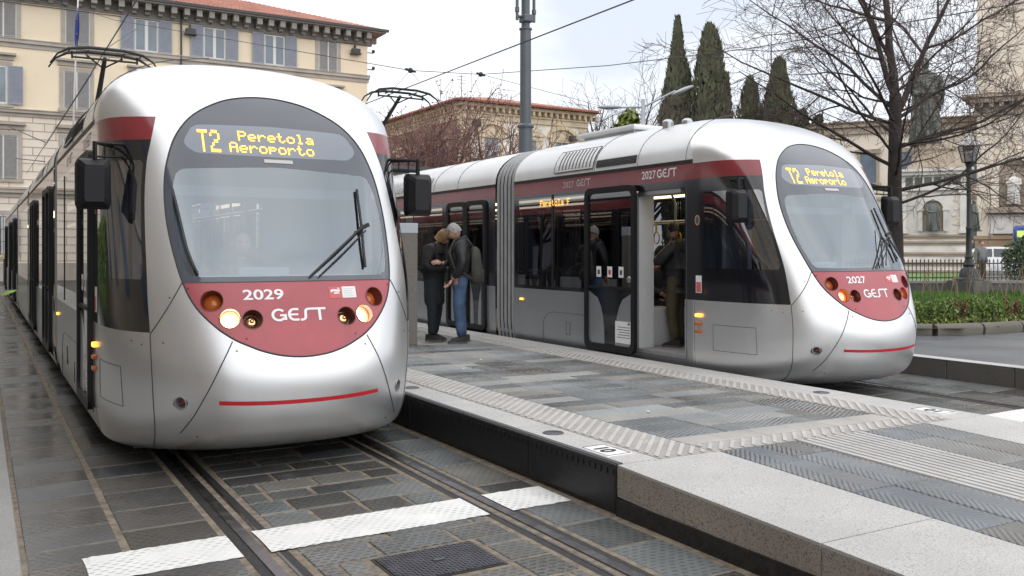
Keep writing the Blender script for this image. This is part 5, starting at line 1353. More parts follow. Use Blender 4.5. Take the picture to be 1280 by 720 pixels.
for i, (px, d, h, lab) in enumerate(((768, 62, 13.5, 'pale leafless tree far behind the double street lamp'), (812, 66, 13.0, 'pale leafless tree showing between lamp mast and tallest cypress'))):
    p = at(px, 300, d); small_tree('bare_tree', (p.x, p.y, 0), h, 51 + i, lab, M['twig'], M['twig'], buds=False, group='leafless trees far behind the tram roofs')

# cypresses
def cypress(px, pxw, ytop, d, label, seed, ps=((0, .05), (.12, .75), (.3, 1.0), (.5, .88), (.7, .60), (.85, .36), (.95, .2), (1, .05)), twin=None):
    rg = random.Random(seed); p = at(px, 300, d); h = lz(ytop, d); wd = pxw / 2 * d / F_PX
    t = empty('cypress_tree', (p.x, p.y, 0), label=label, cat='tree', group='dark cypress trees on the skyline')
    prof = pchip([a for a, _ in ps], [b_ for _, b_ in ps]); b = MB(); b.tube([(0, 0, 0), (0, 0, h * .9)], [wd * .16, .04], 8); b.build('trunk', M['bark'], t)
    b = MB(); n = int(5200 * min(1.6, max(.35, h * wd / 24)))
    lob = [(rg.uniform(0, 6.28), rg.uniform(.0, 1), rg.uniform(.86, 1.16)) for _ in range(16)]
    for i in range(n):
        u = rg.random() ** .85; a = rg.uniform(0, 6.283); k = 1.0
        for la, lu, lk in lob:
            da = abs((a - la + math.pi) % (2 * math.pi) - math.pi)
            if da < .7 and abs(u - lu) < .14: k = max(k, lk) if lk > 1 else min(k, lk)
        rr = wd * prof(u) * k * (1 - .45 * rg.random() ** 2.2); q = Vector((rr * math.cos(a), rr * math.sin(a), h * (.02 + .98 * u)))
        o_ = Vector((math.cos(a), math.sin(a), 0)); s = Vector((-math.sin(a), math.cos(a), 0)); ln = rg.uniform(.25, .62) * (h / 18); w_ = rg.uniform(.06, .14) * (h / 18)
        up_ = (Vector((0, 0, 1)) + o_ * rg.uniform(.05, .40) + s * rg.uniform(-.25, .25)).normalized(); s2 = (s + o_ * rg.uniform(-.6, .6)).normalized()
        b.add([q - s2 * w_, q + s2 * w_, q + up_ * ln * .6 + s2 * w_ * .8, q + up_ * ln, q + up_ * ln * .6 - s2 * w_ * .8], [(0, 1, 2, 3, 4)], tone=rg.random())
    core = MB(); core.lathe([(wd * max(.02, prof(i / 14)) * .70, h * (.02 + .96 * i / 14)) for i in range(15)], n=14); m_ = len(b.v); b.v += core.v; b.f += [[i + m_ for i in f] for f in core.f]; b.m += core.m; b.t += [.3] * len(core.f)
    b.build('crown', M['cyp'], t)
SL = ((0, .9), (.4, 1.06), (.585, 1.0), (.70, .80), (.78, .60), (.89, .27), (.95, .17), (1, .03))
cypress(847, 44, 26, 74, 'tallest slender cypress with a long pointed tip left of the broad one', 61, SL)
cypress(887, 46, 35, 72, 'broad dark cypress, second tallest, with a blunt top', 62, ((0, .9), (.45, 1.05), (.62, 1), (.79, .83), (.925, .50), (.97, .32), (1, .10)))
cypress(909, 16, 95, 76, 'thin small cypress spire close beside the broad cypress', 63, ((0, .9), (.6, 1), (.78, .8), (.9, .4), (1, .03)))
cypress(938, 40, 100, 78, 'small rounded cypress left of the one behind the bare branches', 64, ((0, .9), (.6, 1.05), (.76, .95), (.88, .55), (.95, .38), (1, .08)))
cypress(974, 48, 77, 76, 'mid sized cypress behind the outer branches of the bare tree', 65, ((0, .9), (.5, 1.05), (.72, 1), (.84, .64), (.93, .40), (.97, .3), (1, .12)))
def leafball(b, rg, c, r, n, s, flat=.8):
    for i in range(n):
        d = Vector((rg.gauss(0, 1), rg.gauss(0, 1), rg.gauss(0, 1))).normalized(); q = Vector(c) + Vector((d.x * r[0], d.y * r[1], d.z * r[2])) * (rg.random() ** .45)
        a = Vector((rg.gauss(0, 1), rg.gauss(0, 1), rg.gauss(0, .6) + flat)).normalized(); u = a.orthogonal().normalized(); v = a.cross(u); k = s * rg.uniform(.6, 1.3)
        b.add([q - u * k, q - v * k * .5, q + u * k, q + v * k * .5], [(0, 1, 2, 3)], tone=rg.random())
def bushy_tree(name, px, d, ytop, ybot, wpx, label, m, seed, n=1700, s=.22, cat='tree', group=None):
    rg = random.Random(seed); p = at(px, 300, d); z1, z0 = lz(ytop, d), lz(ybot, d); w_ = wpx / 2 * d / F_PX; t = empty(name, (p.x, p.y, 0), label=label, cat=cat, group=group)
    tb = MB(); tb.tube([(0, 0, 0), (0, 0, (z0 + z1) / 2)], [.22, .1], 8)
    b = MB()
    for k in range(9):
        c = Vector((rg.uniform(-.7, .7) * w_, rg.uniform(-.5, .5) * w_, z0 + (z1 - z0) * rg.uniform(.2, .8))); leafball(b, rg, c, (w_ * .42, w_ * .42, (z1 - z0) * .26), n // 9, s); tb.tube([(0, 0, z0 * .8), c], [.06, .02], 5)
    tb.build('trunk', M['bark'], t); b.build('crown', m, t, tone=True)
bushy_tree('evergreen_tree', 774, 52, 141, 200, 60, 'yellow green leafy tree beside the double street lamp mast', M['leaf_y'], 71, s=.30)
bushy_tree('evergreen_tree', 1012, 80, 138, 200, 40, 'dark evergreen tree right of the cypresses above the tram roof', M['leaf_d'], 72, s=.3)
bushy_tree('evergreen_tree', 1040, 84, 146, 200, 44, 'low dark evergreen tree farthest right in the skyline row', M['leaf_d'], 73, s=.3)

# ---- flower bed with low kerb, grass and shrubs
bed = [(12.0, 40), (11.75, 22), (11.85, 13), (12.1, 10.6), (12.55, 9.4), (13.3, 8.85), (14.6, 8.62), (17, 8.45), (20, 8.35), (26, 8.2)]
def line_pts(pl, step):
    out = []; carry = 0
    for a, b_ in zip(pl[:-1], pl[1:]):
        a, b_ = Vector(a), Vector(b_); L_ = (b_ - a).length; t = carry
        while t < L_: out.append((a.lerp(b_, t / L_), (b_ - a).normalized())); t += step
        carry = t - L_
    return out
bs_ = smooth_poly(bed, 6)[:-12]; bs_ = [p for p in bs_ if p[1] <= 40]
b = MB(); 
seg = line_pts(bs_, .92)
for (p, t), (p2, _) in zip(seg[:-1], seg[1:]):
    nr = Vector((t.y, -t.x)); a, c = p + t * .012, p2 - t * .012
    prof = [(-.10, .22), (-.115, .33), (-.085, .385), (.0, .41), (.085, .385), (.115, .33), (.10, .22)]
    v = []
    for q in (a, c): v += [(q.x + nr.x * o_, q.y + nr.y * o_, z) for o_, z in prof]
    k = len(prof); b.add(v, [(i, i + 1, k + i + 1, k + i) for i in range(k - 1)] + [list(range(k))[::-1], list(range(k, 2 * k))])
tag(b.build('flower_bed_kerb', granite('mossy kerb granite', (.16, .145, .12), (.07, .065, .05), .8), smooth=True, angle=60), kind='structure')
# bed soil: rises gently towards the wall
DF = 23.0                     # distance of the fence line
fcen = at(640, HOR, DF)
def bed_z(x, y):
    dep = x * SY + y * CY; t = min(1, max(0, (dep - 13.6) / (DF - 13.6))); return .33 + .17 * t
b = MB(); nx_, ny_ = 30, 24; g0 = len(b.v)
for i in range(nx_ + 1):
    for j in range(ny_ + 1):
        u = -9 + 22 * i / nx_ + 8; dep = 13.9 + (DF - .05 - 13.9) * j / ny_
        p = Vector((SY, CY)) * dep + Vector((CY, -SY)) * (u - 2); b.v.append((p.x, p.y, bed_z(p.x, p.y)))
b.f = [[i * (ny_ + 1) + j, (i + 1) * (ny_ + 1) + j, (i + 1) * (ny_ + 1) + j + 1, i * (ny_ + 1) + j + 1] for i in range(nx_) for j in range(ny_)]
def inside_bed(x, y):
    f = sdf(bs_ + [(40, 8.2), (40, 40)]); return f(x, y) < 0
INB = sdf(bs_ + [(40, 8.2), (40, 40)])
b.f = [f for f in b.f if INB(*[sum(b.v[i][a] for i in f) / 4 for a in (0, 1)]) < -.02]; b.m = [0] * len(b.f); b.t = [.5] * len(b.f)
tag(b.build('flower_bed_soil', M['soil']), kind='structure')
b = MB(); rg = random.Random(5); k = 0
while k < 24000:
    dep = rg.uniform(14.6, DF - .1); px = rg.uniform(1050, 1330); c = (px - 640) / F_PX * dep; x, y = SY * dep + CY * c, CY * dep - SY * c
    if INB(x, y) > -.75: k += .2; continue
    k += 1; z = bed_z(x, y); hh = rg.uniform(.05, .12); a = rg.uniform(0, 6.28); w_ = .010; lx_, ly_ = rg.gauss(0, .03), rg.gauss(0, .03)
    b.add([(x - w_ * math.cos(a), y - w_ * math.sin(a), z), (x + w_ * math.cos(a), y + w_ * math.sin(a), z), (x + lx_, y + ly_, z + hh)], [(0, 1, 2)], tone=rg.random())
tag(b.build('grass', M['grass'], tone=True), 'short green grass on the flower bed behind the shrubs', 'grass', kind='stuff')
# row of small shrubs behind the bed kerb
rg = random.Random(9); where = ['nearest the tram nose', 'second from the tram nose', 'third from the tram nose', 'fourth from the tram nose', 'fifth from the tram nose', 'sixth from the tram nose', 'seventh from the tram nose', 'eighth from the tram nose', 'ninth from the tram nose', 'tenth from the tram nose', 'at the right edge']
for i in range(11):
    px = 1147 + i * 13.2; dep = 14.78 + .082 * i + rg.uniform(-.05, .12); c = (px - 640) / F_PX * dep; x, y = SY * dep + CY * c, CY * dep - SY * c; rus = i in (4, 9)
    t = empty('shrub', (x, y, .33), label=('russet green low shrub ' if rus else 'fresh green low shrub ') + where[i] + ' in the flower bed row', cat='shrub', group='low shrubs behind the flower bed kerb')
    sb, lb = MB(), MB(); hh = rg.uniform(.36, .48)
    for k in range(9):
        a = rg.uniform(0, 6.28); q = Vector((.13 * math.cos(a) * rg.random() ** .5, .13 * math.sin(a) * rg.random() ** .5, hh * rg.uniform(.6, 1))); sb.tube([(0, 0, -.03), q * .6, q], [.006, .004, .003], 4); leafball(lb, rg, q * .95, (.055, .055, .085), 24, .028, .3); leafball(lb, rg, q * .6, (.07, .07, .09), 14, .028, .3)
    sb.build('stem', M['bark'], t); lb.build('foliage', M['leaf_r'] if rus else M['leaf'], t, tone=True)
    lb = MB(); lb.tube([(0, -.12, -.02), (0, -.12, .12)], .004, 4); leafball(lb, rg, (rg.uniform(-.1, .1), -.12, .07), (.16, .12, .09), 70, .03, .6); g = lb.build('low_plant', M['leaf_y'], None, tone=True); g.location = (x + .06, y - .02, .34); tag(g, 'pale green ground plant at the foot of the shrub row, ' + where[i], 'plant', 'ground plants in the flower bed')
# bare rose stems in front of the low wall
for i in range(12):
    px = 1152 + i * 11.5; dep = rg.uniform(20.5, 22.3); c = (px - 640) / F_PX * dep; x, y = SY * dep + CY * c, CY * dep - SY * c
    b = MB()
    for k in range(5):
        a = rg.uniform(0, 6.28); b.tube([(0, 0, -.02), (.08 * math.cos(a), .08 * math.sin(a), .3), (.2 * math.cos(a + .4), .2 * math.sin(a + .4), rg.uniform(.45, .8))], [.009, .006, .004], 4)
    o = b.build('rose_stem', mat('straw stem', (.30, .24, .15), .9, var=.1) if i == 0 else bpy.data.materials['straw stem']); o.location = (x, y, bed_z(x, y)); tag(o, 'bare straw coloured rose stems growing before the low wall', 'plant', 'bare rose stems along the wall')
# clipped bush by the bus
p = at(1275, 300, 40); t = empty('bush', (p.x, p.y, 0), label='dark green rounded bush in front of the blue bus at the right edge', cat='bush'); b = MB(); rg = random.Random(77)
leafball(b, rg, (0, 0, 1.15), (.75, .75, 1.1), 1500, .085); b.build('foliage', M['leaf_d'], t, tone=True); b = MB(); b.tube([(0, 0, 0), (0, 0, 1)], .07, 6); b.build('stem', M['bark'], t)
# hedge and twig on the left side of the street (seen mirrored in the tram flank)
t = empty('hedge', (-3.6, 30, 0), label='clipped green hedge along the pavement mirrored in the flank of the near tram', cat='hedge'); b = MB(); rg = random.Random(78)
for i in range(9000):
    q = Vector((rg.uniform(-.7, .7), rg.uniform(-11, 11), rg.uniform(.1, 2.3))); f_ = rg.randrange(3)
    if f_ == 0: q.x = .7 + rg.gauss(0, .04)
    elif f_ == 1: q.z = 2.3 + rg.gauss(0, .05)
    s = .11; a = Vector((rg.gauss(0, 1), rg.gauss(0, 1), rg.gauss(0, 1))).normalized(); u = a.orthogonal().normalized(); v = a.cross(u); b.add([q - u * s, q - v * s * .6, q + u * s, q + v * s * .6], [(0, 1, 2, 3)], tone=rg.random())
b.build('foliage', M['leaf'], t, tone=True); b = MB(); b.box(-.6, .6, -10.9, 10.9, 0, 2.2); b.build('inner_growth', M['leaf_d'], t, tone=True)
p = at(17, 361, 4.6); t = empty('planter_shrub', (p.x - .75, p.y - .1, .012), label='potted shrub whose single green leaf reaches in at the left edge', cat='plant'); b = MB()
tip = Vector((p.x, p.y, p.z)) - t.location; b.tube([(0, 0, .4), (.1, 0, .9), (.35, .03, 1.3), tip + Vector((-.07, 0, -.02))], [.014, .011, .007, .004], 6)
for k in range(8): a = k * .8; b.tube([(0, 0, .4), (.2 * math.cos(a) - .15, .2 * math.sin(a), .9), (.3 * math.cos(a) - .3, .3 * math.sin(a), 1.25)], [.012, .008, .004], 5)
b.build('stem', M['bark'], t)
def leaf(mb, q, d, l_, w_, rg):
    d = Vector(d).normalized(); s = d.cross(Vector((.1, -.6, 1))).normalized(); n_ = s.cross(d)
    v = []; 
    for i in range(7): u = i / 6; ww = w_ * math.sin(math.pi * min(1, u * .92 + .06)); c = Vector(q) + d * l_ * u + n_ * .10 * l_ * math.sin(u * 2.6); v += [c - s * ww, c + n_ * -.06 * l_, c + s * ww]
    mb.add(v, [(3 * i + j, 3 * i + j + 1, 3 * i + j + 4, 3 * i + j + 3) for i in range(6) for j in (0, 1)], tone=rg.random())
b = MB(); leaf(b, tip - Vector((.06, 0, .035)), (1, .0, .30), .085, .015, rg)
for k in range(170): a = rg.uniform(0, 6.28); leaf(b, (rg.uniform(-.75, -.05), rg.uniform(-.3, .3), rg.uniform(.7, 1.3)), (math.cos(a), math.sin(a), .3), .09, .02, rg)
b.build('foliage', M['leaf'], t, tone=True); b = MB(); b.lathe([(0, 0), (.2, 0), (.26, .42), (.24, .42), (.23, .38), (0, .38)], (0, 0, 0), 20); b.build('pot', M['tile'], t, True, angle=40)

# ================================================================ MASTS, WIRES AND STREET LAMPS
M['mast'] = mat('grey painted mast', (.115, .13, .145), .45, .2, .08, 3)
M['wire'] = mat('overhead wire', (.035, .04, .055), .5, .3, 0)
M['lampgrey'] = mat('light grey lamp post', (.34, .36, .385), .45, .3, .05)
p = at(657, 300, 20.0); t = empty('mast', (p.x, p.y, 0), label='tall dark grey overhead line mast with collars and antennas behind the tram roofs', cat='mast')
b = MB(); zc1, zc2 = lz(160, 20), lz(38, 20)
b.lathe([(.30, 0), (.30, .1), (.165, .12), (.155, zc1), (.19, zc1 + .01), (.19, zc1 + .05), (.128, zc1 + .10), (.122, zc2), (.145, zc2 + .01), (.145, zc2 + .04), (.095, zc2 + .06), (.09, 8.6), (0, 8.62)], n=20); b.build('pole', M['mast'], t, True, angle=40)
b = MB(); zt_ = lz(22, 20)
for s in (-1, 1):
    b.tube([(0, 0, zt_), (s * .22, 0, zt_)], .035, 8); b.tube([(s * .22, 0, zt_ - .08), (s * .22, 0, zt_ + .75)], .035, 8); b.tube([(s * .22, 0, zt_ + .1), (s * .22, 0, zt_ + .2)], .05, 8); b.tube([(s * .22, 0, zt_ + .45), (s * .22, 0, zt_ + .6)], .05, 8)
b.bbox(-.12, .12, -.16, .1, zt_ - .12, zt_ + .05, .03); b.tube([(0, 0, zt_ + .42), (0, 0, zt_ + .58)], .135, 14); b.build('antenna_bracket', M['mast'], t)
# double street lamp
d = 40.0; p = at(804, 300, d); t = empty('street_lamp', (p.x, p.y, 0), -YAW, label='pale grey double armed street lamp rising behind the tram roof', cat='street lamp')
h_ = lz(124, d); b = MB(); b.tube([(0, 0, 0), (0, 0, h_)], [.14, .09], 12); b.build('pole', M['lampgrey'], t, True)
for xl, zl in ((lx(853, d) - lx(804, d), lz(113, d)), (lx(762, d) - lx(804, d), lz(134, d))):
    e = empty('lamp_arm'); e.parent = t; s = 1 if xl > 0 else -1
    b = MB(); b.tube([(0, 0, h_ - .35), (xl - s * .3, 0, zl - .02)], .045, 8); b.tube([(0, 0, h_ - .75), (xl * .55, 0, h_ - .35 + (zl - h_ + .35) * .55)], .03, 6); b.build('arm', M['lampgrey'], e)
    b = MB(); MM = Matrix.Translation((xl, 0, zl)) @ Matrix.Rotation(math.atan2(-(zl - h_ + .35), xl), 4, 'Y'); b.sphere((0, 0, 0), (.55, .18, .10), 14, 8); b.v = [tuple(MM @ Vector(v)) for v in b.v]; b.build('lamp_head', M['lampgrey'], e, True)
def wire(name, pts, r, label, sag=0, group='overhead tram wires', n=14, cat='wire'):
    b = MB(); out = []
    for a, c in zip(pts[:-1], pts[1:]):
        a, c = Vector(a), Vector(c); L_ = (c - a).length
        for i in range(n): u = i / n; q = a.lerp(c, u); q.z -= sag * 4 * u * (1 - u); out.append(q)
    out.append(Vector(pts[-1])); b.tube(out, r, 5); o = b.build(name, M['wire']); return tag(o, label, cat, group)
WZ = 5.27
wire('contact_wire', [(2.0, 13.0, WZ + .02), (2.0, 22, WZ), (2.0, 50, WZ + .1)], .012, 'contact wire above the near tram touching its pantograph')
wire('contact_wire', [(8.34, -8, WZ + .1), (8.34, 22, WZ), (8.34, 50, WZ + .1)], .012, 'contact wire above the far tram touching its pantograph')
# catenary above the far track as in the photograph
q1, q2 = at(497, 113, 21.5), at(900, -40, 10.5)
n1, n2 = at(513, 88, 27), at(601, 93, 30)
wire('span_wire', [at_Y(40, -8, 54.5), at(143, 25, 40), n1, n2], .012, 'span wire from the cream palazzo past the near tram roof', n=8)
wire('span_wire', [n2, at(760, 82, 26), at(935, 61, 22), at(1300, 0, 17)], .012, 'span wire running right from the joint towards the bare tree', n=8)
wire('span_wire', [n2, at(720, 124, 38), at(860, 165, 52)], .010, 'span wire dropping right behind the grey mast', n=8)
wire('drop_wire', [n1, at(490, 113, 24)], .008, 'short drop wire tied to the span wire joint'); wire('drop_wire', [n1 + Vector((.0, 0, -.0)), at(524, 102, 26.5)], .008, 'very short stay hanging from the span wire joint')
wire('stay_wire', [at(172, 35, 30), at(137, 58, 26), at(126, 78, 19.5)], .010, 'stay wire pair meeting the contact wire above the near pantograph'); wire('stay_wire', [at(172, 35, 30), at(150, 62, 24), at(127, 80, 18.5)], .008, 'second stay wire just below its twin by the flagpole')
wire('stay_wire', [at(57, 182, 30), at(115, 92, 26)], .008, 'thin stay wire slanting across the palazzo left of the flagpole'); wire('bracket_wire', [at(8, 157, 34), at(57, 178, 30)], .016, 'short dark bracket wire at the left before the pale ashlar'); wire('bracket_wire', [at(20, 198, 34), at(56, 202, 30)], .016, 'lower dark bracket wire at the left before the pale ashlar')
b = MB(); 
for q, d_ in ((n1, 0), (n2, 0)): b = MB(); b.sphere(q, .085, 8, 6); b.tube([q - Vector((.2, .1, 0)), q + Vector((.2, .1, 0))], .04, 6); tag(b.build('wire_joint', M['wire'], smooth=True), 'small dark clamp on the span wire ' + ('above the near tram' if q is n1 else 'nearest the grey mast'), 'clamp', 'span wire clamps')

# ================================================================ TOTEM, FENCE AND LAMP
M['concrete'] = mat('speckled grey panel', (.20, .185, .165), .7, var=.12, vs_=30, bump=.2, bs=70)
p = (5.0, 11.5); t = empty('info_pillar', (p[0], p[1], pz(*p)), R(-18), label='grey information pillar with pale top band behind the near tram nose', cat='pillar')
b = MB(); b.bbox(-.28, .26, -.07, .07, 0, 1.55, .01); b.build('panel', M['concrete'], t); b = MB(); b.bbox(-.285, .265, -.075, .075, 1.55, 1.69, .008); b.build('top_band', mat('pale blue band', (.50, .53, .60), .5, var=.03), t)
M['iron_b'] = mat('black painted iron', (.035, .036, .040), .5, .2, .15, 8)
M['wallst'] = mat('grey wall stone', (.11, .11, .108), .85, var=.2, vs_=3)
fo = empty('garden_fence', (fcen.x, fcen.y, 0), -YAW, label='low black iron railing with spikes on a grey stone wall round the monument garden', cat='fence')
f0, f1 = lx(1000, DF), lx(1500, DF); zw0, zw1, zf = .42, lz(351, DF), lz(329, DF)
b = MB(); b.box(f0, f1, -.02, .28, .2, zw1 - .06); b.build('wall', M['wallst'], fo); b = MB(); b.box(f0, f1, -.05, .31, zw1 - .06, zw1); b.build('coping', M['granite_w'], fo)
b = MB(); b.box(f0, f1, .11, .14, zf - .02, zf + .01); b.box(f0, f1, .11, .14, zw1 + .06, zw1 + .09); b.build('rail', M['iron_b'], fo)
b = MB(); x = f0
while x < f1: b.tube([(x, .125, zw1), (x, .125, zf + .05)], .011, 5, cap=False); b.tube([(x, .125, zf + .03), (x, .125, zf + .06), (x, .125, zf + .12)], [.012, .02, .002], 5); x += .105
b.build('picket', M['iron_b'], fo)
tag(sheet('garden_lawn', 30, 34, 12, 16, .2, M['grass']), kind='structure')
gl = MB(); c0 = at(1100, 340, DF + .4); 
b = MB(); A = [at(1080, 0, DF + .35), at(1235, 0, DF + .35), at(1215, 0, 38), at(1100, 0, 38)]; b.add([(q.x, q.y, .62) for q in A], [(0, 1, 2, 3)]); tag(b.build('monument_lawn', M['grass'], tone=True), kind='structure')
# cast iron lamp on the wall
t = empty('street_lamp', tuple(at(1211, 300, DF - .2)[:2]) + (0,), label='dark cast iron lamp post with lantern standing on the garden wall', cat='street lamp')
z0 = zw1; zt_ = lz(205, DF)
b = MB(); b.bbox(-.36, .36, -.36, .36, .40, z0 + .02, .02); b.build('pedestal', M['wallst'], t)
b = MB(); b.lathe([(.36, z0), (.36, z0 + .05), (.24, z0 + .10), (.20, z0 + .28), (.12, z0 + .36), (.14, z0 + .42), (.085, z0 + .55), (.10, z0 + .62), (.075, z0 + .66), (.062, z0 + 1.3), (.08, z0 + 1.34), (.055, z0 + 1.4), (.05, zt_ - .25), (.12, zt_ - .2), (.06, zt_ - .12), (.09, zt_), (.16, zt_ + .03)], n=14); b.build('column', M['iron_b'], t, True, angle=35)
b = MB(); b.lathe([(.15, zt_ + .03), (.24, zt_ + .42), (.27, zt_ + .44), (.15, zt_ + .62), (.05, zt_ + .70), (.03, zt_ + .78), (0, zt_ + .8)], n=6); b.build('lantern', glass('lantern glass', (.55, .58, .6), .25), t)
b = MB()
for i in range(6): a = i * math.pi / 3; b.tube([(.15 * math.cos(a), .15 * math.sin(a), zt_ + .03), (.25 * math.cos(a), .25 * math.sin(a), zt_ + .43), (.05 * math.cos(a), .05 * math.sin(a), zt_ + .70)], .014, 5)
b.build('lantern_frame', M['iron_b'], t)
# bollard at the far left
p = at(7, 350, 42); t = empty('bollard', (p.x, p.y, -.05), label='thin dark bollard with yellow top far behind the near tram', cat='bollard'); b = MB(); b.tube([(0, 0, 0), (0, 0, 1.25)], .10, 10); b.build('post', M['iron_b'], t); b = MB(); b.tube([(0, 0, 1.25), (0, 0, 1.5)], .105, 10); b.build('cap', M['yellow'], t)
# unseen building added at left, close and dark to darken the tram flank
lb_ = empty('building', (-5.6, 10, 0), label='long dark building across the street, added out of view to darken the tram flank', cat='building')
b = MB(); b.box(-8, 0, -16, 30, -.1, 17); b.build('wall', M['stone_d'], lb_); b = MB(); b.box(0, .5, -16, 30, 14.6, 15.1); b.box(0, .12, -16, 30, 4.3, 4.7); b.build('cornice', M['pietra'], lb_)
for i in range(11):
    for z in (1.2, 5.6, 9.2, 12.0):
        b = MB(); b.box(.0, .05, -14 + i * 4 - .6, -14 + i * 4 + .6, z, z + 2.3); b.build('window', M['pane'], lb_)
# ================================================================ PEOPLE, STATUES, VEHICLES
def skin_mesh(name, nodes, edges, mats, parent, zone=None, sub=2, root=0):
    """nodes: list of (co, radius); grown with a Skin modifier into one continuous surface"""
    me = bpy.data.meshes.new('tmp'); bm = bmesh.new(); ly = bm.verts.layers.skin.verify(); vs_l = []
    for co, r in nodes:
        v = bm.verts.new(co); v[ly].radius = (r, r) if not isinstance(r, tuple) else r; vs_l.append(v)
    vs_l[root][ly].use_root = True
    for a, b_ in edges: bm.edges.new((vs_l[a], vs_l[b_]))
    bm.to_mesh(me); bm.free(); o = bpy.data.objects.new('tmp', me); col.objects.link(o)
    o.modifiers.new('s', 'SKIN').use_smooth_shade = True; m_ = o.modifiers.new('u', 'SUBSURF'); m_.levels = sub; m_.render_levels = sub
    bpy.context.view_layer.update(); dg = bpy.context.evaluated_depsgraph_get(); nm = bpy.data.meshes.new_from_object(o.evaluated_get(dg))
    bpy.data.objects.remove(o)
    mb = MB(); mb.v = [tuple(v.co) for v in nm.vertices]; mb.f = [list(p.vertices) for p in nm.polygons]; mb.t = [.5] * len(mb.f)
    mb.m = [zone(Vector([sum(mb.v[i][a] for i in f) / len(f) for a in range(3)])) if zone else 0 for f in mb.f]
    bpy.data.meshes.remove(nm); return mb
SKIN = mat('skin', (.50, .29, .21), .55, var=.06, vs_=12)
JEANS = mat('blue jeans', (.065, .115, .21), .85, var=.3, vs_=9, bump=.3, bs=60)
DARK = mat('dark trousers', (.015, .02, .03), .85, var=.15)
BLACKC = mat('black coat cloth', (.011, .011, .013), .8, var=.2, vs_=8, bump=.4, bs=22)
NAVY = mat('black padded jacket', (.013, .014, .018), .5, var=.2, vs_=8, bump=.5, bs=18)
OLIVE = mat('olive trousers', (.075, .06, .035), .85, var=.15)
SHOE = mat('dark shoes', (.02, .019, .02), .6, var=.1); SOLE = mat('grey sole', (.12, .11, .11), .8, var=.1)
HAIRB = mat('blonde brown hair', (.20, .105, .045), .6, var=.4, vs_=18); HAIRG = mat('grey hair', (.30, .30, .30), .7, var=.3, vs_=25); HAIRK = mat('black hair', (.012, .010, .010), .6, var=.2); HAIR2 = mat('hair dark roots', (.06, .035, .022), .6, var=.3, vs_=20)
KHAKI = mat('khaki backpack', (.055, .055, .046), .85, var=.3, vs_=9, bump=.4, bs=25); GREYJ = mat('grey jacket', (.16, .16, .165), .85, var=.15)

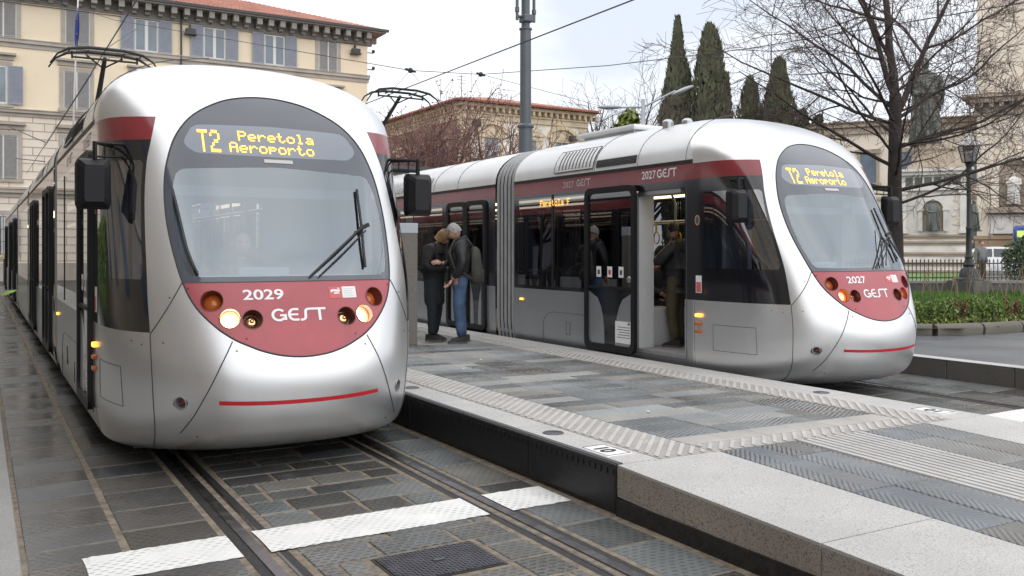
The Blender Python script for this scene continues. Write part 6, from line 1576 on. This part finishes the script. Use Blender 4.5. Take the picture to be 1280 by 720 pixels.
from mathutils import noise
def folds(mb, V, amp, cond=None):
    """push cloth in and out in slanting wrinkles"""
    ax = [V['pel'], V['che'], V['el'], V['er'], V['kl'], V['kr']]
    for i, v in enumerate(mb.v):
        p = Vector(v)
        if cond and not cond(p): continue
        q = min(ax, key=lambda a: (a - p).length); d = (p - q); d.z *= .2
        if d.length < 1e-4: continue
        k = noise.noise(Vector((p.x * 7, p.y * 7, p.z * 13 + p.x * 9))) + .5 * noise.noise(p * 26); mb.v[i] = tuple(p + d.normalized() * k * amp)
def person(loc, rz, H, label, pose, cloth, legs, hair, hair_style, coat_len=.0, group=None):
    """figure facing -Y; pose gives joint positions in units of H=1.75"""
    root = empty('person', loc, rz, label=label, cat='person', group=group); s = H / 1.75; root.scale = (s, s, s)
    J = dict(pel=(0, 0, .94), bel=(0, 0, 1.10), che=(0, 0, 1.29), nec=(0, 0, 1.46), hed=(0, -.02, 1.56), sl=(.17, 0, 1.40), sr=(-.17, 0, 1.40), el=(.23, .03, 1.12), er=(-.23, .03, 1.12), wl=(.24, -.07, .88), wr=(-.24, -.07, .88),
             hl=(.09, 0, .90), hr=(-.09, 0, .90), kl=(.10, -.02, .50), kr=(-.10, -.02, .50), al=(.10, .03, .09), ar=(-.10, .03, .09), head=(0, -.03, 1.635), look=(0, -1, 0))
    J.update(pose); V = {k: Vector(v) for k, v in J.items()}
    names = ['pel', 'bel', 'che', 'nec', 'hed', 'sl', 'el', 'wl', 'sr', 'er', 'wr', 'hl', 'kl', 'al', 'hr', 'kr', 'ar']
    rad = dict(pel=.135, bel=.125, che=.145, nec=.058, hed=.052, sl=.072, el=.047, wl=.031, sr=.072, er=.047, wr=.031, hl=.112, kl=.083, al=.060, hr=.112, kr=.083, ar=.060)
    ix = {k: i for i, k in enumerate(names)}
    nodes = [(V[k], rad[k]) for k in names]
    edges = [(ix[a], ix[b_]) for a, b_ in (('pel', 'bel'), ('bel', 'che'), ('che', 'nec'), ('nec', 'hed'), ('che', 'sl'), ('sl', 'el'), ('el', 'wl'), ('che', 'sr'), ('sr', 'er'), ('er', 'wr'), ('pel', 'hl'), ('hl', 'kl'), ('kl', 'al'), ('pel', 'hr'), ('hr', 'kr'), ('kr', 'ar'))]
    def zone(c):
        if c.z > V['nec'].z + .02 and (c - V['hed']).length < .25: return 0
        if min((c - V['wl']).length, (c - V['wr']).length) < .09: return 0
        return 2 if c.z < V['pel'].z + .06 and min((c - V['el']).length, (c - V['er']).length) > .2 or c.z < .8 else 1
    b = skin_mesh('body', nodes, edges, None, root, zone)
    folds(b, V, .013, lambda p: p.z < .85 and p.z > .1)
    # head with brow, nose, chin and ears, turned along 'look'
    lk = V['look'].normalized(); rt = lk.cross(Vector((0, 0, 1))).normalized(); up = rt.cross(lk); Mh = Matrix((rt, -lk, up)).transposed().to_4x4(); Mh.translation = V['head']
    n0 = len(b.v); h = MB(); h.sphere((0, 0, 0), (.074, .094, .115), 18, 14)
    for i, v in enumerate(h.v):
        x, y, z = v
        if z < -.02: k = 1 - .28 * (-z - .02) / .1; x *= k; y = y * k - (.012 if y < 0 else -.0)
        if y < -.05 and abs(x) < .022 and -.045 < z < .012: y -= .020 * (1 - abs(x) / .022) * (1 - (z + .045) / .075)
        if y < -.05 and .012 < abs(x) < .05 and .0 < z < .03: y += .008
        h.v[i] = (x, y, z)
    for sx_ in (-1, 1): h.sphere((sx_ * .075, .008, -.005), (.010, .02, .03), 8, 6); h.sphere((sx_ * .030, -.083, .012), (.011, .008, .007), 8, 6, m=3)
    h.sphere((0, -.088, -.058), (.022, .006, .006), 8, 5, m=4)
    b.v += [tuple(Mh @ Vector(v)) for v in h.v]; b.f += [[i + n0 for i in f] for f in h.f]; b.m += h.m; b.t += h.t
    # hands: palm and five fingers
    for w_, e_, sd in (('wl', 'el', 1), ('wr', 'er', -1)):
        d = (V[w_] - V[e_]).normalized(); cu = Vector(J.get('palm_' + w_, (0, -.35, -.1))); sdv = d.cross(cu).normalized(); nrm = sdv.cross(d).normalized()
        hd = MB(); c = V[w_] + d * .05; Mp = Matrix((sdv, d, nrm)).transposed().to_4x4(); hd.sphere(c, (.040, .055, .018), 12, 8, M=Mp)
        for k in range(4):
            o_ = V[w_] + d * .085 + sdv * (-.028 + .0185 * k); l_ = (.062, .072, .068, .052)[k]
            hd.tube([o_, o_ + d * l_ * .5 + nrm * .006, o_ + d * l_ * .85 + nrm * .024, o_ + d * l_ * .95 + nrm * .040], [.0095, .009, .008, .006], 6)
        o_ = V[w_] + d * .03 - sdv * .03; hd.tube([o_, o_ - sdv * .022 + d * .025 + nrm * .01, o_ - sdv * .024 + d * .052 + nrm * .022], [.012, .0105, .008], 6)
        n0 = len(b.v); b.v += hd.v; b.f += [[i + n0 for i in f] for f in hd.f]; b.m += hd.m; b.t += hd.t
    b.build('body', [SKIN, cloth, legs, HAIRK, mat('lips', (.35, .13, .11), .5, var=0) if 'lips' not in bpy.data.materials else bpy.data.materials['lips']], root, True)
    # coat
    cn = ['pel', 'bel', 'che', 'nec', 'sl', 'el', 'wl', 'sr', 'er', 'wr']; cr = dict(pel=.172, bel=.172, che=.182, nec=.085, sl=.108, el=.078, wl=.055, sr=.108, er=.078, wr=.055); ci = {k: i for i, k in enumerate(cn)}
    cnod = [(V[k], cr[k]) for k in cn]; cnod[3] = (V['nec'] * .75 + V['che'] * .25, .105); cnod[6] = (V['wl'] * .93 + V['el'] * .07, .048); cnod[9] = (V['wr'] * .93 + V['er'] * .07, .048)
    ced = [(ci[a], ci[b_]) for a, b_ in (('pel', 'bel'), ('bel', 'che'), ('che', 'nec'), ('che', 'sl'), ('sl', 'el'), ('el', 'wl'), ('che', 'sr'), ('sr', 'er'), ('er', 'wr'))]
    if coat_len: mid = (V['kl'] + V['kr']) / 2; cnod.append((V['pel'].lerp(mid, coat_len * .5), .168)); cnod.append((V['pel'].lerp(mid, coat_len), .185)); ced += [(0, len(cnod) - 2), (len(cnod) - 2, len(cnod) - 1)]
    cm = skin_mesh('coat', cnod, ced, None, root); folds(cm, V, .016); cm.build('coat', cloth, root, True)
    b = MB(); b.lathe([(.14, -.10), (.135, -.03), (.115, .03), (.095, .06), (.07, .05)], V['nec'] + Vector((0, .02, -.0)), 16); b.build('collar', cloth, root, True)
    # hair
    hb = MB(); n_ = 20; rows_ = 11; jr = random.Random(int(H * 1000))
    for i in range(rows_ + 1):
        th = i / rows_
        for j in range(n_):
            a = 2 * math.pi * j / n_; front = max(0, -math.sin(a))
            lim = {'bob': 2.35 - 1.25 * front ** 1.3, 'short': 1.75 - .85 * front, 'black': 1.85 - .95 * front}[hair_style]; t_ = th * lim; k = 1.13 + jr.uniform(-.02, .03) + (.16 * th if hair_style == 'bob' else 0)
            hb.v.append(tuple(Mh @ Vector((.074 * k * math.sin(t_) * math.cos(a) * (1 if t_ < 1.57 else 1.0) if t_ < 1.57 else .074 * k * math.cos(a), (.094 * k * math.sin(t_) if t_ < 1.57 else .094 * k) * math.sin(a) + .006, .115 * (k - .02) * math.cos(t_) + .004))))
    hb.f = [[i * n_ + j, i * n_ + (j + 1) % n_, (i + 1) * n_ + (j + 1) % n_, (i + 1) * n_ + j] for i in range(rows_) for j in range(n_)]; hb.m = [1 if i < 4 else 0 for i in range(rows_) for j in range(n_)]; hb.t = [.5] * len(hb.f)
    hb.build('hair', [hair, HAIR2 if hair_style == 'bob' else hair], root, True)
    # shoes
    for a, k in (('al', 'kl'), ('ar', 'kr')):
        b = MB(); c = V[a]; f_ = Vector(J.get('toe_' + a, (0, -1, 0))).normalized(); sd = Vector((-f_.y, f_.x, 0)); Ms = Matrix((sd, -f_, Vector((0, 0, 1)))).transposed().to_4x4(); Ms.translation = Vector((c.x, c.y, c.z - .09))
        sh = MB(); pr = [(.038, .085), (.045, .04), (.047, -.04), (.05, -.12), (.042, -.175), (.02, -.195)]
        ol = [(w_, y) for w_, y in pr] + [(-w_, y) for w_, y in reversed(pr)]; k_ = len(ol); hz = lambda y: .11 if y > -.02 else .11 - .065 * min(1, (-.02 - y) / .13)
        sh.v = [tuple(Ms @ Vector((x, y, .0))) for x, y in ol] + [tuple(Ms @ Vector((x * 1.05, y, .028))) for x, y in ol] + [tuple(Ms @ Vector((x * .8, y * .94, hz(y)))) for x, y in ol]
        sh.f = [list(range(k_))[::-1], list(range(2 * k_, 3 * k_))] + [[r_ * k_ + i, r_ * k_ + (i + 1) % k_, (r_ + 1) * k_ + (i + 1) % k_, (r_ + 1) * k_ + i] for r_ in (0, 1) for i in range(k_)]; sh.m = [0, 1] + [0] * k_ + [1] * k_; sh.t = [.5] * len(sh.f); sh.build('shoe', [SOLE, SHOE], root, True, angle=50)
    return root, V, Mh
# man with backpack, facing left (towards the woman), looking down
pm = (5.93, 11.42); wm = (5.72, 11.86)
rzm = math.atan2(0, 1)
def face(dx, dy): return math.atan2(dx, -dy)      # yaw so that -Y points along (dx, dy)
ma, Vm, _ = person((pm[0], pm[1], pz(*pm)), face(-.86, .38), 1.73, 'grey haired man in black jacket and blue jeans wearing a backpack on the platform',
    dict(head=(0, -.09, 1.605), hed=(0, -.05, 1.54), nec=(0, -.02, 1.455), look=(0, -1, -.45), el=(.25, .02, 1.13), wl=(.19, -.13, .92), er=(-.24, .0, 1.13), wr=(-.10, -.27, 1.16), kl=(.12, -.04, .50), kr=(-.11, -.0, .50), al=(.13, .0, .09), ar=(-.13, .06, .09), toe_al=(.3, -1, 0), toe_ar=(-.25, -1, 0)), NAVY, JEANS, HAIRG, 'short', group='people standing on the platform')
wo, Vw, _ = person((wm[0], wm[1], pz(*wm)), face(.62, -.78), 1.66, 'woman with blonde bobbed hair in long black coat bending over her hands on the platform',
    dict(head=(.02, -.17, 1.60), hed=(0, -.12, 1.53), nec=(0, -.07, 1.45), che=(0, -.02, 1.29), look=(.1, -1, -.75), el=(.23, .0, 1.12), wl=(.05, -.28, 1.16), er=(-.25, .02, 1.12), wr=(-.06, -.29, 1.14), al=(.09, .03, .09), ar=(-.09, .0, .09), palm_wl=(-.4, -.2, .1), palm_wr=(.4, -.2, .1)), BLACKC, DARK, HAIRB, 'bob', coat_len=1.05, group='people standing on the platform')
# backpack on the man's shoulder
Mm = Matrix.Translation((pm[0], pm[1], pz(*pm))) @ Matrix.Rotation(face(-.86, .38), 4, 'Z')
bp = empty('backpack', (pm[0], pm[1], pz(*pm)), face(-.86, .38), label='khaki grey backpack hanging on the back of the grey haired man', cat='backpack')
b = MB(); pr = [(-.16, 1.32), (-.19, 1.0), (-.20, .86), (-.14, .80), (.14, .80), (.20, .86), (.19, 1.0), (.15, 1.32), (.08, 1.42), (-.08, 1.42)]
k = len(pr)
for sc, y in ((.80, .15), (.88, .18), (.88, .22), (.74, .27), (.46, .295)):
    b.v += [(p[0] * sc, y + (.04 if p[1] < 1 else 0) * (1 if y > .2 else 0), 1.10 + (p[1] - 1.10) * sc) for p in pr]
b.f = [list(range(k))[::-1], list(range(4 * k, 5 * k))] + [[r_ * k + i, r_ * k + (i + 1) % k, (r_ + 1) * k + (i + 1) % k, (r_ + 1) * k + i] for r_ in range(4) for i in range(k)]; b.m = [0] * len(b.f); b.t = [.5] * len(b.f); b.build('bag', KHAKI, bp, True, angle=60)
b = MB(); b.bbox(-.10, .10, .26, .335, .86, 1.06, .03); b.build('front_pocket', KHAKI, bp, True)
for sx_ in (-1, 1):
    b = MB(); b.tube([(sx_ * .10, .17, 1.38), (sx_ * .125, .06, 1.52), (sx_ * .13, -.08, 1.48), (sx_ * .14, -.165, 1.30), (sx_ * .17, -.10, 1.08), (sx_ * .16, .16, .92)], .019, 6); b.build('shoulder_strap', KHAKI, bp, True)
# passenger standing in the open doorway of the far tram, seen from behind
pp = (7.72, 8.84); person((pp[0], pp[1], .35), face(-.35, .8), 1.60, 'passenger with black hair, dark coat and olive trousers inside the open tram door', dict(look=(-.55, -1, -.3), head=(0, -.05, 1.63), wl=(.15, -.42, 1.22), el=(.24, -.14, 1.2), wr=(-.16, -.36, 1.12), er=(-.26, -.06, 1.12)), NAVY, OLIVE, HAIRK, 'black', coat_len=.25)
# seated passenger
person((8.12, 9.62, .36 - .02), face(-.1, -1), 1.66, 'seated passenger in a dark padded coat beyond the open tram door', dict(pel=(0, .05, .55), bel=(0, .07, .72), che=(0, .06, .92), nec=(0, .04, 1.08), hed=(0, .02, 1.18), head=(0, .0, 1.26), sl=(.17, .05, 1.03), sr=(-.17, .05, 1.03), el=(.22, .02, .78), er=(-.22, .02, .78), wl=(.1, -.2, .68), wr=(-.1, -.2, .68), hl=(.09, .0, .53), hr=(-.09, 0, .53), kl=(.1, -.4, .52), kr=(-.1, -.4, .52), al=(.1, -.38, .10), ar=(-.1, -.38, .10)), NAVY, DARK, HAIRK, 'short')
for tx, ty, lab in ((TC1, 6.0, 'driver in dark uniform seated behind the near tram windscreen'), (TC2, 5.96, 'driver in dark uniform seated behind the far tram windscreen')):
    person((tx - .15, ty + 1.48, .38), 0, 1.75, lab, dict(pel=(0, .0, .55), bel=(0, .03, .72), che=(0, .03, .92), nec=(0, .01, 1.08), hed=(0, -.01, 1.18), head=(0, -.02, 1.27), sl=(.17, .02, 1.03), sr=(-.17, .02, 1.03), el=(.22, -.08, .80), er=(-.22, -.08, .80), wl=(.16, -.34, .88), wr=(-.16, -.34, .88), hl=(.09, -.05, .53), hr=(-.09, -.05, .53), kl=(.1, -.36, .50), kr=(-.1, -.36, .50), al=(.1, -.34, .10), ar=(-.1, -.34, .10)), GREYJ, DARK, HAIRK, 'short', group='tram drivers')
# man in grey beyond the railing
q = at(1226, 300, 34); person((q.x, q.y, .22), face(-.3, -1), 1.76, 'man in grey jacket standing beyond the garden railing beside the white car', {}, GREYJ, OLIVE, HAIR2, 'short')

# ---- bronze statue and marble pedestal
dM = 42.0
def statue_body(mb, H, seed, cloak=True, arm=True):
    """robed standing figure as stacked rings with cloth folds"""
    rg = random.Random(seed); n = 28; prof = [(0, .17, .15), (.03, .185, .16), (.25, .165, .145), (.45, .15, .13), (.56, .14, .115), (.66, .15, .115), (.76, .165, .115), (.815, .14, .10), (.845, .055, .06), (.87, .045, .052)]
    k0 = len(mb.v)
    for z, rx, ry in prof:
        for j in range(n):
            a = 2 * math.pi * j / n; f = 1 + (.09 * math.sin(a * 9 + seed + z * 3) + .05 * math.sin(a * 5 + z * 9)) * max(0, 1 - z * 1.15); mb.v.append((rx * f * math.cos(a) * H, ry * f * math.sin(a) * H, z * H))
    m_ = len(prof); mb.f += [[k0 + i * n + j, k0 + i * n + (j + 1) % n, k0 + (i + 1) * n + (j + 1) % n, k0 + (i + 1) * n + j] for i in range(m_ - 1) for j in range(n)]; mb.m += [0] * ((m_ - 1) * n); mb.t += [.5] * ((m_ - 1) * n)
    mb.sphere((0, -.012 * H, .925 * H), (.046 * H, .056 * H, .068 * H), 14, 10); mb.tube([(0, -.065 * H, .93 * H), (0, -.078 * H, .915 * H)], .010 * H, 6)
    for s in (-1, 1):
        if s < 0 or not arm: mb.tube([(s * .15 * H, 0, .79 * H), (s * .185 * H, -.02 * H, .63 * H), (s * .10 * H, -.12 * H, .58 * H), (s * .03 * H, -.135 * H, .60 * H)], [.046 * H, .042 * H, .032 * H, .022 * H], 9)
        else: mb.tube([(.15 * H, 0, .79 * H), (.19 * H, 0, .62 * H), (.18 * H, -.04 * H, .46 * H)], [.046 * H, .040 * H, .025 * H], 9)
        for k in range(3): mb.tube([(s * (.03 + .02 * k) * H, -.14 * H, .60 * H - .01 * k * H), (s * (.01 + .012 * k) * H, -.155 * H, .585 * H)], .008 * H, 5)
    for k in range(7): a = rg.uniform(-2.8, -.3); mb.tube([(.16 * H * math.cos(a), .135 * H * math.sin(a), .60 * H), (.17 * H * math.cos(a + .1), .15 * H * math.sin(a + .1), .3 * H), (.19 * H * math.cos(a + .15), .165 * H * math.sin(a + .15), .02 * H)], [.012 * H, .02 * H, .024 * H], 6)
    for s in (-1, 1): mb.sphere((s * .06 * H, -.17 * H, .02 * H), (.04 * H, .08 * H, .025 * H), 8, 6)
    if cloak: mb.tube([(-.16 * H, -.06 * H, .80 * H), (0, -.125 * H, .66 * H), (.15 * H, -.08 * H, .50 * H), (.17 * H, .03 * H, .40 * H)], [.03 * H, .035 * H, .035 * H, .02 * H], 8)
q = at(1166, 300, dM); zp = lz(196, dM)
mo = frame_at('monument', 1166, dM, label='weathered marble pedestal with niches, arches and stepped base behind the railing', cat='monument'); u = uu(1166, dM); mo.location += Matrix.Rotation(mo.rotation_euler.z, 3, 'Z') @ Vector((0, 38 * u, 0))
b = MB()
for i, (wpx, y0, y1) in enumerate(((64, 352, 336), (58, 336, 326), (52, 326, 314), (47, 314, 300), (44, 300, 292))):
    b.bbox(-wpx * u, wpx * u, -wpx * u * .9, wpx * u * .9, lz(y0, dM) if i else -.2, lz(y1, dM), .04)
    k_ = wpx * u; md = MB(); z_ = lz(y1, dM); md.bbox(-k_ - .10, k_ + .10, -k_ * .9 - .10, k_ * .9 + .10, z_ - .16, z_ - .03, .04); md.bbox(-k_ - .05, k_ + .05, -k_ * .9 - .05, k_ * .9 + .05, z_ - .24, z_ - .16, .02); md.build('moulding', M['stone_d'], mo)
b.build('stepped_base', M['marble'], mo)
hw = 38 * u; b = MB(); b.box(-hw, hw, -hw, hw, lz(292, dM), lz(228, dM)); b.build('die', M['marble'], mo)
b = MB()
for s in (-1, 1):
    for t_ in (-1, 1): b = MB(); b.bbox(s * hw - .16, s * hw + .16, t_ * hw - .16, t_ * hw + .16, lz(292, dM), lz(242, dM), .03); b.bbox(s * hw - .22, s * hw + .22, t_ * hw - .22, t_ * hw + .22, lz(243, dM), lz(239, dM), .02); b.bbox(s * hw - .22, s * hw + .22, t_ * hw - .22, t_ * hw + .22, lz(292, dM), lz(287, dM), .02); b.build('corner_pier', M['marble'], mo)
b = MB(); z = lz(238, dM); b.box(-hw - .2, hw + .2, -hw - .2, hw + .2, z, z + .14); b.box(-hw - .08, hw + .08, -hw - .08, hw + .08, z + .14, z + .72); b.box(-hw - .3, hw + .3, -hw - .3, hw + .3, z + .72, z + .88); b.box(-hw - .42, hw + .42, -hw - .42, hw + .42, z + .88, z + 1.0); b.build('entablature', M['marble'], mo)
b = MB()
for i in range(6): x = -hw + .28 + i * (2 * hw - .56) / 5; b.box(x - .16, x + .16, -hw - .095, -hw - .075, z + .22, z + .62)
b.build('frieze_panel', M['bronze'], mo)
zb = z + 1.0; b = MB(); b.lathe([(1.25, zb), (1.1, zb + .3), (.95, zb + .35), (.9, zb + .9), (1.0, zb + 1.0), (.85, zb + 1.1), (.8, zb + 1.25)], n=8); b.build('drum', M['stone_d'], mo)
zn0, zn1 = lz(289, dM), lz(262, dM)
b = MB(); oa = arc2((0, zn1), .62, .62, 0, 180, 12); ia = arc2((0, zn1), .44, .44, 0, 180, 12)
for i in range(12):
    v = [(p[0], y, p[1]) for y in (-hw - .16, -hw) for p in (oa[i], oa[i + 1], ia[i + 1], ia[i])]; b.add(v, [(0, 1, 2, 3), (0, 4, 5, 1), (3, 2, 6, 7)])
for s in (-1, 1): b.box(min(s * .44, s * .62), max(s * .44, s * .62), -hw - .16, -hw, zn0, zn1); b.box(min(s * .40, s * .68), max(s * .40, s * .68), -hw - .2, -hw, zn1 - .05, zn1 + .04)
b.build('arch', M['marble'], mo)
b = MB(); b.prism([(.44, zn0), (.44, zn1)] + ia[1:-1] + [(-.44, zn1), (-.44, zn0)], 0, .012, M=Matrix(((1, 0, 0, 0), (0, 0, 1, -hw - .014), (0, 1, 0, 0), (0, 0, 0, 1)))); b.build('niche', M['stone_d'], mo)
b = MB(); rg = random.Random(4)
for k in range(16): x, zz = rg.uniform(.85, 1.3), rg.uniform(zn0 + .2, zn1 + .5); b.sphere((x, -hw - .01, zz), (.12, .03, .08), 8, 5)
b.build('relief', M['stone'], mo)
def in_mo(x, y, z): return moM @ Vector((x, y, z))
moM = Matrix.Translation(mo.location) @ Matrix.Rotation(mo.rotation_euler.z, 4, 'Z')
b = MB(); statue_body(b, 5.0, 3); o = b.build('statue', M['bronze'], smooth=True); o.location = in_mo(-10 * u, 0, zb + 1.24); o.rotation_euler = (0, 0, -YAW - .25); tag(o, 'large patinated bronze statue of a robed figure on top of the marble pedestal', 'statue')
o.scale = (.78, .8, (lz(66, dM) - zb - 1.24) / 4.97)
for x, y, r_, lab in ((0, -hw - .32, 0, 'small dark bronze figure standing in the front arch of the pedestal'), (-hw - .45, -.1, -.9, 'small dark bronze figure at the left side of the pedestal'), (hw + .45, -.1, .9, 'small dark bronze figure at the right side of the pedestal')):
    b = MB(); statue_body(b, 1.5, 8 + int(r_ * 2), False); o = b.build('figurine', M['bronze'], smooth=True); o.location = in_mo(x, y, zn0); o.rotation_euler = (0, 0, -YAW + r_); tag(o, lab, 'statue', 'small bronze figures on the pedestal')
b = MB(); statue_body(b, lz(216, dC) - lz(256, dC), 12, True, False); o = b.build('statue', M['marble'], smooth=True); cm_ = Matrix.Translation(ch.location) @ Matrix.Rotation(ch.rotation_euler.z, 4, 'Z'); o.location = cm_ @ Vector((45 * uC, -.45, lz(257, dC))); o.rotation_euler = (0, 0, ch.rotation_euler.z); tag(o, 'white marble saint standing in the church niche above the parked car', 'statue')

# ---- white car and blue bus beyond the garden
M['carw'] = mat('white car paint', (.75, .76, .78), .25, 0, .03, 2, coat=.6); M['cglass'] = mat('car glass', (.02, .03, .035), .05, var=.2, vs_=2, spec=.8); M['tyre'] = mat('tyre', (.02, .02, .02), .8, var=.1); M['tail'] = mat('tail lamp', (.45, .02, .02), .3, var=.05)
dV = 50.0; q = at(1250, 300, dV)
car = empty('parked_car', (q.x, q.y, .24), -YAW - .35, label='white compact car with dark side windows seen between man and bush', cat='car')
sec = [(-2.02, .35, .80, .62), (-1.98, .25, .98, .70), (-1.75, .22, 1.02, .80), (-1.5, .22, 1.36, .70), (-1.1, .22, 1.53, .66), (-.2, .22, 1.57, .66), (.55, .22, 1.50, .66), (1.05, .22, 1.15, .74), (1.3, .22, 1.0, .80), (1.85, .22, .86, .80), (2.05, .3, .68, .66)]
b = MB(); nn = 0
for x, zb_, zt2, hw_ in sec:
    bl = .98 if zt2 > 1.0 else zt2 - .08
    ring = [(-.84, zb_), (-.88, .5), (-.86, min(.8, zt2 - .12)), (-.82, min(bl, zt2 - .05)), (-hw_, zt2 - .03), (-hw_ * .6, zt2), (hw_ * .6, zt2), (hw_, zt2 - .03), (.82, min(bl, zt2 - .05)), (.86, min(.8, zt2 - .12)), (.88, .5), (.84, zb_)]
    b.v += [(x, y, z) for y, z in ring]; nn = len(ring)
b.f = [[i * nn + j, i * nn + j + 1, (i + 1) * nn + j + 1, (i + 1) * nn + j] for i in range(len(sec) - 1) for j in range(nn - 1)] + [list(range(nn)), list(range((len(sec) - 1) * nn, len(sec) * nn))[::-1]]; b.m = [0] * len(b.f); b.t = [.5] * len(b.f); b.build('body', M['carw'], car, True, angle=40)
for s in (-1, 1):
    for x0, x1, x2, x3 in ((-1.45, -.5, -1.25, -.5), (-.42, .72, -.42, .42)):
        b = MB(); b.add([(x0, s * .835, 1.0), (x1, s * .835, 1.0), (x3, s * .70, 1.44), (x2, s * .70, 1.44)], [(0, 1, 2, 3)]); b.add([(x0, s * .825, 1.0), (x1, s * .825, 1.0), (x3, s * .69, 1.44), (x2, s * .69, 1.44)], [(3, 2, 1, 0)]); b.build('window', M['cglass'], car)
    b = MB(); b.bbox(.55, .75, s * .92 - .09, s * .92 + .09, .98, 1.12, .03); b.build('wing_mirror', M['carw'], car)
    b = MB(); b.bbox(-2.03, -1.93, s * .70 - .12, s * .70 + .12, .70, .95, .03); b.build('tail_lamp', M['tail'], car)
    for x in (-1.3, 1.3):
        b = MB(); MM = Matrix.Translation((x, s * .84, .31)) @ Matrix.Rotation(R(90), 4, 'X'); b.lathe([(.20, -.06), (.31, -.06), (.32, 0), (.31, .06), (.20, .06)], (0, 0, 0), 20, M=MM); w_ = b.build('wheel', M['tyre'], car, True, angle=40); b = MB(); b.lathe([(0, -.05), (.20, -.055), (.20, .055), (0, .05)], (0, 0, 0), 14, M=MM); b.build('rim', M['steel'], w_)
bus = frame_at('bus', 1266, 57, label='dark blue bus with a lime green destination panel cut by the right edge', cat='bus'); bus.location += Matrix.Rotation(bus.rotation_euler.z, 3, 'Z') @ Vector((1.78, 1.2, .22))
blu = mat('blue bus paint', (.015, .05, .27), .3, var=.05, coat=.5); b = MB(); b.bbox(-1.78, 4.5, -1.2, 1.2, .35, 2.95, .22); b.build('body', blu, bus, True, angle=40)
b = MB(); b.bbox(-1.55, 4.3, -1.225, -1.195, 1.15, 2.05, .05); b.build('side_window', M['cglass'], bus)
b = MB(); b.bbox(-1.55, 1.4, -1.23, -1.2, 2.2, 2.62, .03); dp = b.build('destination_panel', mat('lime display', (.42, .55, .05), .4, var=.05, emit=(.6, .8, .08), es=.35), bus)
b = MB(); put_text(b, 'd', -1.42, 2.28, .26, lambda u, v: (u, -1.234, v)); ribbon(b, [(-1.15, 2.34), (-1.0, 2.34), (-.95, 2.44), (-.8, 2.44)], .06, lambda u, v: (u, -1.234, v)); b.build('display_text', M['white'], dp)
for x in (-.6, 3.4):
    b = MB(); MM = Matrix.Translation((x, -1.08, .48)) @ Matrix.Rotation(R(90), 4, 'X'); b.lathe([(0, -.12), (.48, -.12), (.48, .12), (0, .12)], (0, 0, 0), 20, M=MM); b.build('wheel', M['tyre'], bus, True, angle=40)
